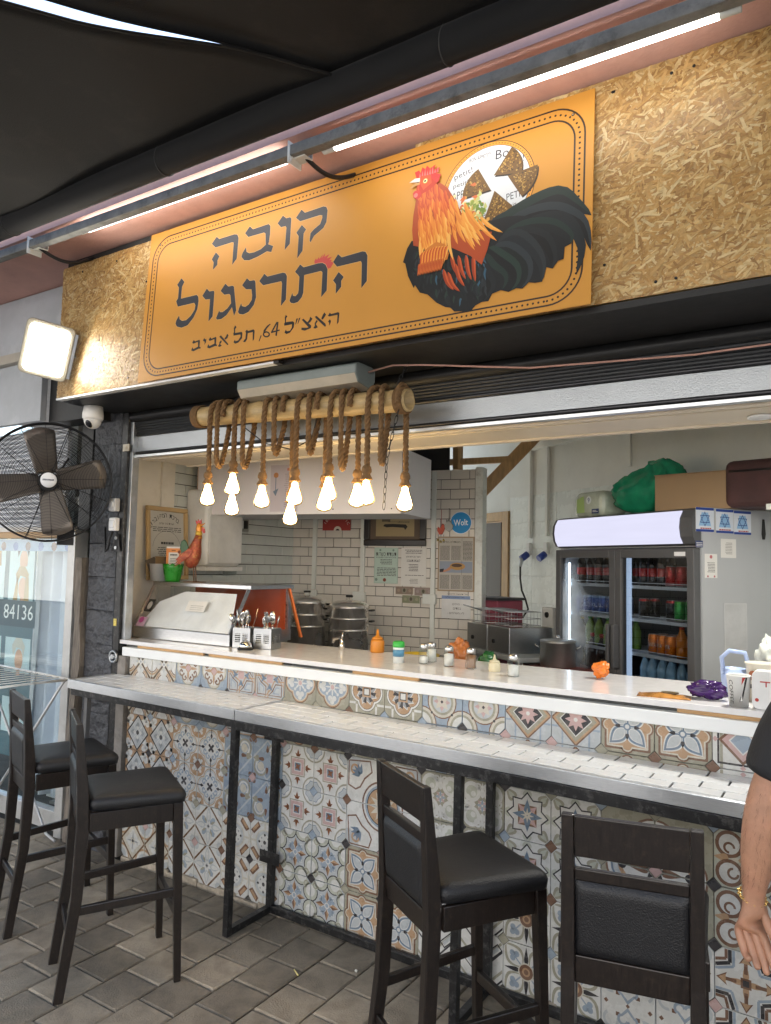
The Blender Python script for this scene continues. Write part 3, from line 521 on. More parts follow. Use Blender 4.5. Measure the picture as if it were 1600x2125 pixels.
# printed window film: photo squares of hair styles and a phone number
sk, hr, tl, te = srgb('#d9a88a'), srgb('#2c2a2b'), srgb('#c7dbe0'), srgb('#51707c')
sh_ = [(rect(-1.9, .35, -.42, 1.66), te)]
for i in range(4):
    x = -.58-.33*i
    for z, sd_ in ((1.62, 0), (1.44, 1), (.98, 2), (.6, 0)):
        sh_ += [(rect(x-.14, z-.1, x+.14, z+.12), tl), (circ(x+.02, z-.02, .045, 14, .07), sk), (rect(x-.0, z-.12, x+.04, z-.06), sk)]
        hc = (hr, srgb('#b99a6a'), srgb('#cfc9bd'))[(i+sd_) % 3]
        sh_ += [([(x-.045, z+.0), (x-.06, z+.07), (x-.02, z+.12), (x+.04, z+.12), (x+.085, z+.07), (x+.07, z-.0), (x+.05, z+.05), (x-.01, z+.06)], hc)]
        if (i+sd_) % 2: sh_ += [([(x+.05, z+.06), (x+.085, z+.05), (x+.1, z-.12), (x+.04, z-.12)], hc), ([(x-.045, z+.06), (x-.08, z-.1), (x-.03, z-.12), (x-.03, z+.04)], hc)]
sh_ += [(rect(-1.9, 1.17, -.40, 1.34), srgb('#3c5560')), text('84136', -.425, 1.265, .095, srgb('#f2f4f4'), align='R')]
sh_ += [(rect(-1.9, 1.66, -.02, 1.735), srgb('#8fa9c9'))]+[(circ(-.1-.14*k, 1.69, .03, 8), (srgb('#3f63a8'), srgb('#6d4a45'))[k % 2]) for k in range(12)]
obj('window_print', paint(MB(), sh_, .0004, .0), pm('film_print', (1, 1, 1), .5, attr=True, var=.04), nb, loc=(0, .03, 0))
P_('grey_sign_panel', (-6.6, -.22, 2.43), (-4.07, -.18, 2.80), m_npan)
P_('beige_rail', (-6.6, -.26, 2.802), (-4.0, -.17, 2.86), pm('beige_metal', (.42, .38, .32), .5))
P_('upper_panel', (-6.6, -.17, 2.862), (-3.7, -.12, 3.25), m_npan)
co = MB()
for k in range(20):
    z = 1.82+.031*k; co.tube([(-2.6, -.02, z), (-.06, -.02, z)], .017, 8)
obj('slatted_shutter', co, pm('shutter_grey', (.6, .63, .68), .4, .3, var=.15), nb)
P_('side_return', (-3.93, -.03, 1.79), (-3.82, .03, 2.86), m_black)
P_('side_return', (-4.06, -.17, 2.42), (-3.661, -.03, 2.86), m_black)
# wire clothes airer in front of the window
dr = emp('clothes_airer', 'white wire clothes drying rack with pegs standing before the shop window', 'drying rack', (-4.35, -.32, 0), R(-4))
m_wire = pm('white_wire', (.78, .78, .76), .35, var=.05)
tp = MB(); zt = .93
for k in range(15): tp.tube([(-.55+.075*k, -.2, zt), (-.55+.075*k, .24, zt)], .003, 6)
tp.tube([(-.58, -.2, zt), (.54, -.2, zt), (.54, .24, zt), (-.58, .24, zt)], .007, 8, closed=True)
obj('wire_top', tp, m_wire, dr)
for y in (-.19, .23):
    lg = MB(); lg.tube([(.5, y, zt), (.1, y, .5), (-.35, y, .03), (-.45, y, .012)], .008, 8); lg.tube([(-.5, y+.02, zt), (-.1, y+.02, .5), (.35, y+.02, .03), (.45, y+.02, .012)], .008, 8); obj('leg_pair', lg, pm('grey_tube', (.5, .5, .5), .35, .5), dr)
for i, (x, y, c) in enumerate(((.18, -.19, '#c23b4a'), (.28, -.19, '#c23b4a'), (.05, -.19, '#cfe3cf'), (-.12, -.2, '#2f6fc0'), (-.2, -.19, '#d04a6a'), (-.26, -.19, '#d04a6a'))):
    pg = emp('clothes_peg', ('red plastic clothes peg beside the pale green peg', 'red plastic clothes peg at the window end of the row', 'pale green plastic clothes peg on the drying rack', 'blue plastic clothes peg on the drying rack', 'pink plastic clothes peg next to the blue peg', 'pink plastic clothes peg furthest from the red pegs')[i], 'clothes peg', (-4.35+x, -.32+y, zt+.004), R(10*i), group='pegs on the clothes airer')
    mb = MB()
    for s_ in (-1, 1): mb.beam((0, .006*s_, -.035), (0, .002*s_, .0), .012, .005); mb.beam((0, .002*s_, 0), (0, .009*s_, .035), .012, .005)
    obj('jaws', mb, pm('peg_%d' % i, srgb(c), .4), pg)
# ------------------------------------------------------------ building across the street (seen only in reflections)
op = emp('opposite_building', 'pale rendered apartment house across the street', 'building', (0, -14, 0))
obj('wall', MB().box((-40, -6, 0), (40, 0, 9)), pm('pale_render', (.72, .7, .66), .8, var=.08), op)
gl = pm('dark_window_glass', (.03, .035, .04), .08); fm = pm('window_frame_white', (.75, .75, .73), .5)
wf = MB().box((-.62, -.02, -.72), (.62, .05, .72)); wp = MB().box((-.55, .051, -.65), (.55, .06, .65)); wfm = wf.mesh('window'); wfm.materials.append(fm); wpm = wp.mesh('pane'); wpm.materials.append(gl)
for i in range(-9, 10):
    for z in (2.0, 5.0, 8.0):
        q = put(wfm, op, (i*2.6+.8, 0, z)); put(wpm, q, (0, 0, 0))
# ============================================================ PATCHWORK-TILED COUNTER
WH, CR, OL, BL, DB, GR, DK, OR, BR, PK, LG, GN = [(lambda c: tuple(.86*(.62*q+.38*(.3*c[0]+.55*c[1]+.15*c[2]))+.012 for q in c))(srgb(h)) for h in ('#d6d6d0', '#cfc6ae', '#a29d80', '#8ea6bd', '#61819f', '#9aa0a4', '#38353a', '#c39050', '#85552f', '#cf9f99', '#b8c0c4', '#b9bda6')]
def rotp(poly, a): c, s = math.cos(a), math.sin(a); return [(x*c-y*s, x*s+y*c) for x, y in poly]
def r4(shapes, n=4, a0=0.): return [(rotp(p, a0+2*PI*k/n), c) for k in range(n) for p, c in shapes]
def petal(r0, r1, w, n=10, k=.5):
    f = lambda t: w*math.sin(PI*t**k)
    return [(f(i/n), r0+(r1-r0)*i/n) for i in range(n+1)]+[(-f(i/n), r0+(r1-r0)*i/n) for i in range(n-1, 0, -1)]
def band(cx, cy, r, wd, a0=0., a1=360., n=20):
    a0, a1 = R(a0), R(a1); o = []
    for k in range(n):
        b0 = a0+(a1-a0)*k/n; b1 = a0+(a1-a0)*(k+1)/n
        o.append([(cx+(r+s*wd/2)*math.cos(b), cy+(r+s*wd/2)*math.sin(b)) for b, s in ((b0, 1), (b1, 1), (b1, -1), (b0, -1))])
    return o
def L_(polys, col): return [(p, col) for p in polys]
def dia(r, x=0, y=0, r2=None): r2 = r2 or r; return [(x+r, y), (x, y+r2), (x-r, y), (x, y-r2)]
def star(n, r1, r0, a=0.): return [((r1 if k % 2 == 0 else r0)*math.cos(a+PI*k/n), (r1 if k % 2 == 0 else r0)*math.sin(a+PI*k/n)) for k in range(2*n)]
def quatre(d, r, n=40):
    return [((lambda a: ((d*max(abs(math.cos(a)), abs(math.sin(a)))+math.sqrt(max(0, r*r-(d*min(abs(math.cos(a)), abs(math.sin(a))))**2)))*math.cos(a), (d*max(abs(math.cos(a)), abs(math.sin(a)))+math.sqrt(max(0, r*r-(d*min(abs(math.cos(a)), abs(math.sin(a))))**2)))*math.sin(a)))(2*PI*k/n)) for k in range(n)]
def trefoil(x, y, r, col, a=0.):
    return [(rotp(circ(x, y+r, r, 10), a), col), (rotp(circ(x-r, y-.2*r, r, 10), a), col), (rotp(circ(x+r, y-.2*r, r, 10), a), col)]
SQ = rect(-1.1, -1.1, 1.1, 1.1)
def scroll(x, y, r, wd, col, flip=1):
    return L_(band(x, y, r, wd, -90, 180, 12) if flip > 0 else band(x, y, r, wd, 0, 270, 12), col)+[(circ(x-flip*r*.45, y-.1*r, wd*.9, 8), col)]
MOT = {}
MOT['xflower'] = [(SQ, CR)]+r4(L_(band(1.05, 0, .62, .1, 90, 270), OR)+[(circ(1.05, 0, .5, 18), WH)]+L_(band(1.05, 0, .5, .06, 90, 270), BR))+L_(path([(-1, -1), (1, 1)], .12), srgb('#5d4a38'))+L_(path([(-1, 1), (1, -1)], .12), srgb('#5d4a38'))+r4([(dia(.2, 0, .42), LG)]+trefoil(0, .5, .14, WH)+[(dia(.07, .18, .18), DK)])+[(dia(.2), WH), (circ(0, 0, .07), GR)]
MOT['orscroll'] = [(SQ, BL), (quatre(.42, .52), OL), (quatre(.42, .46), CR), (quatre(.40, .38), WH)]+r4(scroll(.28, .5, .16, .08, BR)+scroll(-.28, .5, .16, .08, BR, -1)+[(petal(.2, .75, .08), OR)])+[(dia(.3), OR), (dia(.22), PK)]
MOT['interlace'] = [(SQ, LG)]+r4(L_(loop([(-.95, .1), (-.3, .1), (-.1, .5), (.35, .95), (-.95, .95)], .09), OR)+L_(loop([(-.8, .25), (-.4, .25), (-.2, .6), (.05, .82), (-.8, .82)], .07), BR)+L_(path([(-.65, .4), (-.45, .4), (-.25, .7), (-.65, .7)], .07), BL)+[([(0, .22), (.22, .6), (0, .5), (-.22, .6)], DB)])+[(rect(-.2, -.2, .2, .2), PK)]
MOT['blueflower'] = [(SQ, OL), (quatre(.42, .55), BR), (quatre(.42, .5), OR), (quatre(.42, .45), CR), (quatre(.41, .41), BL)]+r4([(petal(.15, .5, .04), WH)]+trefoil(0, .55, .13, WH))+r4([(petal(.15, .45, .05), WH), (circ(0, .45, .07, 10), WH)], 4, PI/4)+[(circ(0, 0, .16), WH), (circ(0, 0, .11), PK)]
MOT['bwstar'] = [(SQ, OL), (quatre(.38, .52), DK), (quatre(.38, .5), WH), (quatre(.38, .42), DK), (quatre(.38, .4), OR)]+r4([(rect(.62, .5, 1.1, .6), WH), (rect(.5, .6, .6, 1.1), WH)])+[(star(8, .62, .42, PI/8), WH), (star(8, .56, .38, PI/8), GR)]+r4([([(0, 0), (.18, .46), (0, .54)], DK)], 8)+[(rect(-.24, -.24, .24, .24), OR), (rect(-.17, -.17, .17, .17), DK), (rect(-.13, -.13, .13, .13), WH)]
MOT['circles'] = [(SQ, BL)]+r4([(circ(1, 1, .75, 24), BR), (circ(1, 1, .7, 24), CR), (circ(1, 1, .58, 24), OL), (circ(1, 1, .48, 24), WH)])+[(circ(0, 0, .72, 28), BR), (circ(0, 0, .67, 28), CR), (circ(0, 0, .56, 28), OL), (circ(0, 0, .46, 28), LG)]+r4([(petal(.05, .42, .13), PK)])+r4([(petal(.05, .42, .12), CR)], 4, PI/4)+[(circ(0, 0, .06), DK)]+r4([(circ(.5, .5, .06, 8), DK)])
MOT['chevron'] = [(SQ, LG)]+L_([rect(-1.1, .28, 1.1, .36), rect(-1.1, -.36, 1.1, -.28), rect(.5, -1.1, .58, 1.1), rect(-.58, -1.1, -.5, 1.1)], BL)+[(dia(1.02), BR), (dia(.94), OR), (dia(.84), OL), (dia(.66), WH), (dia(.61), DK)]+r4([(petal(.06, .44, .1), PK)], 8)+[(circ(0, 0, .08), WH)]
MOT['bluepetal'] = [(SQ, OL), (rrect(-.86, -.86, .86, .86, .05), BR)]+r4([(circ(0, .72, .26, 14), BR)])+[(rrect(-.78, -.78, .78, .78, .05), CR)]+r4([(circ(0, .72, .2, 14), CR), (circ(0, .7, .17, 14), OR)])+[(rrect(-.72, -.72, .72, .72, .05), OR)]+r4([(petal(.0, 1.0, .33, 12, .8), WH), (petal(.03, .94, .28, 12, .8), DB), (petal(.1, .82, .2, 12, .8), WH), (petal(.14, .78, .16, 12, .8), LG)], 4, PI/4)+r4([(petal(.25, .5, .07), DK)])+[(circ(0, 0, .14), DB), (circ(0, 0, .08), WH)]
MOT['pinkdia'] = [(SQ, WH)]+L_([rect(-.75, -1.1, -.65, 1.1), rect(.65, -1.1, .75, 1.1)], OL)+L_(loop(rect(-.8, -.8, .8, .8), .1), DK)+[(dia(.8), BR), (dia(.68), PK), (dia(.46), WH), (dia(.4), BL)]+r4([(dia(.1, .9, 0), PK)])
MOT['greydia'] = [(SQ, OR)]+r4(trefoil(.62, .62, .2, WH, 0)+[(circ(.9, .55, .12, 8), WH), (circ(.55, .9, .12, 8), WH), (circ(.92, .92, .14, 8), WH)])+[(dia(.95, 0, 0, 1.02), DK), (dia(.82, 0, 0, .9), WH), (dia(.76, 0, 0, .84), LG)]+r4([(rotp(petal(.15, .5, .1), 0), WH)]+trefoil(0, .42, .08, GR))+L_(path([(-.42, -.42), (.42, .42)], .04), WH)+L_(path([(-.42, .42), (.42, -.42)], .04), WH)+[(circ(0, 0, .13, 10), DK)]
MOT['bwcross'] = [(SQ, WH)]+r4([(circ(.95, .95, .55, 16), OR), (circ(1.05, 1.05, .42, 12), BR)]+trefoil(.78, .78, .09, WH))+[(quatre(.45, .5), OR), (quatre(.45, .46), CR), (quatre(.45, .42), LG), (quatre(.44, .36), WH)]+r4(scroll(.22, .42, .13, .07, BL)+scroll(-.22, .42, .13, .07, BL, -1)+[(rect(-.025, .55, .025, 1.0), DK), (dia(.09, 0, .62, .16), DK)])+r4([(rotp(rect(-.06, 0, .06, .24), PI/4), DK)])+r4([(circ(.13, .13, .08, 8), DK)])
MOT['bluefan'] = [(SQ, BL), (dia(1.02), LG), (dia(.9), BL)]+r4(L_(band(.45, .38, .42, .1, -60, 170), OL)+L_(band(.45, .38, .3, .08, -60, 170), WH)+[(circ(.42, .36, .22, 14), CR), (petal(.35, .75, .09), BR)], 2)+r4([(petal(.2, .7, .1), BR), (petal(.55, .95, .16), OL)], 2, PI/2)+r4([(circ(.85, .85, .12, 8), BR)])
MOT['pinksq'] = [(SQ, WH)]+r4([(circ(1, 1, .68, 20), OL), (circ(1, 1, .6, 20), WH), (star(8, .1, .08), WH)]+[([(1+.52*math.cos(a)*(1 if k % 2 else .86), 1+.52*math.sin(a)*(1 if k % 2 else .86)) for k, a in enumerate([2*PI*j/16 for j in range(16)])], DB), ([(1+.49*math.cos(a)*(1 if k % 2 else .86), 1+.49*math.sin(a)*(1 if k % 2 else .86)) for k, a in enumerate([2*PI*j/16 for j in range(16)])], LG)])+L_(loop(rect(-.42, -.42, .42, .42), .08), OL)+[(rect(-.37, -.37, .37, .37), PK), (rect(-.22, -.22, .22, .22), WH), (rect(-.18, -.18, .18, .18), DB)]+r4([(petal(.48, .85, .08), srgb('#85583f')), (rotp(petal(0, .2, .06), .6), srgb('#85583f'))]+[([(x, y+.5) for x, y in rotp(petal(0, .24, .06), s)], srgb('#85583f')) for s in (-.9, .9)])
# one big sun medallion spread over 2 x 2 tiles: q gives the quarter
def sun(qx, qz):
    t = lambda sh: [([(x*2-qx, y*2-qz) for x, y in p], c) for p, c in sh]
    return [(SQ, WH)]+t(r4([(circ(.98, .98, .36, 14), LG)]+scroll(.72, .78, .1, .05, OR)+[(petal(.9, 1.3, .06), OR)]+L_(loop([(.35, .95), (.9, .95), (.95, .35), (.72, .3), (.55, .5), (.35, .62), (.28, .75)], .04), BR)+[(rotp(petal(0, .28, .05, 6), a), BL) for a in ()])+r4([([(x+.62, y+.62) for x, y in rotp(petal(0, .26, .05, 6), -PI/4+s)], DB) for s in (-.9, -.45, 0, .45, .9)])+[(circ(0, 0, .56, 32), BR), (circ(0, 0, .52, 32), WH), (circ(0, 0, .47, 32), BL), (circ(0, 0, .42, 32), DK), (circ(0, 0, .4, 32), OR)]+r4([(petal(.05, .36, .06), CR)], 12)+[(dia(.12), BR)])
MOT['ornate'] = [(SQ, OL)]+r4([(circ(.5, .5, .42, 18), WH), (circ(.5, .5, .26, 14), GN), (circ(.42, .42, .12, 10), WH)]+scroll(.2, .72, .14, .08, WH)+scroll(-.2, .72, .14, .08, WH, -1)+[(petal(.3, .95, .1), WH)])+[(circ(0, 0, .2), WH)]+r4([(petal(.03, .3, .06), PK)], 4, PI/4)+r4([(petal(.03, .28, .06), BL)])
MOT['bigstar'] = [(SQ, WH)]+r4([(petal(.75, 1.35, .22), OL), (petal(.85, 1.2, .1), GN)], 4, PI/4)+r4([(petal(.72, 1.1, .2), GN)])+[(star(8, .92, .68), DK), (star(8, .84, .62), WH), (rrect(-.4, -.4, .4, .4, .02), BR), (rect(-.33, -.33, .33, .33), OR)]+r4([(petal(0, .58, .13), PK)], 4, PI/4)+r4([(petal(0, .64, .15), DB)])+r4([(petal(.02, .3, .04), CR)], 8)
def quatbig(qx, qz):
    t = lambda sh: [([(x*2-qx, y*2-qz) for x, y in p], c) for p, c in sh]
    return [(SQ, OL)]+t([(quatre(.42, .5), BR), (quatre(.42, .46), WH), (quatre(.42, .40), DB), (quatre(.42, .36), LG), (quatre(.40, .28), OR), (quatre(.38, .22), WH)]+r4([(petal(.1, .5, .08), BR), (circ(0, .6, .08, 10), DK)])+[(star(8, .2, .12), DK), (circ(0, 0, .08), CR)]+r4([(rotp(rect(.82, -.12, 1.0, .12), PI/4), BR)]))
MOT['brownscroll'] = [(SQ, OL), (SQ, GN)]+r4(L_(band(.48, .48, .4, .12, 0, 360, 22), BR)+[(circ(.48, .48, .34, 18), WH)]+L_(band(.36, .48, .16, .08, -90, 180, 12), BR)+[(petal(.5, 1.0, .14), OR), (petal(.1, .5, .08), CR)])+[(dia(.2), OR), (dia(.1), BR)]
MOT['ovals'] = [(SQ, CR)]+r4(L_(band(1, 1, .7, .1, 0, 360, 24), OR)+[(circ(1, 1, .62, 24), WH), (circ(1, 1, .5, 20), LG)])+L_(path([(-1, 0), (0, 1)], .1), srgb('#6a5038'))+L_(path([(0, -1), (1, 0)], .1), srgb('#6a5038'))+L_(path([(-1, 0), (0, -1)], .1), srgb('#6a5038'))+L_(path([(0, 1), (1, 0)], .1), srgb('#6a5038'))+r4(trefoil(0, .34, .15, WH)+[(petal(.1, .5, .05), GR)])+[(circ(0, 0, .09), DK)]
MOT['whitepetal'] = [(SQ, WH)]+L_(path([(-1, -.1), (-.1, -1)], .1), srgb('#6a5038'))+L_(path([(1, .1), (.1, 1)], .1), srgb('#6a5038'))+L_(path([(-1, .1), (-.1, 1)], .1), srgb('#6a5038'))+L_(path([(1, -.1), (.1, -1)], .1), srgb('#6a5038'))+r4([(petal(.2, .95, .17, 10, .7), LG), (petal(.3, .85, .1, 10, .7), WH)])+r4([([(0, .18), (.13, .3), (.13, .55), (0, .66), (-.13, .55), (-.13, .3)], BL), ([(0, .18), (.13, .3), (.13, .55), (0, .42)], OL)], 4, PI/4)+[(dia(.13), GR), (dia(.07), DK)]+r4([(circ(.85, .85, .2, 10), LG)])
MOT['brownoct'] = [(SQ, WH)]+[(star(4, 1.05, .95, 0), CR), ([(x*.95, y*.95) for x, y in circ(0, 0, 1.0, 8)], WH)]+r4([([(.45, .95), (.95, .45), (.72, .3), (.3, .72)], BR), ([(.5, .86), (.86, .5), (.74, .42), (.42, .74)], OR)])+[(circ(0, 0, .62, 24), CR), (circ(0, 0, .55, 24), LG), (circ(0, 0, .4, 16), WH)]+r4([(dia(.08, 0, .36), DK), (rect(-.05, .62, .05, 1.1), CR)])+[(circ(0, 0, .1, 8), DK)]+r4([(circ(.2, .2, .05, 8), GR)])
MOT['snow'] = [(SQ, LG)]+r4([(circ(1, .4, .45, 16), DK), (circ(.4, 1, .45, 16), DK), (circ(1, .4, .4, 16), GN), (circ(.4, 1, .4, 16), GN), (circ(1, 1, .6, 16), GN), (circ(1, .45, .28, 12), WH), (circ(.45, 1, .28, 12), WH)]+L_(band(.72, .72, .12, .05, 0, 300, 10), OL))+r4([([(0, .12), (.14, .34), (0, .68), (-.14, .34)], OR), ([(0, .12), (.14, .34), (0, .68)], BR)])+r4([(petal(.02, .62, .15, 10, .8), WH), (petal(.03, .57, .12, 10, .8), BL), (circ(.12, .4, .09, 8), BL), (circ(-.12, .4, .09, 8), BL)], 4, PI/4)+[(circ(0, 0, .14), WH), (circ(0, 0, .09), BL)]
MOT['zigzag'] = [(SQ, WH)]+L_(sum([path([(-1.1, z+.55), (-.1, z-.35), (1.1, z+.85)], wd) for z, wd in ((-1.0, .1), (.1, .1))], []), OL)+L_(sum([path([(-1.1, z+.55), (-.1, z-.35), (1.1, z+.85)], .07) for z in (-1.35, -.25, .8)], []), DK)+L_(loop([(-.75, -.2), (-.1, -.75), (.12, -.5), (-.5, .05)], .07), DK)+L_(loop([(.1, .1), (.75, .7), (.95, .5), (.3, -.1)], .07), DK)+[([(.2, .1), (.74, .6), (.83, .5), (.3, .0)], LG), ([(-.62, -.2), (-.12, -.6), (0, -.5), (-.5, -.07)], LG)]
MOT['sunpetal'] = [(SQ, WH)]+r4([(petal(.2, 1.3, .42, 12, .9), OL), (petal(.25, 1.2, .3, 12, .9), WH)]+[(rotp(p, 0), c) for p, c in trefoil(0, .72, .12, BL)]+[(rect(-.03, .3, .03, .7), BL)], 4, PI/4)+r4([(petal(.28, .95, .09), DK)])+[(circ(0, 0, .34, 20), CR), (circ(0, 0, .29, 20), BR), (circ(0, 0, .17, 16), OR), (circ(0, 0, .1, 12), BR)]
MOT['hearts'] = [(SQ, LG), (SQ, WH)]+r4(L_(band(.62, .62, .26, .1, -60, 200, 14), LG)+[(rect(.3, .3, .44, .44), BR)])+r4(L_(band(.17, .5, .17, .1, -60, 200, 12), BL)+L_(band(-.17, .5, .17, .1, -20, 240, 12), BL)+[([(-.32, .42), (0, .05), (.32, .42), (.22, .42), (0, .2), (-.22, .42)], BL)]+trefoil(0, .42, .06, WH), 2)+r4([(dia(.09, .8, 0), BR)])+[(dia(.08), BR)]
MOT['bluecross'] = [(SQ, WH)]+r4(L_(path([(-.5, 1.05), (-.5, .55), (-.95, .4), (-1.05, .4)], .12), DK)+L_(path([(-.62, 1.05), (-.62, .66), (-1.05, .55)], .1), BR)+L_(path([(-.38, 1.05), (-.38, .45), (-.9, .28), (-1.05, .28)], .09), BL))+r4([(petal(.1, .7, .1), OR), ([(0, .95), (.22, .6), (.06, .66), (.06, .3), (-.06, .3), (-.06, .66), (-.22, .6)], BR), ([(0, .88), (.15, .64), (-.15, .64)], OR)])+[(rect(-.17, -.17, .17, .17), BR), (rect(-.1, -.1, .1, .1), DK)]
LAY = [('xflower', 'orscroll', 'interlace', 'blueflower', 'bwstar', 'circles', 'chevron', 'bluepetal', 'pinkdia', 'orscroll', 'interlace'),
       ('greydia', 'bwcross', 'bluefan', 'pinksq', 'SUN', 'ornate', 'bigstar', 'QUAT', 'brownscroll', 'pinksq', 'greydia'),
       ('ovals', 'whitepetal', 'brownoct', 'snow', 'bluepetal', 'zigzag', 'sunpetal', 'hearts', 'bluecross', 'snow', 'whitepetal')]
TPX, TPZ, TX0, TZ0 = .1875, .1915, -3.43, .008
m_glz = pm('patchwork_glaze', (1, 1, 1), .25, attr=True, var=.07, vs_=16, spec=.5, dirt=.3, dcol=(.2, .17, .13), ds=7)
ctr = emp('tiled_counter', 'serving counter front clad in patchwork patterned cement-style tiles', 'counter', (-1.7, 0, 0))
cw = MB(); cw.box((-1.73, .001, .0), (2.9, .12, 1.128)); obj('counter_wall', cw, pm('tile_grout_grey', (.1, .095, .085), .9, var=.2), ctr)
cc = .25
OCT = [(-1+cc, -1), (1-cc, -1), (1, -1+cc), (1, 1-cc), (1-cc, 1), (-1+cc, 1), (-1, 1-cc), (-1, -1+cc)]
def tile_mesh(name, shapes, zcut=None):
    k = .986; conv = [(x*k, y*k) for x, y in OCT]
    if zcut is not None: conv = clip(conv, [(-2, -2), (2, -2), (2, zcut), (-2, zcut)])
    mb = MB(); hs = TPX/2
    n = len(conv); mb.add([(x*hs, 0, y*hs) for x, y in conv]+[(x*hs, -.006, y*hs) for x, y in conv]+[(x*hs*.985, -.0068, y*hs*.985) for x, y in conv],
        [(i, (i+1) % n, n+(i+1) % n, n+i) for i in range(n)]+[(n+i, n+(i+1) % n, 2*n+(i+1) % n, 2*n+i) for i in range(n)]+[tuple(range(2*n, 3*n))], shapes[0][1], False)
    paint(mb, shapes, .00005, -.0068, [(x*.985, y*.985) for x, y in conv], hs)
    me = mb.mesh('tile'); me.materials.append(m_glz); return me
tm = {}
for row in range(6):
    for cx in range(22):
        nm = LAY[2-row//2][cx//2]; q = None
        if nm in ('SUN', 'QUAT'): q = (1 if cx % 2 else -1, 1 if row % 2 else -1)
        key = (nm, q, row == 5)
        if key not in tm:
            s_ = MOT[nm] if q is None else (sun if nm == 'SUN' else quatbig)(*q)
            tm[key] = tile_mesh(nm, s_, .28 if row == 5 else None)
        t = put(tm[key], ctr, (TX0+1.7+TPX*(cx+.5), 0, TZ0+TPZ*(row+.5)), 'tile'); t.scale = (1, 1, TPZ/TPX)
        if row != 5 and nm not in ('SUN', 'QUAT', 'interlace', 'zigzag') and rnd.random() < .5: t.scale.x = -1 if False else 1
cab = []
for c_ in (BR, PK, BL, OL, DK):
    mb = MB(); r1 = cc*TPX/2*.97; d4 = [(r1, 0), (0, r1), (-r1, 0), (0, -r1)]
    mb.add([(x, 0, z) for x, z in d4]+[(x, -.0066, z) for x, z in d4]+[(x*.9, -.0072, z*.9) for x, z in d4], [(i, (i+1) % 4, 4+(i+1) % 4, 4+i) for i in range(4)]+[(4+i, 4+(i+1) % 4, 8+(i+1) % 4, 8+i) for i in range(4)]+[(8, 9, 10, 11)], c_, False)
    me = mb.mesh('cabochon'); me.materials.append(m_glz); cab.append(me)
hb = MB(); r1 = cc*TPX/2*.97
for i in range(0, 23):
    for j in range(1, 6):
        put(cab[(i*3+j*2+(i*j) % 3) % 5], ctr, (TX0+1.7+TPX*i+(.001 if i else r1*.0), 0, TZ0+TPZ*j), 'cabochon') if i else None
# broken mortar line at the foot
mo = MB(); rr_ = random.Random(4); x = -1.72
while x < 2.85:
    l = rr_.uniform(.05, .16); h = rr_.uniform(.006, .03); mo.box((x, -.012-rr_.random()*.012, -.02), (x+l, -.0005, h)); x += l
obj('mortar_base', mo, pm('crumbling_mortar', (.42, .36, .28), .95, var=.3, vs_=30, bump=.6, bs=90), ctr, bevel=.004)
# white ledge, shadow gap, blocks, quartz top
m_lac = pm('white_lacquer', (.80, .82, .82), .28, var=.03, vs_=3)
m_qz = pm('white_quartz', (.78, .77, .77), .1, var=.035, vs_=25, spec=.6)
obj('ledge', MB().box((-1.765, -.034, 1.086), (2.9, .03, 1.134)), m_lac, ctr, bevel=.004)
obj('drawer_track', MB().box((-1.765, .004, 1.1345), (2.9, .10, 1.1475)), pm('track_grey', (.2, .21, .21), .4, .4), ctr)
tr = MB()
for z in (1.137, 1.1415): tr.box((-1.76, -.003, z), (2.9, .003, z+.002))
obj('track_lip', tr, pm('track_dark', (.03, .03, .03), .5), ctr)
for x in (-.62, -.02, .6, 1.3): obj('track_stop', MB().box((x, -.006, 1.139), (x+.05, .0, 1.1435)), m_black, ctr)
m_blk2 = pm('pine_block', (.5, .3, .13), .5, var=.2, vs_=14, stretch=(1, 8, 8))
for x0, x1 in ((-1.66, -1.15), (-1.11, -.62), (-.21, .13), (1.16, 1.75)): obj('timber_block', MB().box((x0, -.014, 1.1345), (x1, .06, 1.1478)), m_blk2, ctr, bevel=.001)
obj('counter_top', MB().box((-1.82, -.02, 1.148), (2.9, .52, 1.17)), m_qz, ctr, bevel=.003)

# ------------------------------------------------------------ eating shelf on a welded frame
shf = emp('bar_shelf', 'narrow bar shelf of white brick tiles edged in aluminium on black steel frames', 'shelf', (-1.7, -.16, 0), rot=(0, .010, 0))
m_alu = pm('brushed_aluminium', (.66, .68, .70), .33, .9, var=.1, vs_=30, stretch=(1, 30, 30), dirt=.2, dcol=(.3, .3, .3), ds=20)
m_wt = pm('shelf_tile_glaze', (.72, .735, .74), .2, var=.04, vs_=4)
SHZ = .962
stm = {}
def shelf_tile(wd):
    a, b, c = wd/2-.003, .0331, .0015
    me = MB().add([(-a, -b, 0), (a, -b, 0), (a, b, 0), (-a, b, 0), (-a, -b, .006-c), (a, -b, .006-c), (a, b, .006-c), (-a, b, .006-c), (-a+c, -b+c, .006), (a-c, -b+c, .006), (a-c, b-c, .006), (-a+c, b-c, .006)], [(0, 1, 5, 4), (1, 2, 6, 5), (2, 3, 7, 6), (3, 0, 4, 7), (4, 5, 9, 8), (5, 6, 10, 9), (6, 7, 11, 10), (7, 4, 8, 11), (8, 9, 10, 11)]).mesh('shelf_tile')
    me.materials.append(m_wt); return me
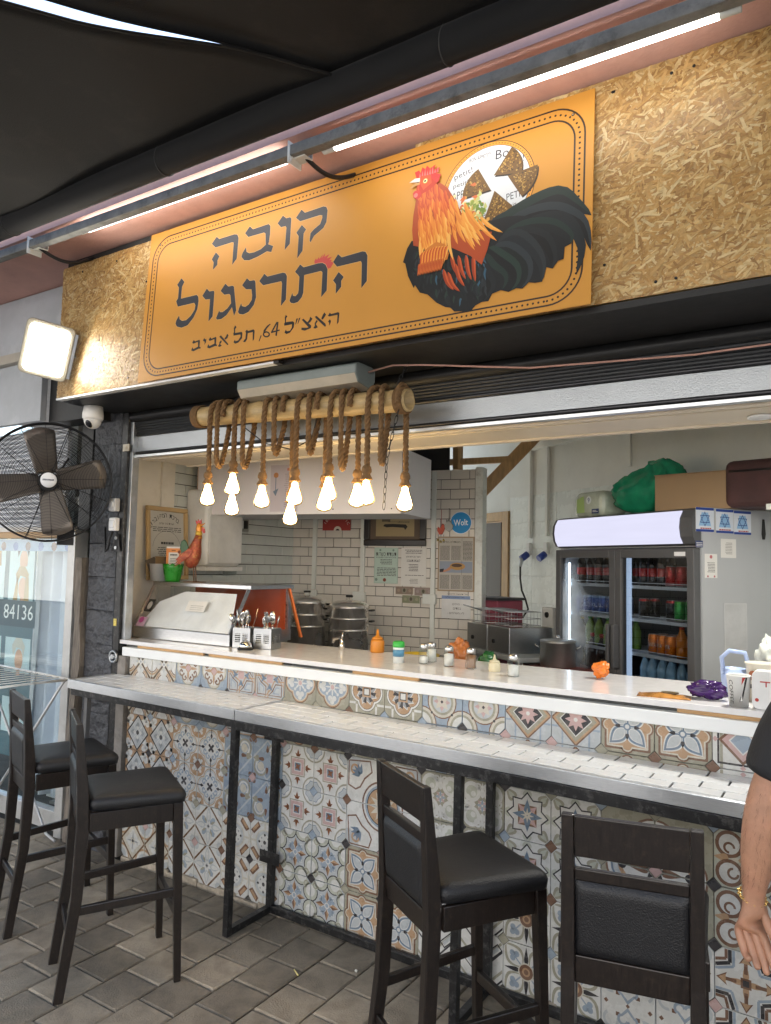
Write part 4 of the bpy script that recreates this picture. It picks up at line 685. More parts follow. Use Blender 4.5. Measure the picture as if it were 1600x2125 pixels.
for x0, x1, yo, rz in ((-3.525, -2.335, .0, -1.6), (-2.33, .62, .0, 0.)):
    k = obj('shelf_panel', MB().box((0, 0, SHZ-.02), (x1-x0, .30, SHZ-.004)), pm('shelf_grout', (.035, .033, .03), .9), shf, loc=(x0+1.7, -.148, 0))
    ed = MB(); l = x1-x0; ed.box((0, -.012, SHZ-.042), (l, -.0, SHZ+.002)); ed.box((0, -.0, SHZ-.003), (l, .014, SHZ+.002))
    obj('edge_trim', ed, m_alu, k, bevel=.0015)
    if rz: obj('end_trim', MB().box((-.012, -.012, SHZ-.042), (-.0005, .3, SHZ+.002)), m_alu, k, bevel=.0015)
    else: obj('joint_trim', MB().box((-.012, .014, SHZ-.004), (.012, .3, SHZ+.0015)), m_alu, k)
    # brick tiles, long side along the shelf; rows set back half a tile
    for r_ in range(4):
        x = .014; y = .016+.0355+.0715*r_
        while x < l-.004:
            wd = min(.0745 if (r_ % 2 and x < .02) else .1495, l-x-.002)
            if wd > .012:
                if round(wd, 3) not in stm: stm[round(wd, 3)] = shelf_tile(wd)
                put(stm[round(wd, 3)], k, (x+wd/2, y, SHZ-.0045), 'shelf_tile')
            x += wd+.0001
m_fr = m_blacksteel
def sq(a, b, s=.03): return MB().beam(a, b, s, s, up=(0, 1, 0) if abs(Vector(a).x-Vector(b).x) > .1 else (1, 0, 0))
for x in (-2.335, -1.235, .2):
    xl = x+1.7
    obj('leg', sq((xl, -.145, .0), (xl, -.145, .92)), m_fr, shf, bevel=.002)
    obj('leg', sq((xl, .13, .03), (xl, .13, .92)), m_fr, shf, bevel=.002)
    obj('foot_bar', MB().beam((xl, -.1295, .016), (xl, .1445, .016), .03, .03), m_fr, shf, bevel=.002)
for z in (.78, .22): 
    obj('hinge_plate', MB().box((-.635-.06, .112, z), (-.635+.06, .1145, z+.055)), m_fr, shf, bevel=.001)
obj('front_rail', MB().box((-2.335+1.7+.016, -.165, .88), (2.3, -.145, .919)), m_fr, shf, bevel=.002)
obj('front_rail', MB().box((-1.82, -.15, .885), (-2.335+1.7-.017, -.13, .919)), m_fr, shf, bevel=.002)
obj('base_rail', MB().box((-2.335+1.7+.016, .115, .002), (2.3, .14, .034)), m_fr, shf, bevel=.002)
obj('leg', sq((-3.51+1.7, -.05, 0), (-3.51+1.7, -.05, .918), .025), pm('dull_grey_leg', (.12, .12, .12), .5), shf)
# ============================================================ FASCIA
m_osb = pm('strand_board', (.42, .27, .11), .55, var=.3, vs_=40)
m_strand = pm('strand_flakes', (1, 1, 1), .42, attr=True, var=.14, vs_=70, spec=.45, stretch=(1, 1, 1))
osb = emp('strand_board_fascia', 'raw oriented strand board fascia panels behind the orange sign', 'board', (-1.6, -.375, 2.49))
for bx0, bx1, bz in ((-3.67, -1.421, .722), (-1.419, 1.2, .762)):
    bd = obj('board', MB().box((bx0+1.6, 0, 0), (bx1+1.6, .018, bz)), m_osb, osb)
    mb = MB(); rr_ = random.Random(int(bx0*100)); x1v = min(bx1, .35)
    n = int((x1v-bx0)*bz*8500)
    pal = [srgb(h) for h in ('#bf9a60', '#c9a76c', '#b58d52', '#ab8349', '#cfb27c', '#ba9156', '#a98350', '#c6a065', '#9b7443', '#d4bb8a')]
    for i in range(n):
        l = rr_.uniform(.008, .036)*(1.35 if rr_.random() < .1 else 1); wd = rr_.uniform(.0013, .0056); a = rr_.choice((rr_.gauss(.35, .5), rr_.uniform(0, PI)))
        cx = rr_.uniform(bx0+1.6+.004, x1v+1.6-.004); cz = rr_.uniform(.004, bz-.004); y = -.0002-.0022*i/n
        sl = rr_.uniform(-.5, .5)*wd; c = pal[rr_.randrange(10)]; k = rr_.uniform(.78, .93); c = tuple(q*k for q in c)
        pts = [(-l, -wd), (-l*.3, -wd*rr_.uniform(.8, 1.2)), (l*.9, -wd+sl), (l, wd*rr_.uniform(.2, 1)+sl), (l*.2, wd*rr_.uniform(.7, 1.2)), (-l*rr_.uniform(.8, 1), wd)]
        ca, sa = math.cos(a), math.sin(a); tilt = rr_.uniform(-.0012, .0012)
        vv = []
        for p in pts:
            X = cx+p[0]*ca-p[1]*sa; Z = cz+p[0]*sa+p[1]*ca
            vv.append((min(max(X, bx0+1.6), bx1+1.6), y-abs(tilt)*(p[0]/l*.5+.5), min(max(Z, 0), bz)))
        mb.add(vv, [(0, 1, 4, 5), (1, 2, 3, 4)], c, False)
    obj('strands', mb, m_strand, bd, kind='stuff')
    for k in range(16):
        x = rr_.uniform(bx0+.1, x1v-.05)+1.6; z = rr_.choice((.04, bz-.05, rr_.uniform(.1, .6)))
        obj('screw', MB().lathe([(.0001, .0), (.005, .0), (.005, -.003)], 8, M=Matrix.Translation((x, -.004, z)) @ Matrix.Rotation(R(90), 4, 'X')), m_black, bd)

# ------------------------------------------------------------ the sign
SW, SHh = 2.2185, .757
tilt = math.atan2(.045, .755)
sign = emp('shop_sign', 'orange shop sign with Hebrew lettering and a painted rooster above the hatch', 'sign', (-2.932, -.432, 2.4755), rot=(-tilt, 0, 0))
obj('board', MB().box((0, 0, 0), (SW, .004, SHh)), pm('orange_sign_face', (.55, .255, .035), .5, var=.06, vs_=1.5, spec=.5, dirt=.12, dcol=(.4, .2, .06), ds=3), sign)
NAVY = srgb('#2b2f38'); BRN = srgb('#2a1a10'); LINE = srgb('#31231a')
s_ = []
outer = rrect(.029, .020, 2.188, .722, .115, 10); inner = rrect(.066, .052, 2.153, .682, .085, 10)
s_ += L_(loop(outer, .0062), LINE)+L_(loop(inner, .0062), LINE)
mid = rrect(.0475, .036, 2.1705, .702, .1, 24); acc = 0; nxt = 0
for a, b in zip(mid, mid[1:]+mid[:1]):
    d = math.hypot(b[0]-a[0], b[1]-a[1])
    while nxt <= acc+d:
        t = (nxt-acc)/d if d else 0; s_.append((circ(a[0]+(b[0]-a[0])*t, a[1]+(b[1]-a[1])*t, .0042, 8), BRN)); nxt += .0192
    acc += d
# plate in a ring, paper with words, wedges of fried kubbeh, salad
PCX, PCZ, PR = 1.832, .497, .166
s_ += [(circ(PCX, PCZ, PR+.018, 48), LINE), (circ(PCX, PCZ, PR+.0155, 48), srgb('#dd9a3c'))]
s_ += [(circ(PCX+(PR+.0085)*math.cos(a), PCZ+(PR+.0085)*math.sin(a), .0022, 6), BRN) for a in [2*PI*k/90 for k in range(90)]]
s_ += [(circ(PCX, PCZ, PR+.002, 48), LINE), (circ(PCX, PCZ, PR, 48), srgb('#d6dade'))]
tc = srgb('#3a3c42')
for st, x, z, h, w_, a in (('BON APPETIT!', 1.80, .632, .016, .085, .0), ('Bon', 1.90, .622, .036, .075, .0), ('petit!', 1.735, .585, .03, .075, .16), ('petit! Bon', 1.755, .548, .024, .12, .05), ('at!', 1.955, .58, .026, .035, .1), ('APPETIT', 1.745, .508, .03, .11, .02), ('BON', 1.965, .505, .03, .05, .0), ('PETIT', 1.945, .45, .026, .07, .06), ('Bon appetit', 1.885, .405, .022, .13, .12), ('BON APP', 1.905, .372, .026, .09, .1)):
    s_.append(text(st, x, z, h, tc, w=w_, rot=a))
kub = srgb('#6d4f22')
for cx, cz, a in ((1.90, .565, .35), (1.805, .515, 2.6), (1.955, .51, -.5), (1.875, .44, -1.4)):
    q = [(-.012, -.004)]+[(.1*math.cos(b), .1*math.sin(b)) for b in [-.62+1.24*k/8 for k in range(9)]]
    base = [(cx+x*math.cos(a)-y*math.sin(a)-.035*math.cos(a), cz+x*math.sin(a)+y*math.cos(a)-.035*math.sin(a)) for x, y in q]
    s_.append(([(x+.004, z-.007) for x, z in base], srgb('#2e2114'))); s_.append((base, kub))
    rr_ = random.Random(int(cx*999))
    for k in range(110):
        t, b = rr_.uniform(.015, .096), rr_.uniform(-.5, .5); px_, pz_ = t*math.cos(b), t*math.sin(b)
        s_.append((circ(cx+px_*math.cos(a)-pz_*math.sin(a)-.035*math.cos(a), cz+px_*math.sin(a)+pz_*math.cos(a)-.035*math.sin(a), rr_.uniform(.0015, .004), 6), rr_.choice((srgb('#a07a35'), srgb('#8a6428'), srgb('#4d3617'), srgb('#b8924a')))))
rr_ = random.Random(12)
for k in range(130):
    x, z = rr_.gauss(1.772, .03), rr_.gauss(.425, .036)
    if (x-PCX)**2+(z-PCZ)**2 > (PR-.012)**2: continue
    a = rr_.uniform(0, PI); s_.append(([(x+p*math.cos(a)-q*math.sin(a), z+p*math.sin(a)+q*math.cos(a)) for p, q in petal(-.012, .014, .007, 5)], rr_.choice([srgb(h) for h in ('#8fa04a', '#c2c47a', '#6f8a3a', '#d9a14a', '#c96a35', '#e0d9a0')])))
# rooster: tail plumes, body, hackles, head
def inpoly(p, poly):
    r = False
    for (x1, y1), (x2, y2) in zip(poly, poly[1:]+poly[:1]):
        if (y1 > p[1]) != (y2 > p[1]) and p[0] < (x2-x1)*(p[1]-y1)/(y2-y1)+x1: r = not r
    return r
def feather(pts, wd, col, col2, n=14):
    pts = [Vector(p) for p in pts]; cv = []
    def at_(t):
        k = t*(len(pts)-1); i = min(int(k), len(pts)-2); f = k-i
        p0 = pts[max(i-1, 0)]; p1 = pts[i]; p2 = pts[i+1]; p3 = pts[min(i+2, len(pts)-1)]
        return .5*((2*p1)+(p2-p0)*f+(2*p0-5*p1+4*p2-p3)*f*f+(3*p1-p0-3*p2+p3)*f**3)
    L1, L2, M1 = [], [], []
    for k in range(n+1):
        t = k/n; p = at_(t); q = at_(min(1, t+.02))-at_(max(0, t-.02)); nn = Vector((-q.y, q.x)).normalized(); h = wd*(math.sin(PI*min(1, t**.65*.97+.03)))**.7
        L1.append(tuple(p+nn*h)); L2.append(tuple(p-nn*h)); M1.append(tuple(p+nn*h*.1))
    o = [(L1+L2[::-1], col), (L1+M1[::-1], col2)]
    return o
bk = [srgb(h) for h in ('#101214', '#15191b', '#0c0e0f', '#191f23', '#141b1a')]
hi = [srgb(h) for h in ('#23292d', '#1c2c28', '#282f34', '#191e21', '#20322c')]
for i, t in enumerate(R_TAILS[:4]): s_ += feather(t, (.022, .04, .032, .026)[i], bk[i], hi[i % 5])
s_.append((ROOST_BODY, srgb('#121518')))
for i, t in enumerate(R_TAILS[4:]): s_ += feather(t, .026, bk[(i+1) % 5], hi[(i*2+1) % 5])
for k in range(150):
    x, z = rr_.uniform(1.52, 1.84), rr_.uniform(.09, .34)
    if z < .34-.9*(x-1.5) and False: continue
    if x+z*.5 < 1.61 or (x > 1.7 and z > .27) or z < .055+.5*max(0, 1.70-x)*.9: continue
    l = rr_.uniform(.03, .055); a = rr_.uniform(-2.2, -1.3)
    if not inpoly((x+l*math.cos(a+.15), z+l*math.sin(a+.15)), ROOST_BODY) or not inpoly((x, z), ROOST_BODY): continue
    s_ += feather([(x, z), (x+l*.5*math.cos(a), z+l*.5*math.sin(a)), (x+l*math.cos(a+.3), z+l*math.sin(a+.3))], .010, rr_.choice(bk), rr_.choice(hi+[srgb('#34566a')]), 6)
for x, z, a in ((1.70, .25, -1.0), (1.73, .24, -1.1), (1.76, .235, -1.2), (1.67, .2, -.9), (1.69, .185, -.8), (1.79, .23, -1.4), (1.72, .21, -1.)):
    s_ += feather([(x, z+.03), (x+.03*math.cos(a), z+.03*math.sin(a)), (x+.075*math.cos(a), z+.075*math.sin(a))], .008, srgb('#9a3a17'), srgb('#c4572a'), 6)
s_.append((ROOST_NECK, srgb('#a8461c')))
ncol = [srgb(h) for h in ('#b8431c', '#c8581f', '#d26d24', '#dc8530', '#e59a3d', '#eab055')]
fe = []
for k in range(190):
    t = rr_.random(); sft = rr_.uniform(-1, 1)
    x0, z0 = 1.575+.06*t+sft*(.03+.03*t), .58-.20*t+.02*rr_.random()
    if sft > 0: x0 += .10*t*sft+.03*t
    fe.append((z0, x0, t, sft))
for z0, x0, t, sft in sorted(fe, key=lambda q: q[0]):
    l = .05+.085*t*rr_.uniform(.6, 1.1); a = -1.65+.75*max(0, sft)*t+rr_.uniform(-.12, .12)
    ci = min(5, max(0, int(t*5+rr_.uniform(-1.2, 1.2)))); c = ncol[ci]
    s_ += feather([(x0, z0), (x0+l*.5*math.cos(a), z0+l*.5*math.sin(a)), (x0+l*math.cos(a+.12), z0+l*math.sin(a+.12))], .0075, c, ncol[min(5, ci+1)], 5)
s_ += [(R_WING, srgb('#c8752a'))]
for k in range(26):
    x = 1.575+.0042*k; s_ += feather([(x+.006, .325-.01*abs(k-13)/13), (x, .295), (x-.004, .268-.02*(k % 3 == 0))], .006, ncol[(k*2) % 6], ncol[5] if k > 12 else ncol[3], 5)
for k in range(16): s_ += feather([(1.566+.0065*k, .272), (1.566+.0065*k, .25), (1.562+.0065*k, .225)], .005, srgb('#b04a1c'), srgb('#d0742f'), 5)
RED, RD2 = srgb('#c23530'), srgb('#e0716a')
s_ += [([(1.535, .628), (1.63, .61), (1.64, .585), (1.6, .56), (1.555, .548), (1.548, .59)], srgb('#b8371f')), (R_COMBR, RED)]
for k in range(8): s_.append((petal(0, .05, .004, 5), RD2) if False else ([(1.548+.011*k, .622), (1.552+.011*k, .64+.006*(k % 3)), (1.556+.011*k, .62)], RD2))
s_ += [([(1.552, .6), (1.56, .625), (1.6, .618), (1.605, .585), (1.57, .565)], srgb('#c9512c')), (R_WATTLE, RED), (circ(1.538, .552, .009, 12), RD2)]
s_ += [([(1.506, .612), (1.53, .622), (1.553, .619), (1.553, .603), (1.53, .607)], srgb('#d8d4ca')), ([(1.553, .603), (1.528, .602), (1.508, .585), (1.535, .591), (1.553, .592)], srgb('#b98f55')), ([(1.53, .606), (1.553, .603), (1.545, .6)], srgb('#5a3a28'))]
s_ += [(circ(1.577, .6, .0105, 16), srgb('#c9973a')), (circ(1.577, .6, .0085, 16), srgb('#efe1a8')), (circ(1.576, .6, .0045, 12), srgb('#1a1208'))]
s_ += [(SIGN_COMB, srgb('#c2453f'))]
GL = srgb('#d9b279')
for p in SIGN_BIG: s_ += L_(loop(p, .0035), GL)
for p in SIGN_BIG: s_.append((p, NAVY))
for p in SIGN_SMALL: s_.append((p, srgb('#1d1a1c')))
for p in ((.075, .69), (1.12, .705), (2.145, .685)): s_ += [(circ(*p, .006, 10), srgb('#2b2017')), (circ(p[0]-.001, p[1]+.001, .0035, 8), srgb('#8d8474'))]
spm = paint(MB(), s_, .00003, -.0003, cells=220)
obj('sign_print', spm, pm('sign_print_ink', (1, 1, 1), .5, attr=True, var=.03, vs_=8), sign)
# white aluminium LED profile along the foot of the sign
led = emp('led_profile', 'white aluminium strip along the bottom edge of the strand board left of the sign', 'light strip', (-3.5, -.385, 2.462))
obj('profile', MB().box((-.12, -.028, .002), (1.42, .006, .0125)), pm('white_aluminium', (.78, .79, .8), .35, .2), led, bevel=.001)
obj('end_cap', MB().box((1.4205, -.028, .001), (1.45, .004, .0135)), m_black, led)
# ------------------------------------------------------------ pipe with LED battens
pz = lambda x: 3.19-.010*(x+1.6)
pip = emp('light_pipe', 'weathered grey steel channel carrying LED battens along the pink canopy', 'pipe', (-1.6, -.66, 3.19))
obj('channel', MB().beam((-7.4, 0, .06), (3.6, 0, -.035), .042, .042), pm('peeling_grey_paint', (.2, .2, .19), .6, .2, var=.3, vs_=12, bump=.3, bs=60, dirt=.7, dcol=(.035, .035, .035), ds=11), pip, bevel=.003)
for x in (-3.478, -1.767, .05):
    k = MB(); xx = x+1.6; z = pz(x)-3.19
    k.box((xx-.03, .0, z-.03), (xx+.03, .05, z-.024)); k.box((xx-.03, .046, z-.028), (xx+.03, .052, .065)); k.box((xx-.03, -.03, z-.055), (xx-.024, .05, z+.03)); k.cyl((xx-.034, -.01, z-.035), (xx-.02, -.01, z-.035), .009)
    obj('bracket', k, m_wht, pip, bevel=.002)
for i, (x0, x1, y, dz, st) in enumerate(((-1.62, -.295, -.622, -.006, 4.5), (-3.15, -1.885, -.592, .031, 4.5))):
    b_ = emp('led_batten', ('long lit LED tube under the pipe in front of the rooster', 'lit LED tube half hidden behind the grey pipe on the left')[i], 'tube light', ((x0+x1)/2, y, pz((x0+x1)/2)+dz), rot=(0, R(.57), 0), group='tube lights above the sign')
    h = (x1-x0)/2
    obj('diffuser', MB().tube([(-h, 0, -.004), (h, 0, -.004)], .0165, 14), emat('led_tube_light', (1, .97, .9), st), b_)
    obj('housing', MB().box((-h-.02, -.014, .0125), (h+.02, .016, .024)), m_wht, b_)
    for e in (-1, 1): obj('end_cap', MB().cyl((e*h, 0, -.003), (e*(h+.055), 0, -.003), .0175), m_wht, b_)
for i, (x, zz) in enumerate(((-1.767, 3.2), (-3.478, 3.21))):
    tag(obj('corrugated_cable', MB().tube([(x+.01+.06*t, -.655+.28*t, zz-.02+.03*t-.05*math.sin(PI*t)) for t in [k/14 for k in range(15)]], .009, 8), m_black), ('black corrugated cable from the middle pipe bracket to the strand board', 'black corrugated cable from the far pipe bracket to the strand board end')[i], 'cable', 'corrugated cables')
# ------------------------------------------------------------ black awning
m_canv = pm('black_canvas', (.0068, .006, .0052), .9, var=.35, vs_=2.2, bump=.3, bs=220, dirt=.35, dcol=(.04, .035, .03), ds=3)
aw = emp('awning', 'black canvas awning in two sheets with a bright slit between them', 'awning', (-1.6, -.8, 3.25))
obj('roller_bar', MB().cyl((-7.4, 0, 0), (5, 0, 0), .058, n=20), pm('black_bar', (.009, .009, .0095), .85, var=.3), aw)
for x in (-1.85, -.75, .55, 1.6): obj('stitched_seam', MB().tube([(x+.012*math.sin(a), .0595*math.cos(a), .0595*math.sin(a)) for a in [2*PI*k/24 for k in range(24)]], .002, 5, closed=True), pm('seam_thread', (.06, .06, .06), .8), aw)
slx = lambda y: -1.45-.74*(-.78-y)-.02*math.sin((-.78-y)*2.2)
def zc(x, y): return 3.305-.035*(-.8-y)+.02*math.sin(x*1.3+y*.8)+.012*math.sin(x*3.1-y*2.3)+.006*math.sin(x*7+y*5)
def shA(u, v):
    y = -.82-2.15*v; xs = slx(y)+.04-.049*min(1, max(0, v-.13)*6); x = -7.2+(xs+7.2)*u
    t = max(0, 1-(xs-x)/.9); s__ = -.012-.022*math.sin(PI*min(1, max(0, v-.1)*1.1))*t*t-.05*math.sin(PI*u)*(1-.3*v)
    return (x+1.6, y+.8, zc(x, y)+s__-3.25)
def shB(u, v):
    y = -.82-2.15*v; xs = slx(y)+.004; x = xs+(4.6-xs)*u
    return (x+1.6, y+.8, zc(x, y)+.012*(1-u)-.03*math.sin(PI*u)-3.25)
for nm, f in (('canvas_sheet', shA), ('canvas_sheet', shB)):
    k = obj(nm, MB().grid(f, 60, 44), m_canv, aw); k.modifiers.new('thick', 'SOLIDIFY').thickness = .003
for f, u0 in ((shA, 1.), (shB, 0.)):
    obj('hem', MB().tube([f(u0, .004+.99*k/60) for k in range(61)], .005, 6), m_canv, aw)
# ------------------------------------------------------------ floodlight
fl = emp('floodlight', 'lit white LED floodlight panel at the left end of the strand board', 'floodlight', (-3.575, -.51, 2.708))
fn = Vector((.72, -.62, -.30)).normalized(); fu = Vector((.30, 0, 1)); fu = (fu-fn*fu.dot(fn)).normalized(); fx = fu.cross(fn)
FM = Matrix(((fx.x, -fn.x, fu.x), (fx.y, -fn.y, fu.y), (fx.z, -fn.z, fu.z))).to_4x4(); fl.matrix_world = Matrix.Translation((-3.575, -.51, 2.708)) @ FM
XZ = Matrix(((1, 0, 0, 0), (0, 0, 1, 0), (0, 1, 0, 0), (0, 0, 0, 1)))
obj('housing', MB().prism(rrect(-.12, -.145, .12, .145, .03), .0, .03, XZ), pm('flood_beige', (.36, .33, .26), .45), fl, bevel=.004)
obj('lens', MB().prism(rrect(-.096, -.121, .096, .121, .02), -.004, -.0005, XZ), emat('floodlight_lens', (1, .95, .84), 17), fl)
bk_ = MB(); bk_.box((.121, .002, -.12), (.135, .02, .12)); bk_.beam((.128, .012, 0), (.12, .1, .02), .03, .006)
for z in (-.09, 0, .09): bk_.cyl((.128, -.004, z), (.128, .004, z), .006)
obj('bracket', bk_, m_galv, fl)
# ------------------------------------------------------------ big wall fan
fan = emp('wall_fan', 'large black caged wall fan with four brown blades on the block pillar', 'fan', (-3.745, -.35, 2.035), rot=(R(-2), 0, R(57.3)))
m_fan = pm('fan_black_wire', (.018, .018, .02), .4, .5)
def ring(r, y, t=.0013, n=56): return MB().tube([(r*math.cos(2*PI*k/n), y, r*math.sin(2*PI*k/n)) for k in range(n)], t, 4, closed=True)
cage = MB()
for k in range(34):
    r = .058+.262*k/33; cage.v, cage.f, cage.c, cage.sm = cage.v, cage.f, cage.c, cage.sm; q = ring(r, -.085+.085*(r/.32)**2.6, .0011); cage.add(q.v, q.f, smooth=True)
for k in range(16):
    a = 2*PI*k/16+.1; cage.tube([(r*math.cos(a), -.087+.085*(r/.32)**2.6, r*math.sin(a)) for r in [.05+.27*j/8 for j in range(9)]], .002 if k % 2 else .0013, 5)
obj('front_cage', cage, m_fan, fan)
cage = MB()
for k in range(20):
    r = .06+.26*k/19; q = ring(r, .105-.1*(r/.32)**3, .0011, 48); cage.add(q.v, q.f, smooth=True)
for k in range(10):
    a = 2*PI*k/10; cage.tube([(r*math.cos(a), .107-.1*(r/.32)**3, r*math.sin(a)) for r in [.05+.27*j/8 for j in range(9)]], .0022, 5)
obj('rear_cage', cage, m_fan, fan)
q = MB(); q.lathe([(.322, -.02), (.33, -.018), (.33, .02), (.322, .02), (.322, -.02)], 64, M=Matrix.Rotation(R(90), 4, 'X')); obj('rim_band', q, m_fan, fan)
m_bld = pm('fan_blade_bronze', (.15, .13, .115), .35, .4, var=.15)
bm = MB(); bm.grid(lambda u, v: ((-.055-.03*v+(.11+.055*v)*u)*(1 if v < .93 else .93), -.03+.05*(u-.5)*(1-.45*v), .045+.235*v+(.02*math.sin(PI*u) if v > .9 else 0)), 8, 10)
bme = bm.mesh('blade'); bme.materials.append(m_bld)
for k in range(4):
    b_ = put(bme, fan, (0, 0, 0), 'blade'); b_.rotation_euler = (0, R(90*k-12), 0); b_.modifiers.new('thick', 'SOLIDIFY').thickness = .003
obj('hub', MB().cyl((0, -.05, 0), (0, .02, 0), .05, n=24), m_fan, fan)
cp = obj('centre_cap', MB().lathe([(.0001, .094), (.036, .092), (.041, .086), (.041, .08)], 28, M=Matrix.Rotation(R(90), 4, 'X')), pm('cap_white', (.75, .77, .8), .35), fan)
obj('cap_print', paint(MB(), [([(-.03+.0062*k, -.0045), (-.0258+.0062*k, -.0045), (-.0235+.0062*k, .0045), (-.0277+.0062*k, .0045)], srgb('#26344f')) for k in range(9)], .0002, -.0945), pm('cap_ink', (1, 1, 1), .5, attr=True), cp)
obj('motor', MB().cyl((0, .02, 0), (0, .17, 0), .06, .05, n=20), m_fan, fan)
arm = MB(); arm.tube([(0, .16, -.02), (.02, .24, -.1), (.07, .26, -.22), (.10, .27, -.27)], .016, 8); arm.box((.06, .25, -.33), (.15, .30, -.2)); arm.tube([(.02, .16, .02), (.1, .27, .18)], .006, 6)
obj('wall_bracket', arm, m_fan, fan)
# ------------------------------------------------------------ small wall devices
dc = emp('dome_camera', 'white dome security camera under the black soffit near the fan', 'security camera', (-3.565, -.22, 2.3975))
obj('base', MB().lathe([(.0001, .064), (.05, .064), (.056, .02), (.056, .0), (.05, -.012)], 24), pm('camera_white', (.78, .76, .72), .35), dc)
bl = obj('ball', MB().ball((0, 0, -.014), .047, 20, 12), pm('camera_white', (.78, .76, .72), .35), dc)
obj('lens', MB().lathe([(.0001, .0), (.019, .0), (.024, -.006)], 20, M=Matrix.Translation((.012, -.0375, -.042)) @ Matrix.Rotation(R(125), 4, 'X') @ Matrix.Rotation(R(0), 4, 'Z')), pm('camera_lens', (.01, .01, .012), .08), dc)
jb = emp('isolator_switch', 'grey isolator switch box fixed to the steel jamb beside the fan', 'switch', (-3.565, -.036, 1.89))
obj('box', MB().box((-.03, -.035, 0), (.03, .0, .075)), pm('grey_plastic', (.5, .5, .5), .35), jb, bevel=.006)
obj('rocker', MB().prism(circ(0, 0, .017, 16, .022), -.042, -.034, Matrix.Translation((0, 0, .038)) @ XZ), pm('grey_plastic_pale', (.65, .65, .66), .3), jb)
jc = emp('socket_outlet', 'white socket outlet with black plug below the isolator switch', 'socket', (-3.562, -.036, 1.78))
obj('box', MB().box((-.03, -.03, 0), (.03, .0, .075)), pm('white_plastic', (.76, .76, .75), .35), jc, bevel=.005)
obj('flap', MB().box((-.022, -.036, .015), (.022, -.0305, .06)), pm('clear_flap', (.6, .63, .66), .1), jc, bevel=.003)
obj('plug', MB().tube([(0, -.02, -.002), (-.01, -.03, -.04), (-.03, -.025, -.1), (-.06, -.02, -.12), (-.07, -.02, .02)], .006, 8), m_black, jc)
yb = emp('fan_mount', 'black fan mounting plate with two bolts on the jamb', 'bracket', (-3.552, -.035, 1.665))
obj('plate', MB().prism([(-.035, 0), (.04, 0), (.02, .1), (-.01, .1)], -.008, 0, XZ), m_fan, yb)
for z in (.02, .075): obj('bolt', MB().cyl((.005, -.014, z), (.005, -.008, z), .01, n=10), m_galv, yb)
tag(obj('yellow_sticker', MB().box((-3.552, -.0325, 1.245), (-3.527, -.031, 1.285)), pm('sticker_yellow', (.62, .5, .1), .5, var=.3, vs_=90)), 'small yellow sticker on the black steel jamb', 'sticker')
# ------------------------------------------------------------ bamboo and rope pendant
m_bam = pm('bamboo', (.45, .32, .15), .4, var=.25, vs_=12, stretch=(1, 6, 6), dirt=.3, dcol=(.16, .1, .05), ds=14)
m_jute = pm('jute_rope', (.17, .094, .038), .9, var=.3, vs_=60, bump=.6, bs=260)
bp = emp('bamboo_rope_lamp', 'bamboo pole lamp draped with jute ropes and glowing filament bulbs', 'pendant lamp', (-2.135, -.2, 2.3125))
PZ = lambda x: 2.3125-.0335*(x+2.135)
ang = math.atan(.0335)
pr_ = []
for k in range(61):
    x = -.605+1.21*k/60; nd = min(abs(x-c) for c in (-.5, -.2, .07, .32, .56)); pr_.append((.047+.005*math.exp(-(nd/.012)**2), x))
pl = MB(); MX = Matrix.Rotation(-ang, 4, 'Y').inverted() @ Matrix.Rotation(R(90), 4, 'Y')
pl.lathe(pr_[:]+[(.036, .605), (.034, .5)], 26, M=MX); obj('bamboo_pole', pl, m_bam, bp)
for x in (-.60, .575):
    wr = MB()
    for k in range(7): wr.tube([MX @ Vector((.053*math.cos(a), .053*math.sin(a), x+.0062*k-.0185)) for a in [2*PI*j/24 for j in range(24)]], .0038, 6, closed=True)
    obj('rope_binding', wr, m_jute, bp)
def rope(mb, pts, r=.0128, tw=44., n=5):
    fine = []; pts = [Vector(p) for p in pts]
    m = len(pts)
    def cr(t):
        k = t*(m-1); i = min(int(k), m-2); f = k-i; p0 = pts[max(i-1, 0)]; p1 = pts[i]; p2 = pts[i+1]; p3 = pts[min(i+2, m-1)]
        return .5*((2*p1)+(p2-p0)*f+(2*p0-5*p1+4*p2-p3)*f*f+(3*p1-p0-3*p2+p3)*f**3)
    ln = sum((pts[i+1]-pts[i]).length for i in range(m-1)); N = max(10, int(ln/.006))
    fine = [cr(k/N) for k in range(N+1)]
    u = None; S_ = [[], [], []]; s__ = 0
    for i, p in enumerate(fine):
        d = (fine[min(i+1, N)]-fine[max(i-1, 0)]).normalized()
        if u is None: u = d.orthogonal().normalized()
        else: u = (u-d*u.dot(d)).normalized()
        v_ = d.cross(u)
        if i: s__ += (p-fine[i-1]).length
        for q in range(3):
            a = 2*PI*q/3+s__*tw*2; S_[q].append(p+(u*math.cos(a)+v_*math.sin(a))*r*.52)
    for q in range(3): mb.tube(S_[q], r*.56, n)
m_bulb = glass('bulb_glass', (1, .86, .6), .06)
m_fil = emat('bulb_glow', (1, .80, .50), 9)
bprof = [(.0125, 0), (.0135, -.008), (.016, -.02), (.021, -.04), (.0275, -.062), (.0315, -.078), (.0315, -.086), (.0275, -.096), (.017, -.103), (.006, -.1065), (.0001, -.108)]
bmes = MB().lathe(bprof, 20).mesh('bulb'); bmes.materials.append(m_bulb)
fmes = MB().lathe([(.0001, -.006), (.010, -.01), (.0135, -.03), (.022, -.058), (.0265, -.078), (.022, -.092), (.0001, -.1)], 14).mesh('glowing_filament'); fmes.materials.append(m_fil)
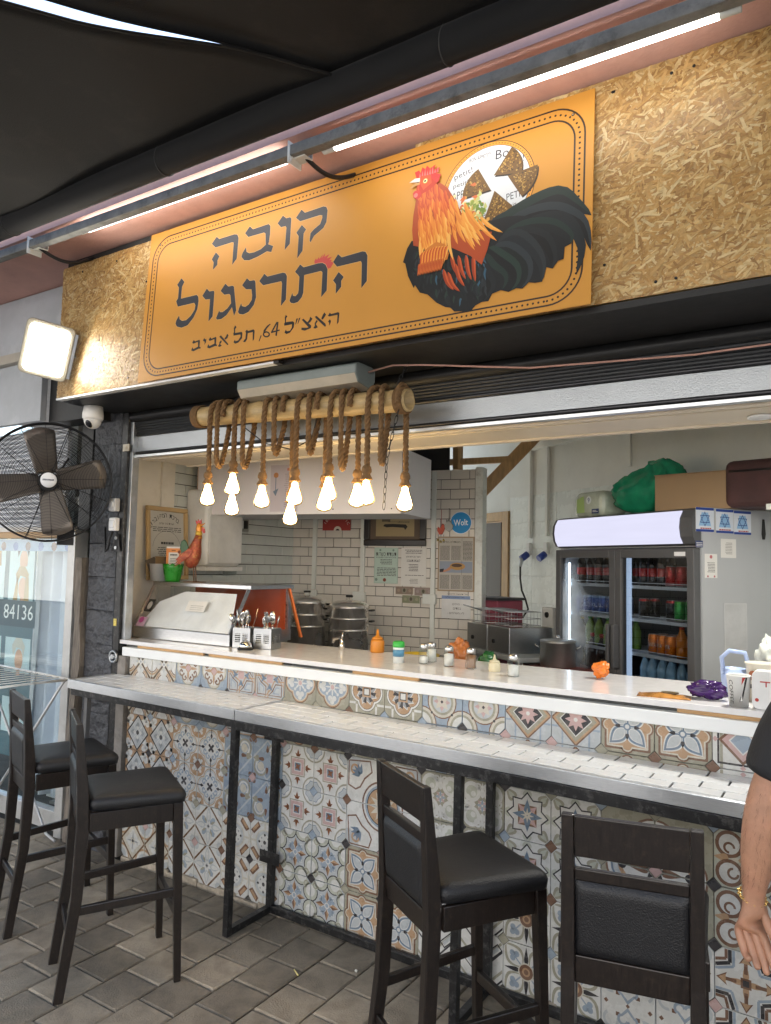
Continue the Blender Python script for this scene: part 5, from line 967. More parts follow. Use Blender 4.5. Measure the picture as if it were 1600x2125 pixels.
colm = MB().lathe([(.011, .052), (.017, .047), (.021, .035), (.021, .024), (.016, .018), (.0165, .013), (.018, .01), (.026, -.004), (.0255, -.007), (.0165, .0), (.0135, -.001)], 20).mesh('rope_collar'); colm.materials.append(m_jute)
LX = lambda x: x+2.135
LB = [(-2.61, -.255, 1.993), (-2.448, -.255, 2.038), (-2.551, -.15, 1.952), (-2.264, -.255, 1.974), (-2.073, -.255, 1.981), (-2.183, -.15, 1.90), (-1.889, -.255, 1.993), (-1.99, -.15, 1.961), (-1.695, -.255, 1.972), (-1.814, -.15, 1.974), (-1.576, -.145, 1.951)]
for x, y, z in LB:
    zb = z-2.3125; pzl = PZ(x)-2.3125; fy = y+.2; sgn = -1 if y < -.2 else 1
    q = MB(); rope(q, [(LX(x)+.03, -sgn*.062, pzl-.02), (LX(x)+.025, -sgn*.045, pzl+.04), (LX(x)+.015, 0, pzl+.062), (LX(x)+.006, sgn*.045, pzl+.042), (LX(x), fy, pzl-.01), (LX(x), fy, pzl-.12), (LX(x)+.002, fy, zb+.047)])
    obj('rope', q, m_jute, bp)
    put(colm, bp, (LX(x), fy, zb+.002)); b_ = put(bmes, bp, (LX(x), fy, zb)); b_.scale = (1.16, 1.16, 1.06); put(fmes, b_, (0, 0, 0))
for x, z in ((-2.553, 2.057), (-2.386, 2.046), (-2.197, 2.096), (-2.0, 2.087), (-1.824, 2.009), (-1.624, 2.02)):
    zb = z-2.3125+.013; pzl = PZ(x)-2.3125; q = MB()
    rope(q, [(LX(x)-.045, .062, pzl-.0), (LX(x)-.044, .058, pzl-.06), (LX(x)-.040, .04, (pzl+zb)/2), (LX(x)-.030, .012, zb+.05), (LX(x)-.020, -.012, zb+.012), (LX(x)-.01, -.034, zb+.0), (LX(x)-.003, -.054, zb+.016), (LX(x)+.001, -.063, zb+.07), (LX(x), -.064, pzl-.02), (LX(x)-.006, -.05, pzl+.04), (LX(x)-.02, 0, pzl+.063), (LX(x)-.036, .05, pzl+.035), (LX(x)-.045, .062, pzl-.0)])
    obj('rope', q, m_jute, bp)
def chain(par, p, q, n, nm='chain'):
    mb = MB(); p = Vector(p); q = Vector(q); d = (q-p)/n; L = d.length
    M0 = d.to_track_quat('Z', 'Y').to_matrix()
    for i in range(n):
        c = p+d*(i+.5); pts = []
        for k in range(14):
            a = 2*PI*k/14; w_ = .006*math.cos(a); h_ = (L*.62)*math.sin(a)
            v_ = Vector((w_, 0, h_)) if i % 2 else Vector((0, w_, h_)); pts.append(c+M0 @ v_)
        mb.tube(pts, .0016, 5, closed=True)
    return obj(nm, mb, m_blacksteel, par)
chain(bp, (LX(-2.6), .0, .053), (LX(-2.4), .06, .148), 9); chain(bp, (LX(-1.60), .0, .04), (LX(-1.56), .04, .148), 6); chain(bp, (LX(-1.59), -.066, -.26), (LX(-1.60), -.066, -.47), 7); chain(bp, (LX(-1.59), -.066, -.26), (LX(-1.56), -.03, -.055), 6)
obj('wire', MB().tube([(LX(-2.45), .0, -.05), (LX(-2.36), .06, -.13), (LX(-2.2), .07, -.17), (LX(-2.08), .06, -.13), (LX(-2.02), .02, -.05)], .003, 6), m_black, bp)
gf = emp('emergency_light', 'long grey ceiling light fitting, unlit, between the bamboo pole and the soffit', 'light fitting', (-2.07, -.22, 2.462))
gm = MB(); gm.prism([(-.075, -.012), (-.075, -.05), (-.05, -.085), (.05, -.098), (.075, -.06), (.075, -.012), (.05, -.0005), (-.05, -.0005)], -.335, .335, Matrix(((0, 0, 1, 0), (1, 0, 0, 0), (0, 1, 0, 0), (0, 0, 0, 1)))); obj('casing', gm, pm('grey_green_plastic', (.2, .23, .22), .45), gf, bevel=.006)
dm = MB(); dm.add([(x, y, z) for x in (-.33, .33) for y, z in ((-.074, -.052), (-.051, -.0862), (.05, -.0995))], [(0, 1, 4, 3), (1, 2, 5, 4)]); obj('diffuser', dm, pm('dusty_diffuser', (.45, .40, .32), .4, dirt=.4, dcol=(.25, .2, .14), ds=9), gf)
obj('flex', MB().tube([(.33, .02, -.03), (.45, .03, -.012), (.6, .03, -.03), (1.0, .17, -.06), (1.6, .19, -.085), (2.9, .19, -.07)], .004, 6), pm('pink_flex', (.45, .25, .2), .5), gf)
# ============================================================ INSIDE THE HATCH
m_ink = pm('printed_ink', (1, 1, 1), .55, attr=True, var=.03, vs_=20)
m_paper = pm('paper_white', (.72, .70, .66), .7, var=.04)
def WB(t, z, off=-.009): return CN+E1*t+E2*off+Vector((0, 0, z))            # a place on the tiled back wall
def WL(t, z, off=-.009): d = Vector((-.080, .997, 0)); return LW0+d*t+Vector((.997, .080, 0))*(-off)+Vector((0, 0, z))
def WO(t, z, off=-.006): n_ = Vector((.5628, .8266, 0)); return OB+OD*t+n_*off+Vector((0, 0, z))
def sheet(name, label, cat, loc, rz, W, H, shapes, paper=m_paper, th=.0015, group=None):
    e = emp(name, label, cat, loc, rz, group)
    obj('sheet', MB().box((-W/2, -th, 0), (W/2, 0, H)), paper, e)
    if shapes: obj('print', paint(MB(), shapes, .00008, -th, off=(-W/2, 0)), m_ink, e)
    return e
TX = srgb('#4a4744'); INK = srgb('#22201f')
# ---- hanging white box above the kitchen
hd = emp('hanging_cabinet', 'large white melamine box hung from the ceiling above the kitchen counter', 'cabinet', (-2.303, 1.01, 1.928), ANG)
obj('body', MB().box((-1.463, .012, .004), (0, .565, .402)), pm('white_melamine', (.72, .71, .72), .4, var=.03, vs_=2), hd, bevel=.002)
obj('front_panel', MB().box((-1.463, 0, .0), (.0, .0115, .402)), pm('white_melamine_front', (.74, .70, .70), .35, var=.03, vs_=2), hd, bevel=.0015)
obj('edge_band', MB().box((-1.468, -.001, .0), (-1.4635, .012, .402)), pm('beech_edge', (.5, .32, .17), .5), hd)
for x in (-1.3, -.15): obj('hanger', MB().box((x, .2, .402), (x+.03, .23, 1.05)), m_galv, hd)
for x, z in ((-1.42, .36), (-.75, .38), (-.06, .03), (-.45, .03), (-1.44, .03)): obj('screw', MB().cyl((x, -.003, z), (x, .0, z), .004, n=8), m_black, hd)
sl = [(rect(0, 0, .2, .3), srgb('#c9bfc4'))]+lines(.1, .185, .03, .25, 18, srgb('#a89ba0'), seed=3)+[(rect(.12, .262, .165, .28), srgb('#c77d6a')), (circ(.04, .235, .018, 12), srgb('#c98a55')), (rect(.036, .13, .042, .22), srgb('#6f7f92')), ([(.02, .13), (.06, .15), (.04, .1)], srgb('#6f7f92'))]
sheet('taped_menu', 'faded paper menu in a clear sleeve taped on the white hanging cabinet', 'menu', Vector((-2.303, 1.01, 0))-E1*.80-E2*.0008+Vector((0, 0, 1.945)), ANG, .2, .3, sl, pm('sleeve_paper', (.66, .62, .64), .25))
# ---- back wall pictures and papers
kf = emp('knife_picture', 'dark wooden frame holding a picture of a folding knife on the tiled wall', 'picture', WB(.909, 1.768), ANG)
fr = MB()
for a, b in (((-.258, 0), (.258, .05)), ((-.258, .30), (.258, .35)), ((-.258, .0505), (-.208, .2995)), ((.208, .0505), (.258, .2995))): fr.box((a[0], -.03, a[1]), (b[0], 0, b[1]))
obj('frame', fr, pm('dark_frame_wood', (.02, .014, .012), .3, var=.3), kf, bevel=.006)
obj('mount', MB().box((-.208, -.012, .05), (.208, -.001, .30)), pm('mount_brown', (.13, .09, .06), .6), kf)
obj('print', paint(MB(), [(rect(-.16, .075, .16, .27), srgb('#a5926c')), ([(-.1, .155), (-.085, .17), (-.02, .172), (.09, .168), (.105, .15), (.085, .125), (.075, .142), (-.02, .148), (-.07, .145)], srgb('#25211d')), (rect(-.11, .19, -.04, .23), srgb('#5e5340')), (rect(-.06, .188, .04, .190), srgb('#3b352b'))]+lines(.02, .12, .18, .2, 2, srgb('#5e5340'), seed=4), .0002, -.0125), m_ink, kf)
gc = [(rect(0, 0, .2, .28), srgb('#a9bfb2')), (rect(.006, .006, .194, .274), srgb('#b9cdc1')), text('תעודת כשרות', .1, .228, .028, INK, w=.17), text('KOSHER CERTIFICATE', .1, .203, .01, INK, w=.165)]+lines(.05, .15, .15, .195, 4, TX, seed=5)+lines(.02, .185, .06, .13, 6, TX, seed=6, rag=.05)+[(circ(.09, .028, .014, 14), srgb('#8a4a35')), (circ(.02, .03, .012, 12), srgb('#7f9488')), (circ(.16, .26, .009, 10), srgb('#7f9488')), (circ(.05, .26, .009, 10), srgb('#7f9488'))]
sheet('kosher_certificate', 'pale green kosher certificate on the white brick tiles', 'certificate', WB(.836, 1.475), ANG, .2, .28, gc, pm('green_paper', (.45, .56, .5), .5))
gp = [text('אישור מכירת חמץ', .1, .222, .015, INK, w=.12), text('לשנת תשפ״ג', .1, .197, .017, INK, w=.11), (rect(.05, .186, .15, .188), INK)]+lines(.03, .17, .25, .285, 3, TX, seed=8)+lines(.06, .14, .115, .175, 5, TX, seed=9)+lines(.02, .185, .08, .09, 1, TX, seed=10)+lines(.07, .14, .02, .06, 4, srgb('#8a8580'), seed=11)
sheet('sale_notice', 'white printed notice in a clear sleeve right of the green certificate', 'notice', WB(1.065, 1.462), ANG, .205, .292, gp)
def note(lbl, t, z, c1, c2):
    s_ = [(rect(.003, .003, .139, .057), c2), (circ(.071, .03, .02, 14, .024), srgb('#8c8677')), (circ(.071, .032, .011, 10, .015), srgb('#55503f')), (circ(.025, .03, .013, 10), c1), (circ(.118, .03, .013, 10), c1)]+lines(.02, .12, .047, .055, 1, c1, seed=int(t*99))
    sheet('banknote', lbl, 'banknote', WB(t, z), ANG, .142, .06, s_, pm('note_%s' % name_ok(lbl), c1, .7), group='banknotes taped to the tiles')
def name_ok(l): return l[:8].replace(' ', '_')
note('brownish banknote taped under the green certificate', .992, 1.396, srgb('#a08d7c'), srgb('#8b7a6c')); note('pinkish banknote taped beside the brownish one', 1.147, 1.392, srgb('#a3948f'), srgb('#94827c')); note('single green dollar note taped below the other two', 1.048, 1.33, srgb('#9a9a80'), srgb('#83866c'))
rs = [(rect(0, 0, .25, .26), srgb('#8a2a28')), (circ(.125, -.02, .14, 30), srgb('#a83a35'))]
for k, ch in enumerate('IBRAHIMOVIC'):
    a = R(150-12*k); rs.append(text(ch, .125+.118*math.cos(a), .0+.118*math.sin(a), .022, srgb('#d9cfc4'), rot=a-PI/2))
rs += [(circ(.135, .0, .035, 16), srgb('#e0d8cc')), (circ(.135, -.004, .018, 12), srgb('#3a2522')), (rect(.02, .15, .06, .25), srgb('#ccaaaa')), (circ(.13, .2, .04, 14), srgb('#c9a08a'))]
sheet('red_poster', 'small red football sticker high on the tiled wall', 'poster', WB(.40, 1.888), ANG, .25, .26, [(clip(p, rect(0, 0, .25, .26)), c) if not (p and len(p[0]) == 3) else (p, c) for p, c in rs], pm('red_paper', (.25, .03, .03), .4))
wl = emp('round_sticker', 'round blue delivery sticker with white script on the tiles', 'sticker', WB(1.436, 1.949), ANG)
obj('disc', MB().prism(circ(0, 0, .086, 40), -.002, 0, XZ), pm('sticker_white_edge', (.7, .74, .78), .4), wl)
obj('print', paint(MB(), [(circ(0, 0, .08, 40), srgb('#1d8fd1')), text('Wolt', 0, .002, .048, srgb('#e9f2f7'), w=.112, rot=.06, bold=.02)], .0002, -.002), m_ink, wl)
ar = [(rect(0, 0, .285, .412), srgb('#9b8469')), (rect(.01, .01, .275, .402), srgb('#b8b2a8')), text('משתלם בפיתה', .10, .372, .016, INK, w=.15)]
for x0 in (.018, .105, .195):
    ar += lines(x0, x0+.075, .235, .345 if x0 < .19 else .38, 15, srgb('#5b5752'), rag=.02, th=.55, seed=int(x0*1000))+lines(x0, x0+.075, .02, .125, 16, srgb('#5b5752'), rag=.02, th=.55, seed=int(x0*2000))
ar += [(rect(.016, .14, .27, .225), srgb('#8e97a8')), ([(.016, .15), (.07, .165), (.1, .19), (.12, .2), (.1, .16), (.06, .145), (.016, .14)], srgb('#c58a68')), (circ(.155, .188, .06, 20, .028), srgb('#b98d4f')), (circ(.15, .195, .042, 16, .013), srgb('#4d3320')), ([(.016, .142), (.045, .145), (.05, .17), (.016, .165)], srgb('#26222a')), (rect(.187, .012, .189, .4), srgb('#6d6459'))]
sheet('framed_article', 'framed newspaper article with a photo of a stuffed pita', 'article', WB(1.405, 1.432), ANG, .285, .412, ar, pm('frame_tan', (.33, .24, .15), .5), th=.012)
bn = [(rect(.0, .145, .22, .17), srgb('#7f93b8')), text('אל תעשה לחברך', .12, .182, .014, srgb('#2b3350'), w=.16), text('מה ששנוא עליך', .10, .158, .013, srgb('#2b3350'), w=.15), text('- חיילים', .12, .108, .016, TX, w=.07), text('במדים', .12, .075, .016, TX, w=.06), text('לא משלמים -', .11, .042, .017, TX, w=.13)]
sheet('handwritten_note', 'crumpled plastic sleeve with a handwritten Hebrew note below the article', 'note', WB(1.408, 1.229), ANG+.02, .225, .172, bn, pm('sleeve_white', (.68, .68, .67), .2, bump=.5, bs=25))
for i, (t, z, c, lb) in enumerate(((1.283, 1.86, '#b5482a', 'orange rooster charm with small bells hanging on a red string'), (1.344, 1.90, '#8a8a86', 'silver hamsa charm hanging on a black string'))):
    e = emp('wall_charm', lb, 'charm', WB(t, z, -.012), ANG)
    obj('string', MB().tube([(0, 0, .04), (0, 0, .16 if i else .19)], .0018, 5), pm('string_%d' % i, ((.4, .02, .02), (.02, .02, .02))[i], .8), e)
    sh_ = [[(-.03, .03), (-.025, .06), (-.01, .045), (.0, .06), (.012, .085), (.025, .07), (.03, .045), (.02, .02), (.01, -.0), (-.015, .0)], [(-.03, .0), (-.036, .03), (-.022, .045), (-.02, .075), (-.008, .06), (0, .085), (.008, .06), (.02, .075), (.022, .045), (.036, .03), (.03, 0), (0, -.02)]][i]
    obj('figure', MB().prism(sh_, -.008, 0, XZ), pm('charm_%d' % i, srgb(c), .35, .6 if i else .1), e, bevel=.002)
    if not i:
        for x in (-.022, 0, .022):
            obj('bell', MB().lathe([(.0001, 0), (.007, -.004), (.011, -.018), (.012, -.022)], 12, (x, -.004, -.03-.012*(x == 0))), pm('bell_brass', (.5, .4, .15), .3, .9), e); obj('bead_string', MB().tube([(x, -.004, 0), (x, -.004, -.032)], .0015, 5), pm('string_b', (.05, .1, .3), .7), e)
# ---- left wall
for i, (t, z, word) in enumerate(((.947, 1.695, 'שמחה'), (.943, 1.522, 'אמת'))):
    e = emp('word_plaque', ('grey-green wooden plaque with the word joy in Hebrew', 'grey-green wooden plaque with the word truth in Hebrew')[i], 'plaque', WL(t, z, -.012), LA, 'hanging word plaques')
    obj('board', MB().box((-.072, -.008, 0), (.072, 0, .148)), pm('plaque_paint', (.36, .40, .36), .6, var=.2, vs_=20), e, bevel=.002)
    obj('print', paint(MB(), L_(loop(rect(-.067, .004, .067, .144), .004), srgb('#5d5f55'))+[text(word, 0, .074, .055, INK, w=.115)], .0002, -.008), m_ink, e)
    for x in (-.04, .04): obj('wire', MB().tube([(x, -.003, .148), (x*.8, -.003, .176)], .0015, 5), m_black, e)
el = emp('fuse_box', 'small grey fuse box half open on the tiled side wall', 'fuse box', WL(.985, 1.845, -.008), LA)
obj('back', MB().box((-.13, -.03, 0), (.13, 0, .09)), pm('fuse_grey', (.3, .3, .27), .5), el); obj('breaker', MB().box((-.02, -.05, .02), (.05, -.031, .08)), pm('fuse_white', (.6, .62, .6), .4), el, bevel=.003); obj('breaker', MB().box((.065, -.048, .02), (.1, -.031, .08)), m_black, el, bevel=.003)
cp_ = emp('wall_cupboard', 'narrow white cupboard with rounded top edge on the side wall', 'cupboard', WL(.66, 1.585, -.007), LA)
obj('body', MB().box((-.19, -.20, .0), (.17, 0, .52)), pm('cupboard_white', (.72, .71, .68), .35), cp_, bevel=.03, seg=4)
obj('door', MB().box((-.175, -.212, .02), (.16, -.2005, .5)), pm('cupboard_white', (.72, .71, .68), .35), cp_, bevel=.004)
obj('trim', MB().box((-.2, -.21, -.03), (.18, 0, -.001)), pm('cupboard_white', (.72, .71, .68), .35), cp_, bevel=.003)
fb = emp('blessing_picture', 'pale wooden frame with a Hebrew blessing leaning on top of the display case', 'picture', WL(.26, 1.494, -.075), LA, rot=(R(-4), 0, LA))
fr = MB()
for a, b in (((-.18, 0), (.18, .028)), ((-.18, .44), (.18, .468)), ((-.18, .0285), (-.152, .4395)), ((.152, .0285), (.18, .4395))): fr.box((a[0], -.02, a[1]), (b[0], 0, b[1]))
obj('frame', fr, pm('pale_frame_wood', (.5, .34, .16), .45, var=.15), fb, bevel=.004)
bp_ = [(rect(-.152, .028, .152, .44), srgb('#bdbab2'))]
for k, ch in enumerate('ברכת המקובלים'[::-1]):
    if ch != ' ': a = R(140-7.3*k+4); bp_.append(text(ch, .19*math.cos(a)*.95, .225+.19*math.sin(a), .026, INK, rot=(a-PI/2)*.8))
bp_ += [text('ישיבת נהר שלום', 0, .363, .014, INK, w=.13)]+lines(-.13, .13, .31, .345, 3, TX, seed=3)+lines(-.06, .06, .228, .245, 1, INK, seed=12, th=.9)+lines(-.09, .09, .12, .215, 8, TX, seed=4)+L_(band(0, .19, .125, .002, 10, 170), TX)+lines(-.13, .13, .06, .1, 4, TX, seed=9)+[(rect(-.14, .032, -.08, .06), srgb('#77806c')), (rect(.08, .032, .14, .06), srgb('#77806c'))]
obj('print', paint(MB(), bp_, .0001, -.004), m_ink, fb)
# ---- glass display case
dc_ = emp('display_case', 'stainless steel refrigerated display case with sloping glass front on the counter', 'display case', (-3.19, .12, 1.1715))
X0, X1 = -.385, .39
obj('base', MB().box((X0, .0, .0), (X1, .50, .062)), m_steel, dc_, bevel=.003)
obj('top_shelf', MB().box((X0, .135, .298), (X1+.015, .50, .32)), m_steel, dc_, bevel=.002)
for x in (X0+.0065, X1-.0065):
    obj('frame_post', MB().beam((x, .008, .062), (x, .142, .298), .012, .016), m_steel, dc_); obj('frame_post', MB().box((x-.006, .47, .0625), (x+.006, .495, .2975)), m_steel, dc_)
gq = MB(); gq.add([(X0+.013, .004, .063), (X1-.013, .004, .063), (X1-.013, .137, .2975), (X0+.013, .137, .2975), (X0+.013, .009, .063), (X1-.013, .009, .063), (X1-.013, .142, .2975), (X0+.013, .142, .2975)], [(0, 1, 2, 3), (7, 6, 5, 4)]); obj('front_glass', gq, glass('case_glass', (.97, .98, .98), .06, 0, .6), dc_)
sg = MB(); sg.add([(X1-.004, .02, .063), (X1-.004, .468, .063), (X1-.004, .468, .297), (X1-.004, .15, .297)], [(0, 1, 2, 3)]); obj('side_glass', sg, glass('case_side_glass', (.95, .9, .88), .05), dc_)
obj('reflection_sheet', MB().add([(X0+.02, .022, .064), (X1-.02, .022, .064), (X1-.09, .14, .27), (X0+.28, .14, .27), (X0+.10, .105, .205)], [(0, 1, 2, 3, 4)]), pm('reflection_sheet', (.9, .9, .9), .35), dc_)  # white sheet standing in for the bright reflection on the front glass
obj('orange_back', MB().box((X0+.02, .455, .063), (X1-.014, .465, .296)), pm('orange_panel', (.5, .09, .03), .35), dc_)
obj('side_flap', MB().beam((X1+.02, .45, .30), (X1+.06, .52, .02), .03, .01), pm('orange_strap', (.65, .16, .03), .4), dc_)
for nm_, shp in (('price_card', [(rect(-.02, .19, .13, .255), srgb('#d8d6d0'))]+lines(0, .11, .2, .235, 3, srgb('#a8a6a0'), seed=6)), ('black_label', [(rect(X0+.03, .17, X0+.09, .25), srgb('#2b2926')), (circ(X0+.06, .21, .018, 12, .026), srgb('#b5b0a8'))]), ('flower_label', [(rect(X0+.02, .075, X0+.09, .135), srgb('#c9a6b8')), (circ(X0+.05, .115, .02, 10), srgb('#b54a8a'))])):
    obj(nm_, paint(MB(), shp, .0002, 0), m_ink, dc_, loc=(0, -.036, .0), rot=(R(-29.6), 0, 0))
# ---- on top of the case
TZ = 1.4925
tb = emp('plastic_tub', 'clear plastic tub of packets on top of the display case', 'tub', (-3.62, .335, TZ))
obj('tub', MB().lathe([(.05, 0), (.06, .1), (.062, .105), (.059, .105), (.048, .004)], 24), pm('frosted_plastic', (.55, .55, .55), .3, alpha=.75), tb)
for k in range(5): obj('packet', MB().box((-.03, -.005, .02), (.03, .003, .15)), pm('packet_%d' % (k % 2), ((.25, .15, .06), (.1, .07, .04))[k % 2], .4), tb, rot=(R(8*k-16), R(25*k-50), R(40*k)))
gpot = emp('green_cup', 'green scalloped plastic cup on top of the display case', 'cup', (-3.475, .315, TZ))
sc = MB(); N = 48
sc.grid(lambda u, v: ((.044+.018*v)*math.cos(2*PI*u), (.044+.018*v)*math.sin(2*PI*u), .1*v+(.008*abs(math.sin(6*2*PI*u)) if v > .95 else 0)), N, 6); sc.lathe([(.0001, .001), (.044, .001)], N)
q = obj('cup', sc, pm('green_plastic', (.02, .22, .02), .25), gpot); q.modifiers.new('t', 'SOLIDIFY').thickness = .002
mc = [(rect(0, 0, .095, .14), srgb('#d98a4a')), (rect(.016, .006, .082, .115), srgb('#d8d4cc'))]+lines(.025, .072, .096, .106, 1, INK, seed=13, th=.9)+lines(.02, .078, .02, .085, 7, TX, seed=7)+[(rect(.035, .124, .06, .13), srgb('#7a4318')), (circ(.083, .118, .01, 10), srgb('#7a3a18'))]
sheet('menu_card', 'orange and white price card standing in the green cup', 'card', (-3.475, .315, TZ+.06), R(22), .095, .15, mc, th=.002)
m_rst = pm('rooster_red', (.34, .07, .035), .35, .3, var=.5, vs_=60, bump=1., bs=120, dirt=.9, dcol=(.5, .3, .08), ds=45)
rf_ = emp('rooster_figurine', 'tall metal rooster ornament painted red and yellow on the display case', 'ornament', (-3.335, .355, TZ), R(25))
rbd = MB(); RM = Matrix.Translation((-.012, 0, .155)) @ Matrix.Rotation(R(14), 4, 'Y')
rbd.lathe([(.0001, -.075), (.026, -.066), (.043, -.035), (.047, 0), (.042, .035), (.031, .07), (.024, .1), (.020, .128)], 24, M=RM)
rbd.v = [(x+(.028*max(0, z-.2)/.09), y, z) if False else (x, y, z) for x, y, z in rbd.v]
obj('body', rbd, m_rst, rf_)
for k in range(3): obj('wing_feather', MB().prism([(x-.03-.004*k, z) for x, z in ((.035, .19), (.01, .2), (-.04, .165-.02*k), (-.075, .125-.02*k), (-.03, .135-.01*k), (.02, .15))], -.050+.003*k, -.044+.003*k, XZ), m_rst, rf_, bevel=.002)
obj('collar', MB().lathe([(.0195, .288), (.021, .3), (.017, .312)], 20), pm('rooster_yellow', (.6, .38, .05), .35, .3), rf_, loc=(.018, 0, -.008))
hdm = MB(); hdm.lathe([(.022, .268), (.019, .29), (.017, .31), (.019, .325), (.016, .345), (.008, .36), (.0001, .363)], 16); hdm.cyl((.012, 0, .345), (.038, 0, .362), .008, .001, 8); hdm.cyl((.012, 0, .335), (.034, 0, .335), .006, .001, 8); obj('head', hdm, pm('rooster_orange', (.6, .25, .04), .35, .3), rf_, loc=(.018, 0, -.008))
obj('comb', MB().prism([(-.016, .352), (-.022, .378), (-.01, .37), (-.006, .386), (.004, .372), (.014, .384), (.014, .352), (0, .345)], -.003, .003, Matrix(((1, 0, 0, 0), (0, 0, 1, 0), (0, 1, 0, 0), (0, 0, 0, 1)))), pm('comb_red', (.45, .04, .03), .4), rf_, loc=(.018, 0, -.008))
obj('wattle', MB().prism([(.018, .335), (.036, .328), (.04, .305), (.03, .3), (.018, .318)], -.003, .003, XZ), pm('comb_red', (.45, .04, .03), .4), rf_, loc=(.018, 0, -.008))
obj('tail', MB().prism([(-.03, .14), (-.075, .15), (-.095, .2), (-.09, .24), (-.07, .255), (-.055, .24), (-.035, .19)], -.006, .006, XZ), pm('tail_green', (.05, .1, .05), .4, .3), rf_, bevel=.004)
for y in (-.016, .016):
    l_ = MB(); l_.cyl((.0, y, .1), (.006, y, .004), .0035, n=8)
    for a in (-.5, 0, .5, PI): l_.cyl((.006, y, .004), (.006+.03*math.cos(a), y+.03*math.sin(a), .002), .003, .0015, 6)
    obj('leg', l_, pm('rusty_iron', (.16, .08, .04), .6, .4), rf_)
obj('base_plate', MB().box((-.05, -.04, 0), (.06, .04, .0035)), pm('rusty_iron', (.16, .08, .04), .6, .4), rf_)
# ---- cutlery, bell
CT = 1.1705
m_ss = pm('stainless_cutlery', (.6, .6, .6), .15, 1., var=.1)
def caddy(lbl, loc, rz):
    e = emp('cutlery_holder', lbl, 'cutlery holder', loc, rz, 'cutlery holders'); b = MB(); W_ = .052; H_ = .105
    for a in range(4):
        M_ = Matrix.Rotation(PI/2*a, 4, 'Z')
        for z0, z1 in ((0, .03), (.075, H_)): b.box((-W_, -W_, z0), (W_-.002, -W_+.002, z1), M=M_)
        for x0, x1 in ((-W_, -.038), (-.006, .006), (.038, W_-.002)): b.box((x0, -W_, .03), (x1, -W_+.002, .075), M=M_)
        for k in range(4):
            for x0, x1 in ((-.038, -.006), (.006, .038)): b.box((x0, -W_, .0345+.011*k), (x1, -W_+.002, .0395+.011*k), M=M_)
    b.box((-W_, -W_, 0), (W_, W_, .003)); obj('basket', b, pm('basket_steel', (.5, .51, .52), .28, 1., var=.12), e); return e
caddy('perforated steel cutlery holder beside the display case', (-2.735, .18, CT), R(12)); caddy('perforated steel cutlery holder nearer the stock pots', (-2.625, .22, CT), R(12))
sp = MB(); sp.tube([(0, 0, 0), (0, .003, .08), (0, 0, .13)], [.003, .0025, .0022], 6); sp.ball((0, 0, .157), .02, 12, 8, sc=(.85, .28, 1.35)); spm_ = sp.mesh('spoon'); spm_.materials.append(m_ss)
fk = MB(); fk.tube([(0, 0, 0), (0, .003, .08), (0, 0, .13)], [.003, .0025, .0022], 6); fk.box((-.011, -.001, .128), (.011, .001, .148)); [fk.box((-.011+.0062*k, -.001, .148), (-.0075+.0062*k, .001, .185)) for k in range(4)]; fkm = fk.mesh('fork'); fkm.materials.append(m_ss)
rr_ = random.Random(21)
for k in range(20):
    c = ((-2.735, .18), (-2.625, .22))[k % 2]; fkq = k in (5, 11, 14)
    q = bpy.data.objects.new('fork' if fkq else 'spoon', fkm if fkq else spm_); COL.objects.link(q)
    q.location = (c[0]+rr_.uniform(-.03, .03), c[1]+rr_.uniform(-.03, .03), CT+.008); q.rotation_euler = (rr_.uniform(-.28, .28), rr_.uniform(-.28, .28), rr_.uniform(0, 6)); q.scale = (1, 1, rr_.uniform(.86, 1.08))
    tag(q, ('steel fork ' if fkq else 'shiny steel spoon ')+('in the cutlery holder beside the display case', 'in the cutlery holder nearer the stock pots')[k % 2], 'fork' if fkq else 'spoon', 'forks in the holders' if fkq else 'spoons in the holders')
be = emp('service_bell', 'chrome service bell on a black base in front of the cutlery', 'bell', (-2.665, .10, CT))
obj('base', MB().lathe([(.0001, 0), (.04, 0), (.041, .008), (.034, .012)], 28), m_black, be); obj('dome', MB().lathe([(.033, .012), (.033, .018), (.029, .032), (.018, .042), (.006, .045), (.0001, .045)], 28), pm('chrome', (.75, .73, .7), .06, 1., var=.02), be); obj('button', MB().lathe([(.003, .044), (.003, .052), (.006, .053), (.005, .057), (.0001, .058)], 12), pm('chrome', (.75, .73, .7), .06, 1.), be)
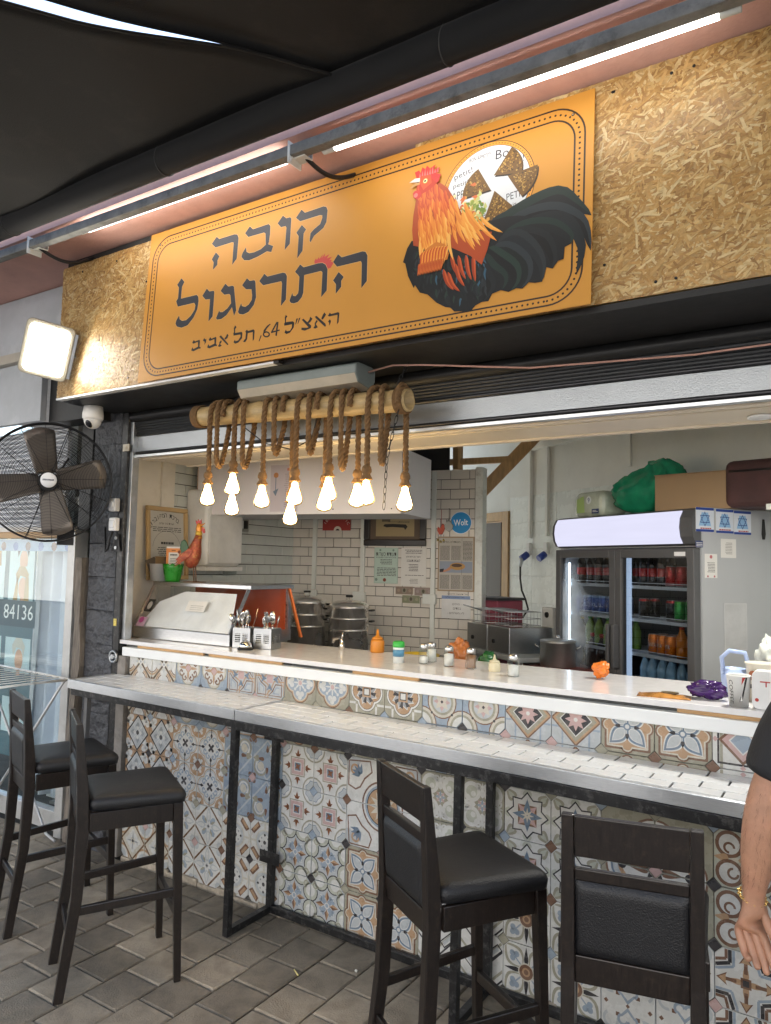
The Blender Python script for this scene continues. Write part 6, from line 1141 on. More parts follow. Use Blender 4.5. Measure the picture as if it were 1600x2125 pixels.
# ---- stove and steamer pots
st = emp('stove_bench', 'dark steel cooking bench along the tiled back wall', 'bench', CN+E1*.78-E2*.36, ANG)
obj('top', MB().box((-.76, -.32, .92), (.76, .33, .955)), pm('dark_steel_top', (.05, .045, .045), .35, .7), st, bevel=.004); obj('cabinet', MB().box((-.75, -.3, 0), (.75, .32, .919)), pm('dark_cabinet', (.06, .06, .06), .5), st)
for x in (-.35, .05): obj('burner', MB().lathe([(.11, .955), (.12, .958), (.12, .968), (.1, .968)], 24, (x, -.1, 0)), m_black, st)
m_pot = pm('polished_pot_steel', (.92, .89, .85), .24, .85, var=.06, vs_=3)
def pot(lbl, loc, rz, r, tiers):
    e = emp('steamer_pot', lbl, 'pot', loc, rz, 'stacked steamer pots'); z = 0
    for k, h in enumerate(tiers):
        obj('tier', MB().lathe([(.0001 if k == 0 else r-.004, z), (r-.008, z), (r, z+.008), (r, z+h-.006), (r+.005, z+h-.003), (r+.005, z+h), (r-.003, z+h)], 36), m_pot, e)
        if k:
            for s_ in (-1, 1):
                hq = obj('handle', MB().tube([(s_*(r-.002), -.02, z+h*.75), (s_*(r+.03), -.02, z+h*.8), (s_*(r+.03), .02, z+h*.8), (s_*(r-.002), .02, z+h*.75)], .004, 6), m_pot, e)
                obj('grip', MB().beam((s_*(r+.03), -.03, z+h*.8), (s_*(r+.03), .03, z+h*.8), .03, .014), m_black, hq, bevel=.005)
        z += h
    obj('lid', MB().lathe([(r+.004, z), (r+.004, z+.008), (r*.92, z+.03), (r*.6, z+.046), (r*.2, z+.052), (.0001, z+.053)], 36), m_pot, e)
    kn = obj('lid_knob', MB().tube([(-.022, 0, z+.05), (-.02, 0, z+.075), (.02, 0, z+.075), (.022, 0, z+.05)], .004, 6), m_pot, e); obj('knob_grip', MB().box((-.026, -.011, z+.073), (.026, .011, z+.088)), m_black, kn, bevel=.004)
pot('tall stacked steamer pot partly behind the orange strap', (-3.47, 1.60, .969), R(70), .14, (.19, .085, .085)); pot('stacked steamer pot with side grips left of the mustard bottle', (-3.155, 1.70, .969), R(14), .147, (.175, .082, .078))
tp_ = emp('counter_tap', 'small chrome bar tap behind the white counter', 'tap', (-2.30, .44, CT))
obj('spout', MB().tube([(0, 0, 0), (0, 0, .05), (-.02, .01, .06), (-.07, .03, .05), (-.085, .035, .03)], .008, 8), pm('chrome', (.75, .73, .7), .06, 1.), tp_); obj('lever', MB().cyl((0, 0, .05), (.005, 0, .09), .005, n=8), pm('chrome', (.75, .73, .7), .06, 1.), tp_); obj('body', MB().cyl((0, 0, 0), (0, 0, .04), .014, n=14), pm('chrome', (.75, .73, .7), .06, 1.), tp_)
# ---- bottles and shakers on the counter
def squeeze(nm, lbl, loc, col, r=.032, h=.09, zc=0.):
    e = emp(nm, lbl, 'squeeze bottle', loc); m = pm('squeeze_%s' % nm, col, .35)
    obj('bottle', MB().lathe([(.0001, 0), (r*.95, 0), (r, .006), (r, h*.6), (r*.95, h*.68), (r*.8, h*.72)], 22), m, e)
    obj('nozzle', MB().lathe([(r*.82, h*.72), (r*.82, h*.82), (r*.5, h*.88), (r*.25, h*.95), (r*.12, h*1.3), (.0001, h*1.31)], 18), m, e)
squeeze('mustard_bottle', 'orange mustard squeeze bottle behind the counter edge', (-2.10, .475, CT), srgb('#c9812a'), .036, .09)
squeeze('cream_bottle', 'pale cream squeeze bottle between the pepper and the salt', (-1.339, .24, CT), srgb('#cfc6a8'), .026, .055)
m_shg = glass('shaker_glass', (.93, .96, .96), .1)
def shaker(nm, lbl, loc, fillc, fh):
    e = emp(nm, lbl, 'shaker', loc, rnd.uniform(0, 3), 'glass shakers on the counter'); r = .024
    obj('glass_body', MB().lathe([(.0001, 0), (r, 0), (r+.001, .004), (r+.001, .055), (r*.8, .068), (r*.78, .072)], 8, smooth=False), m_shg, e)
    obj('filling', MB().lathe([(.0001, .004), (r-.003, .004), (r-.003, fh), (.0001, fh+.004)], 8), pm('fill_'+nm, fillc, .8), e)
    obj('cap', MB().lathe([(r*.82, .068), (r*.86, .07), (r*.86, .084), (r*.6, .092), (.0001, .094)], 18), pm('shaker_cap', (.6, .6, .6), .25, 1.), e)
W_ = srgb('#e4e2de')
shaker('salt_shaker', 'half-empty glass salt shaker next to the green-lidded tub', (-1.70, .255, CT), W_, .03); shaker('salt_shaker', 'full salt shaker standing behind the half-empty one', (-1.70, .33, CT), W_, .06); shaker('salt_shaker', 'full glass salt shaker in front of the orange bag', (-1.566, .248, CT), W_, .055); shaker('pepper_shaker', 'glass shaker of brown cumin beside the green bag', (-1.454, .244, CT), srgb('#8a6443'), .06); shaker('salt_shaker', 'glass salt shaker standing alone with slanted salt near the fridge', (-1.216, .155, CT), W_, .045)
e = emp('toothpick_tub', 'white toothpick tub with a bright green lid', 'tub', (-1.80, .195, CT)); obj('tub', MB().lathe([(.0001, 0), (.024, 0), (.026, .07), (.024, .074)], 22), pm('tub_white', (.7, .74, .74), .3), e); obj('lid', MB().lathe([(.027, .072), (.028, .076), (.027, .095), (.02, .1), (.0001, .101)], 22), pm('lid_green', (.03, .4, .05), .3), e)
obj('label', MB().lathe([(.0262, .03), (.0268, .062)], 22), pm('label_blue', (.08, .25, .4), .4), e)
def crumple(nm, lbl, cat, loc, sc, m, seed, n=3):
    mb = MB(); k0 = seed*7.3
    mb.lathe([(max(1e-5, math.sin(PI*i/28)), -math.cos(PI*i/28)) for i in range(29)], 44)
    mb.v = [tuple(Vector(v)*(1+.34*mnoise.fractal(Vector(v)*1.5+Vector((k0, 0, 0)), .75, 2.2, 6)-.12*abs(mnoise.noise(Vector(v)*3.1+Vector((0, k0, 0)))))) for v in mb.v]; mz = min(v[2] for v in mb.v)
    mb.v = [(v[0]*sc[0], v[1]*sc[1], (v[2]-mz)*sc[2]) for v in mb.v]
    return tag(obj(nm, mb, m, loc=loc), lbl, cat)
crumple('orange_bag', 'crumpled translucent orange plastic bag behind the salt shaker', 'bag', (-1.70, .62, 1.08), (.062, .05, .075), pm('orange_film', (.5, .17, .05), .25, alpha=.8), 1); crumple('green_bag', 'dark green plastic bag behind the cumin shaker', 'bag', (-1.55, .63, 1.08), (.05, .045, .06), pm('green_film', (.02, .12, .03), .25), 2)
bw_ = emp('sauce_bowl', 'yellow bowl of condiments behind the salt shakers', 'bowl', (-1.90, .56, 1.085)); obj('bowl', MB().lathe([(.05, 0), (.1, .07), (.105, .085), (.098, .085), (.045, .006), (.0001, .006)], 26), pm('bowl_yellow', (.6, .42, .03), .35), bw_); obj('sauce', MB().lathe([(.0001, .075), (.09, .07)], 20), pm('red_sauce', (.3, .05, .02), .3, bump=.6, bs=40), bw_)
ub = emp('under_counter', 'worktop behind the serving counter holding the bowls', 'worktop', (-1.5, .7, 0)); obj('top', MB().box((-1.2, -.17, 1.05), (.75, .2, 1.079)), pm('worktop_steel', (.35, .35, .35), .35, .9), ub); obj('cabinet', MB().box((-1.19, -.16, 0), (.74, .19, 1.049)), pm('dark_cabinet', (.06, .06, .06), .5), ub)
crumple('orange_wrapper', 'small crumpled bright orange wrapper on the counter by the fridge', 'wrapper', (-.905, .33, CT), (.035, .03, .03), pm('orange_wrap', (.7, .18, .02), .35), 3)
sk_ = emp('snack_packet', 'flat orange and brown foil snack packet on the counter', 'packet', (-.60, .07, CT), R(8))
sm_ = MB(); sm_.grid(lambda u, v: (-.09+.18*u, -.045+.09*v, .002+.012*math.sin(PI*u)*math.sin(PI*v)+.004*mnoise.noise(Vector((u*6, v*4, 1)))), 18, 10); obj('foil', sm_, pm('snack_foil', (.55, .25, .06), .25, .4, var=.6, vs_=14), sk_).modifiers.new('t', 'SOLIDIFY').thickness = .002
obj('window', MB().prism(circ(.02, 0, .03, 16, .02), .013, .0165), pm('snack_dark', (.12, .08, .03), .3), sk_)
sm2 = crumple('wipes_packet', 'puffy purple and white packet of wipes on the counter', 'packet', (-.465, .11, CT), (.066, .038, .03), pm('purple_film', (.05, .015, .11), .2, var=.5, vs_=8), 5)
obj('label', MB().box((-.03, -.036, .018), (.03, -.026, .045)), pm('wipes_label', (.7, .7, .75), .3), sm2, rot=(R(-25), 0, 0), bevel=.004)
cf = emp('coffee_cup', 'white paper coffee cup with printed lettering on the counter end', 'cup', (-.352, .035, CT))
obj('cup', MB().lathe([(.0001, .003), (.028, .003), (.03, 0), (.038, .1), (.04, .103), (.037, .105), (.036, .1), (.0285, .006)], 32), pm('paper_cup', (.74, .74, .72), .45), cf)
cpr = MB()
def wrap(shapes, a0):
    t_ = paint(MB(), shapes, .00012, 0)
    for i, v in enumerate(t_.v):
        r_ = .030+.08*v[2]+.0006-v[1]; a = a0+v[0]/.034; t_.v[i] = (r_*math.sin(a), -r_*math.cos(a), v[2])
    return t_
obj('print', wrap([text('COFFEE', -.014, .05, .014, INK, w=.078, rot=-PI/2), ([(.012, .02), (.03, .1), (.036, .1), (.022, .02)], INK), ([(.015, .022), (.02, .045), (.022, .022)], W_), ([(.018, .075), (.03, .1), (.02, .1)], srgb('#b8322a'))], R(-10)), m_ink, cf)
tb2 = emp('takeaway_tub', 'cream takeaway tub with black brush marks behind the coffee cup', 'tub', (-.30, .20, CT)); obj('tub', MB().lathe([(.0001, 0), (.04, 0), (.05, .125), (.053, .128), (.053, .133), (.047, .133)], 28), pm('tub_cream', (.62, .58, .48), .4), tb2)
obj('print', wrap([(rect(-.025, .06, .025, .067), INK), (rect(-.012, .045, -.006, .06), INK), (dia(.012, .008, .078), INK), (rect(-.02, .036, .02, .041), INK), (circ(0, .09, .012, 12, .018), srgb('#9a5a3a'))], R(-25)), m_ink, tb2).scale = (1.32, 1.32, 1)
jg = emp('jug', 'pale blue plastic jug handle showing behind the coffee cup', 'jug', (-.395, .25, CT)); obj('jug_body', MB().lathe([(.0001, 0), (.04, 0), (.045, .10), (.04, .1), (.036, .005)], 24), pm('jug_blue', (.4, .5, .75), .3), jg); obj('handle', MB().tube([(-.03, -.03, .08), (-.035, -.035, .14), (-.01, -.03, .165), (.04, -.02, .16), (.05, -.01, .12)], .008, 8), pm('jug_blue', (.4, .5, .75), .3), jg)
bx_ = emp('white_carton', 'white takeaway carton with red print at the counter end', 'carton', (-.265, .045, CT)); obj('carton', MB().prism(rrect(-.045, 0, .045, .125, .02), -.03, .03, XZ), pm('carton_white', (.74, .74, .73), .4), bx_, bevel=.002); obj('print', paint(MB(), [(rect(-.02, .088, .01, .092), srgb('#b03a32')), (rect(-.004, .074, .0, .088), srgb('#b03a32')), (circ(-.03, .03, .006, 10), srgb('#b03a32'))], .0002, -.0302), m_ink, bx_)
crumple('clear_bag', 'scrunched clear plastic bag of greens behind the cartons', 'bag', (-.27, .33, CT), (.06, .06, .10), pm('clear_film', (.5, .52, .48), .12, var=.6, vs_=12), 8)
# ============================================================ DRINKS FRIDGE
FRA = OA
fg = emp('drinks_fridge', 'tall grey double-door glass drinks fridge with a glowing blank header', 'fridge', (-.72, 1.32, 0), FRA)
m_fgr = pm('fridge_grey', (.42, .43, .44), .4, var=.04, vs_=2); m_fdk = pm('fridge_frame_dark', (.085, .085, .088), .4, var=.08)
cbx = MB()
cbx.box((-1.2, .06, .08), (-1.165, .56, 1.75)); cbx.box((-.035, .06, .08), (.0, .56, 1.955)); cbx.box((-1.1645, .53, .08), (-.0355, .56, 1.75)); cbx.box((-1.2, .06, .0), (0, .56, .079)); cbx.box((-1.2, .06, 1.7505), (-.0355, .56, 1.953))
obj('cabinet', cbx, m_fgr, fg)
obj('liner', MB().box((-1.164, .5, .08), (-.036, .529, 1.75)), pm('fridge_liner_dark', (.035, .037, .04), .5), fg)
hp = [(.055, 1.755), (.02, 1.765), (.0, 1.80), (-.008, 1.85), (-.002, 1.90), (.02, 1.94), (.055, 1.953)]
MY = Matrix(((0, 0, 1, 0), (1, 0, 0, 0), (0, 1, 0, 0), (0, 0, 0, 1)))
obj('header_trim', MB().prism(hp, -1.2, -.0005, MY), m_fdk, fg)
hl_ = MB(); hp2 = [(y-.003, z) for y, z in hp[1:-1]]; hl_.add([(x, y, 1.853+(z-1.853)*1.0) for x in (-1.175, -.085) for y, z in hp2], [(i, 5+i, 6+i, 1+i) for i in range(4)], smooth=True); obj('light_panel', hl_, emat('fridge_header_light', (.80, .80, 1.0), .26), fg)
m_fog = bpy.data.materials.new('condensation_fog'); m_fog.use_nodes = True
_n = m_fog.node_tree.nodes; _L = m_fog.node_tree.links; _b = _n['Principled BSDF']; _b.inputs['Base Color'].default_value = (.75, .85, .95, 1); _b.inputs['Roughness'].default_value = .6
_tc = _n.new('ShaderNodeTexCoord'); _nz = _n.new('ShaderNodeTexNoise'); _nz.inputs['Scale'].default_value = 3.2; _nz.inputs['Detail'].default_value = 5; _L.new(_tc.outputs['Object'], _nz.inputs[0])
_sx = _n.new('ShaderNodeSeparateXYZ'); _L.new(_tc.outputs['Object'], _sx.inputs[0]); _mx = _n.new('ShaderNodeMapRange'); _mx.inputs[1].default_value = -.75; _mx.inputs[2].default_value = -1.08; _mx.inputs[3].default_value = -.35; _mx.inputs[4].default_value = .35; _L.new(_sx.outputs[0], _mx.inputs[0])
_mz = _n.new('ShaderNodeMapRange'); _mz.inputs[1].default_value = 1.62; _mz.inputs[2].default_value = 1.45; _mz.inputs[3].default_value = -.4; _mz.inputs[4].default_value = .0; _L.new(_sx.outputs[2], _mz.inputs[0])
_a1 = _n.new('ShaderNodeMath'); _L.new(_nz.outputs[0], _a1.inputs[0]); _L.new(_mx.outputs[0], _a1.inputs[1]); _a2 = _n.new('ShaderNodeMath'); _L.new(_a1.outputs[0], _a2.inputs[0]); _L.new(_mz.outputs[0], _a2.inputs[1])
_mr = _n.new('ShaderNodeMapRange'); _mr.inputs[1].default_value = .35; _mr.inputs[2].default_value = .9; _mr.inputs[4].default_value = .75; _L.new(_a2.outputs[0], _mr.inputs[0]); _L.new(_mr.outputs[0], _b.inputs['Alpha'])
def fdoor(x0, x1):
    d = obj('door', MB().box((x0, .012, .10), (x0+.05, .056, 1.742)), m_fdk, fg, bevel=.004)
    o = MB(); o.box((x1-.05, .012, .10), (x1, .056, 1.742)); o.box((x0+.0505, .012, 1.69), (x1-.0505, .056, 1.742)); o.box((x0+.0505, .012, .10), (x1-.0505, .056, .17)); obj('frame', o, m_fdk, d, bevel=.004)
    gm_ = MB(); gm_.add([(x0+.05, .03, .17), (x1-.05, .03, .17), (x1-.05, .03, 1.69), (x0+.05, .03, 1.69)], [(0, 1, 2, 3)]); obj('pane', gm_, glass('fridge_glass', (.52, .56, .6), .09), d); return d
d1 = fdoor(-1.19, -.614); d2 = fdoor(-.61, -.008)
for d, x in ((d1, -.635), (d2, -.588)): obj('handle', MB().box((x-.013, -.03, 1.05), (x+.013, .0115, 1.30)), m_fdk, d, bevel=.005)
cd_ = MB(); cd_.grid(lambda u, v: (-1.135+.46*u, .0285, .2+1.45*v), 30, 60); obj('condensation', cd_, m_fog, d1)
obj('badge', MB().box((-.14, .008, 1.70), (-.065, .0115, 1.722)), pm('badge_white', (.7, .7, .7), .4), d2)
ls = emat('fridge_strip_light', (.75, .88, 1.0), 4.0)
obj('led_strip', MB().box((-1.135, .075, .15), (-1.127, .083, 1.66)), ls, fg); obj('glowing_mullion', MB().box((-.60, .07, .15), (-.55, .085, 1.70)), pm('mullion_glow', (.4, .48, .55), .3, emit=(.6, .75, 1), es=.25), fg)  # centre mullion has a faint bluish glow put into its material
m_shlf = pm('white_wire_shelf', (.6, .63, .66), .35)
for z in (1.525, 1.335, 1.138, .94):
    s2 = MB()
    for k in range(12): s2.tube([(-1.155, .10+.034*k, z), (-.045, .10+.034*k, z)], .0022, 5)
    s2.box((-1.16, .088, z-.012), (-.04, .094, z+.006)); s2.tube([(-1.155, .09, z+.022), (-.045, .09, z+.022)], .0025, 6); obj('shelf', s2, m_shlf, fg)
def FP(x, y, z): c, s = math.cos(FRA), math.sin(FRA); return (-.72+x*c-y*s, 1.32+x*s+y*c, z)
def canm(c, c2, word=None, wc=None):
    mb = MB(); r = .0315; prof = [(.0001, .002), (.024, .002), (.026, .0), (r, .008), (r, .1), (.027, .112), (.0265, .115), (.024, .112), (.0001, .111)]
    mb.lathe(prof, 18, cols=[(.5, .5, .5), (.5, .5, .5), (.5, .5, .5), c, c2, (.5, .5, .5), (.5, .5, .5), (.5, .5, .5)])
    if word:
        t_ = paint(MB(), [(circ(0, .055, .026, 14, .03), wc[1]), text(word, 0, .055, .022, wc[0], w=.05)], .0002, 0)
        for v, in []: pass
        for i, v in enumerate(t_.v): a = v[0]/r; t_.v[i] = ((r+.0006-v[1])*math.sin(a), -(r+.0006-v[1])*math.cos(a), v[2])
        k = len(mb.v); mb.v += t_.v; mb.f += [tuple(i+k for i in f) for f in t_.f]; mb.c += t_.c; mb.sm += t_.sm
    me = mb.mesh('drink_can'); me.materials.append(m_can); return me
m_can = pm('can_print', (1, 1, 1), .25, .35, attr=True, var=.03); m_bot = pm('bottle_plastic', (1, 1, 1), .12, attr=True, var=.1, vs_=30)
def botm(c, h=.2, r=.031, cap=(.5, .03, .03), lab=None):
    mb = MB(); lab = lab or c; mb.lathe([(.0001, 0), (r*.85, 0), (r, .01), (r, h*.25), (r*.97, h*.27), (r*.97, h*.5), (r, h*.52), (r, h*.6), (r*.7, h*.76), (r*.4, h*.88), (r*.4, h*.92), (r*.48, h*.925), (r*.48, h), (.0001, h)], 16, cols=[c, c, c, c, lab, c, c, c, c, c, cap, cap, cap]); me = mb.mesh('drink_bottle'); me.materials.append(m_bot); return me
RED_, OR_, GRN_, BLU_, COLA, WAT = srgb('#b5221f'), srgb('#e07a1c'), srgb('#2f9a3f'), srgb('#2d4f96'), srgb('#1d0f0b'), srgb('#8fb4cc')
cn = {'r': canm(RED_, RED_), 'o': canm(OR_, OR_, 'FANTA', (W_, srgb('#1f3f8f'))), 'g': canm(GRN_, srgb('#58b548')), 'b': canm(BLU_, srgb('#9db4d0'), 'XL', (srgb('#c9d4e8'), srgb('#24427c'))), 'k': canm(srgb('#1a1414'), RED_)}
bt = {'K': botm(COLA, lab=RED_), 'O': botm(srgb('#c9741d'), cap=srgb('#c23a22'), h=.17), 'W': botm(WAT, cap=srgb('#2f6fb5'), h=.19), 'G': botm(srgb('#7a9a3a'), cap=srgb('#2f8a3a'), h=.175), 'T': botm(srgb('#3a2414'), h=.165, cap=srgb('#c9b04a')), 'L': botm(COLA, h=.27, r=.042, lab=srgb('#24100c'))}
LBL = {'r': 'red drink can on the top fridge shelf', 'o': 'orange soda can with blue badge on the third fridge shelf', 'g': 'green lemonade can at the end of the second fridge shelf', 'b': 'blue energy drink can behind the left fridge door', 'k': 'black cola can on the second fridge shelf', 'K': 'dark cola bottle on the top fridge shelf', 'O': 'orange juice bottle at the end of the third fridge shelf', 'W': 'clear water bottle at the bottom of the fridge', 'G': 'green drink bottle behind the left fridge door', 'T': 'brown iced tea bottle behind the left fridge door', 'L': 'large cola bottle at the bottom left of the fridge'}
rows = [(1.531, 'KKKKKK', 'KKKrrrr'), (1.341, 'bbbbbbb', 'kkkkggg'), (1.144, 'TGGGGG', 'ooooOOO'), (.946, 'LLLLL', 'WWWWWWW')]
for z, lf, rt in rows:
    for seq, xa, xb in ((lf, -1.085, -.66), (rt, -.515, -.085)):
        for k, ch in enumerate(seq):
            x = xa+(xb-xa)*k/(len(seq)-1)
            if ch != 'L' and rnd.random() < .08: continue
            for dpt in (0, 1):
                if ch in 'L' and dpt: continue
                me = cn.get(ch) or bt[ch]; q = bpy.data.objects.new(me.name, me); COL.objects.link(q)
                q.location = FP(x+rnd.uniform(-.004, .004), .14+.075*dpt+rnd.uniform(0, .012), z); q.rotation_euler = (0, 0, FRA+rnd.uniform(-.5, .5)); tag(q, LBL[ch].replace('behind the left fridge door', 'in the left of the fridge')+(', left door' if xa < -1 else ', right door')+(', front row' if dpt == 0 else ', second row'), 'can' if ch in cn else 'bottle', 'drinks in the fridge')
# stickers and papers on the fridge side (local +X face)
def FS(t, z): return FP(.0008, t, z)
for i, t in enumerate((.08, .22, .348)):
    s_ = [(rect(0, 0, .125, .125), srgb('#d5dae2')), (rect(0, .112, .125, .125), srgb('#1f3f8f')), (rect(0, 0, .125, .012), srgb('#1f3f8f')), ([(.02, .03), (.105, .03), (.085, .1), (.04, .1)], srgb('#8fb8dc'))]
    for a in (0, PI): s_ += L_(loop([(.0625+.036*math.cos(PI/2+a+2*PI*k/3), .066+.036*math.sin(PI/2+a+2*PI*k/3)) for k in range(3)], .007), srgb('#1c3a86'))
    s_ += lines(.02, .105, .014, .03, 1, srgb('#b5483a'), seed=i)
    sheet('flag_sticker', ('blue and white star sticker at the front of the row on the fridge side', 'middle blue and white star sticker of the three on the fridge side', 'blue and white star sticker at the back of the row on the fridge side')[i], 'sticker', FS(t, 1.828-.003*i), FRA+PI/2, .125, .125, s_, group='star stickers on the fridge')
sheet('small_sticker', 'tiny dark blue sticker on the fridge side under the stars', 'sticker', FS(.04, 1.745), FRA+PI/2, .05, .035, lines(.004, .046, .006, .03, 3, W_, seed=3), pm('navy_paper', (.04, .06, .16), .5))
sheet('prayer_card', 'flower-bordered white card on the fridge side', 'card', FS(.12, 1.588), FRA+PI/2, .086, .125, lines(.015, .07, .03, .085, 7, TX, seed=4)+[(circ(.043, .11, .01, 8), srgb('#b5656a')), (circ(.02, .008, .006, 8), srgb('#b5656a')), (circ(.066, .008, .006, 8), srgb('#b5656a'))])
sheet('white_notice', 'plain white notice sheet on the fridge side below the stars', 'notice', FS(.245, 1.695), FRA+PI/2, .108, .10, lines(.03, .08, .02, .085, 8, srgb('#8f8b86'), seed=5))
sheet('empty_sleeve', 'empty clear plastic sleeve stuck on the fridge side', 'sleeve', FS(.29, 1.208), FRA+PI/2, .165, .25, L_(loop(rect(.004, .004, .161, .246), .005), srgb('#c2c2c2')), pm('sleeve_clear', (.5, .5, .5), .12, bump=.5, bs=18))
lk = emp('fridge_lock', 'black hasp hanging at the back edge of the fridge side', 'latch', FP(.003, .5, 1.80), FRA+PI/2); obj('strap', MB().prism([(-.008, 0), (.008, 0), (.014, .03), (.006, .11), (-.006, .11), (-.014, .03)], -.006, 0, XZ), m_black, lk, bevel=.002)
# ---- on top of the fridge
TP = 1.9575
bxx = emp('cardboard_box', 'brown cardboard box on top of the fridge', 'box', FP(-.17, .33, TP), FRA+R(20))
obj('carton', MB().box((-.27, -.15, 0), (.15, .15, .20)), pm('cardboard', (.33, .22, .12), .8, var=.06, vs_=3), bxx, bevel=.002); obj('flap', MB().box((-.272, -.155, .2005), (.152, .0, .204)), pm('cardboard', (.33, .22, .12), .8), bxx)
sc_ = emp('soft_suitcase', 'dark maroon soft suitcase behind the cardboard box on the fridge', 'suitcase', FP(.30, .46, TP), FRA+R(20)); obj('case', MB().box((-.36, -.14, 0), (.22, .14, .25)), pm('maroon_fabric', (.07, .03, .028), .8, var=.3, bump=.3, bs=120), sc_, bevel=.04, seg=4); obj('zip', MB().tube([(-.33, -.141, .19), (.19, -.141, .19)], .006, 6), m_black, sc_); obj('side_panel', MB().box((-.1, -.146, .02), (.2, -.141, .17)), pm('charcoal_fabric', (.03, .028, .028), .85), sc_, bevel=.002)
sup = emp('wall_shelf', 'plain shelf carrying the suitcase beside the fridge top', 'shelf', FP(.30, .46, TP-.03), FRA); obj('plank', MB().box((.005-.3+.3, -.3, 0), (.6, .1, .0285)), m_wht, sup)
def bagf(u, v):
    a = 2*PI*u; r = (math.sin(PI*min(1, v*1.0))**.45 if v < .5 else max(.0, 1-(v-.5)*2)**.6) if v > 0 else 0.
    f = mnoise.fractal(Vector((math.cos(a)*1.7, math.sin(a)*1.7, v*3.5)), .8, 2.1, 5)
    top = .165+.035*math.cos(a+.3)+.03*abs(math.cos(a))**6
    return ((.172+.03*f)*math.copysign(abs(math.cos(a))**.7, math.cos(a))*max(r, .02)*(1+.06*(v > .6)), (.105+.02*f)*math.copysign(abs(math.sin(a))**.7, math.sin(a))*max(r, .02), max(.0, top*min(1, v*1.25)+.014*f*v))
gbm = MB(); gbm.grid(bagf, 72, 30)
gb_ = emp('green_carrier_bag', 'bulging emerald green plastic bag on top of the fridge', 'bag', FP(-.62, .27, TP+.002), FRA); gb_.scale = (1.5, 1.3, 1.45); q = obj('bag', gbm, pm('emerald_film', (.012, .25, .13), .22, var=.35, vs_=12, bump=1., bs=22), gb_)
tpk = emp('paper_roll_pack', 'plastic-wrapped pack of white paper rolls with green print on the fridge', 'paper rolls', FP(-1.02, .24, TP), FRA)
obj('wrap', MB().box((-.15, -.11, 0), (.15, .11, .17)), pm('roll_wrap', (.5, .55, .46), .2, var=.25, vs_=9, bump=.6, bs=20), tpk, bevel=.05, seg=4)
obj('print', paint(MB(), [([(-.1, .03), (-.02, .03), (-.03, .14), (-.1, .12)], srgb('#a8c47a')), (circ(.02, .11, .026, 18), srgb('#dfe6e4')), text('9', .02, .11, .032, srgb('#24407f')), (rect(.05, .02, .12, .05), srgb('#1f3566')), (rect(.06, .03, .11, .034), W_), (rect(.06, .038, .095, .041), W_)], .0003, -.1105), m_ink, tpk)
# ============================================================ FRYER CORNER
ft = emp('fryer_stand', 'grey steel stand under the double fryer', 'stand', (-2.02, 2.06, 0), R(-34)); obj('top', MB().box((-.36, -.22, 1.02), (.4, .22, 1.055)), pm('stand_grey', (.35, .37, .37), .45, .3), ft, bevel=.01)
for x in (-.33, .36):
    for y in (-.19, .19): obj('leg', MB().box((x-.015, y-.015, 0), (x+.015, y+.015, 1.019)), m_galv, ft)
fy = emp('double_fryer', 'stainless double deep fryer with wire baskets on the grey stand', 'fryer', (-2.05, 2.06, 1.0555), R(-34))
for i, x in enumerate((-.15, .13)):
    tk = obj('tank', MB().box((x-.135, -.17, 0), (x+.135, .17, .17)), m_steel, fy, bevel=.006); obj('knob', MB().cyl((x-.05, -.18, .07), (x-.05, -.165, .07), .014, n=14), m_black, tk)
    obj('oil', MB().box((x-.115, -.15, .1705), (x+.115, .15, .172)), pm('dark_oil', (.06, .035, .01), .1), fy)
    bk = MB()
    for k in range(6): bk.tube([(x-.1+.04*k, -.13, .18), (x-.1+.04*k, -.13, .27), (x-.1+.04*k, .1, .27), (x-.1+.04*k, .1, .18)], .0018, 5)
    for z in (.18, .225, .27): bk.tube([(x-.1, -.13, z), (x+.1, -.13, z), (x+.1, .1, z), (x-.1, .1, z)], .0022, 5, closed=True)
    bk.tube([(x, -.13, .26), (x, -.28, .30)], .005, 6); obj('basket', bk, m_galv, fy)
obj('control_head', MB().box((.14, .172, .05), (.26, .22, .30)), pm('fryer_grey', (.45, .45, .43), .4), fy, bevel=.005); obj('dial', MB().cyl((.2, .165, .25), (.2, .172, .25), .02, n=14), m_black, fy)
sp_ = emp('stock_pot', 'aluminium stock pot with loop handles and a ladle beside the fridge', 'pot', (-1.62, 1.83, 1.005), R(20)); obj('pot', MB().lathe([(.0001, 0), (.105, 0), (.11, .006), (.11, .15), (.114, .155), (.106, .155), (.103, .01)], 32), pm('dull_aluminium', (.45, .45, .44), .35, .9, var=.15), sp_)
for s_ in (-1, 1): obj('handle', MB().tube([(s_*.108, -.03, .11), (s_*.14, -.03, .13), (s_*.14, .03, .13), (s_*.108, .03, .11)], .005, 6), m_galv, sp_)
obj('lid', MB().lathe([(.112, .156), (.11, .162), (.05, .168), (.0001, .169)], 30), pm('dull_aluminium', (.45, .45, .44), .35, .9), sp_); obj('lid_knob', MB().ball((0, 0, .18), .014, 12, 8), m_ss, sp_)
hb_ = emp('hob_table', 'low dark table with red edge under the stock pot', 'table', (-1.62, 1.86, 0), R(-34)); obj('top', MB().box((-.17, -.16, .96), (.22, .2, 1.004)), pm('red_edge', (.16, .03, .02), .4), hb_); obj('base', MB().box((-.16, -.14, 0), (.2, .18, .959)), pm('dark_cabinet', (.06, .06, .06), .5), hb_)
pk = emp('pink_crate', 'dark pink plastic crate behind the fryer by the doorway', 'crate', (-2.36, 2.55, 0), R(-20)); obj('crate', MB().box((-.14, -.14, 0), (.14, .14, 1.37)), pm('pink_plastic', (.25, .05, .08), .5), pk, bevel=.01); obj('lid', MB().box((-.15, -.15, 1.3705), (.15, .15, 1.39)), pm('dark_lid', (.03, .03, .035), .4), pk)
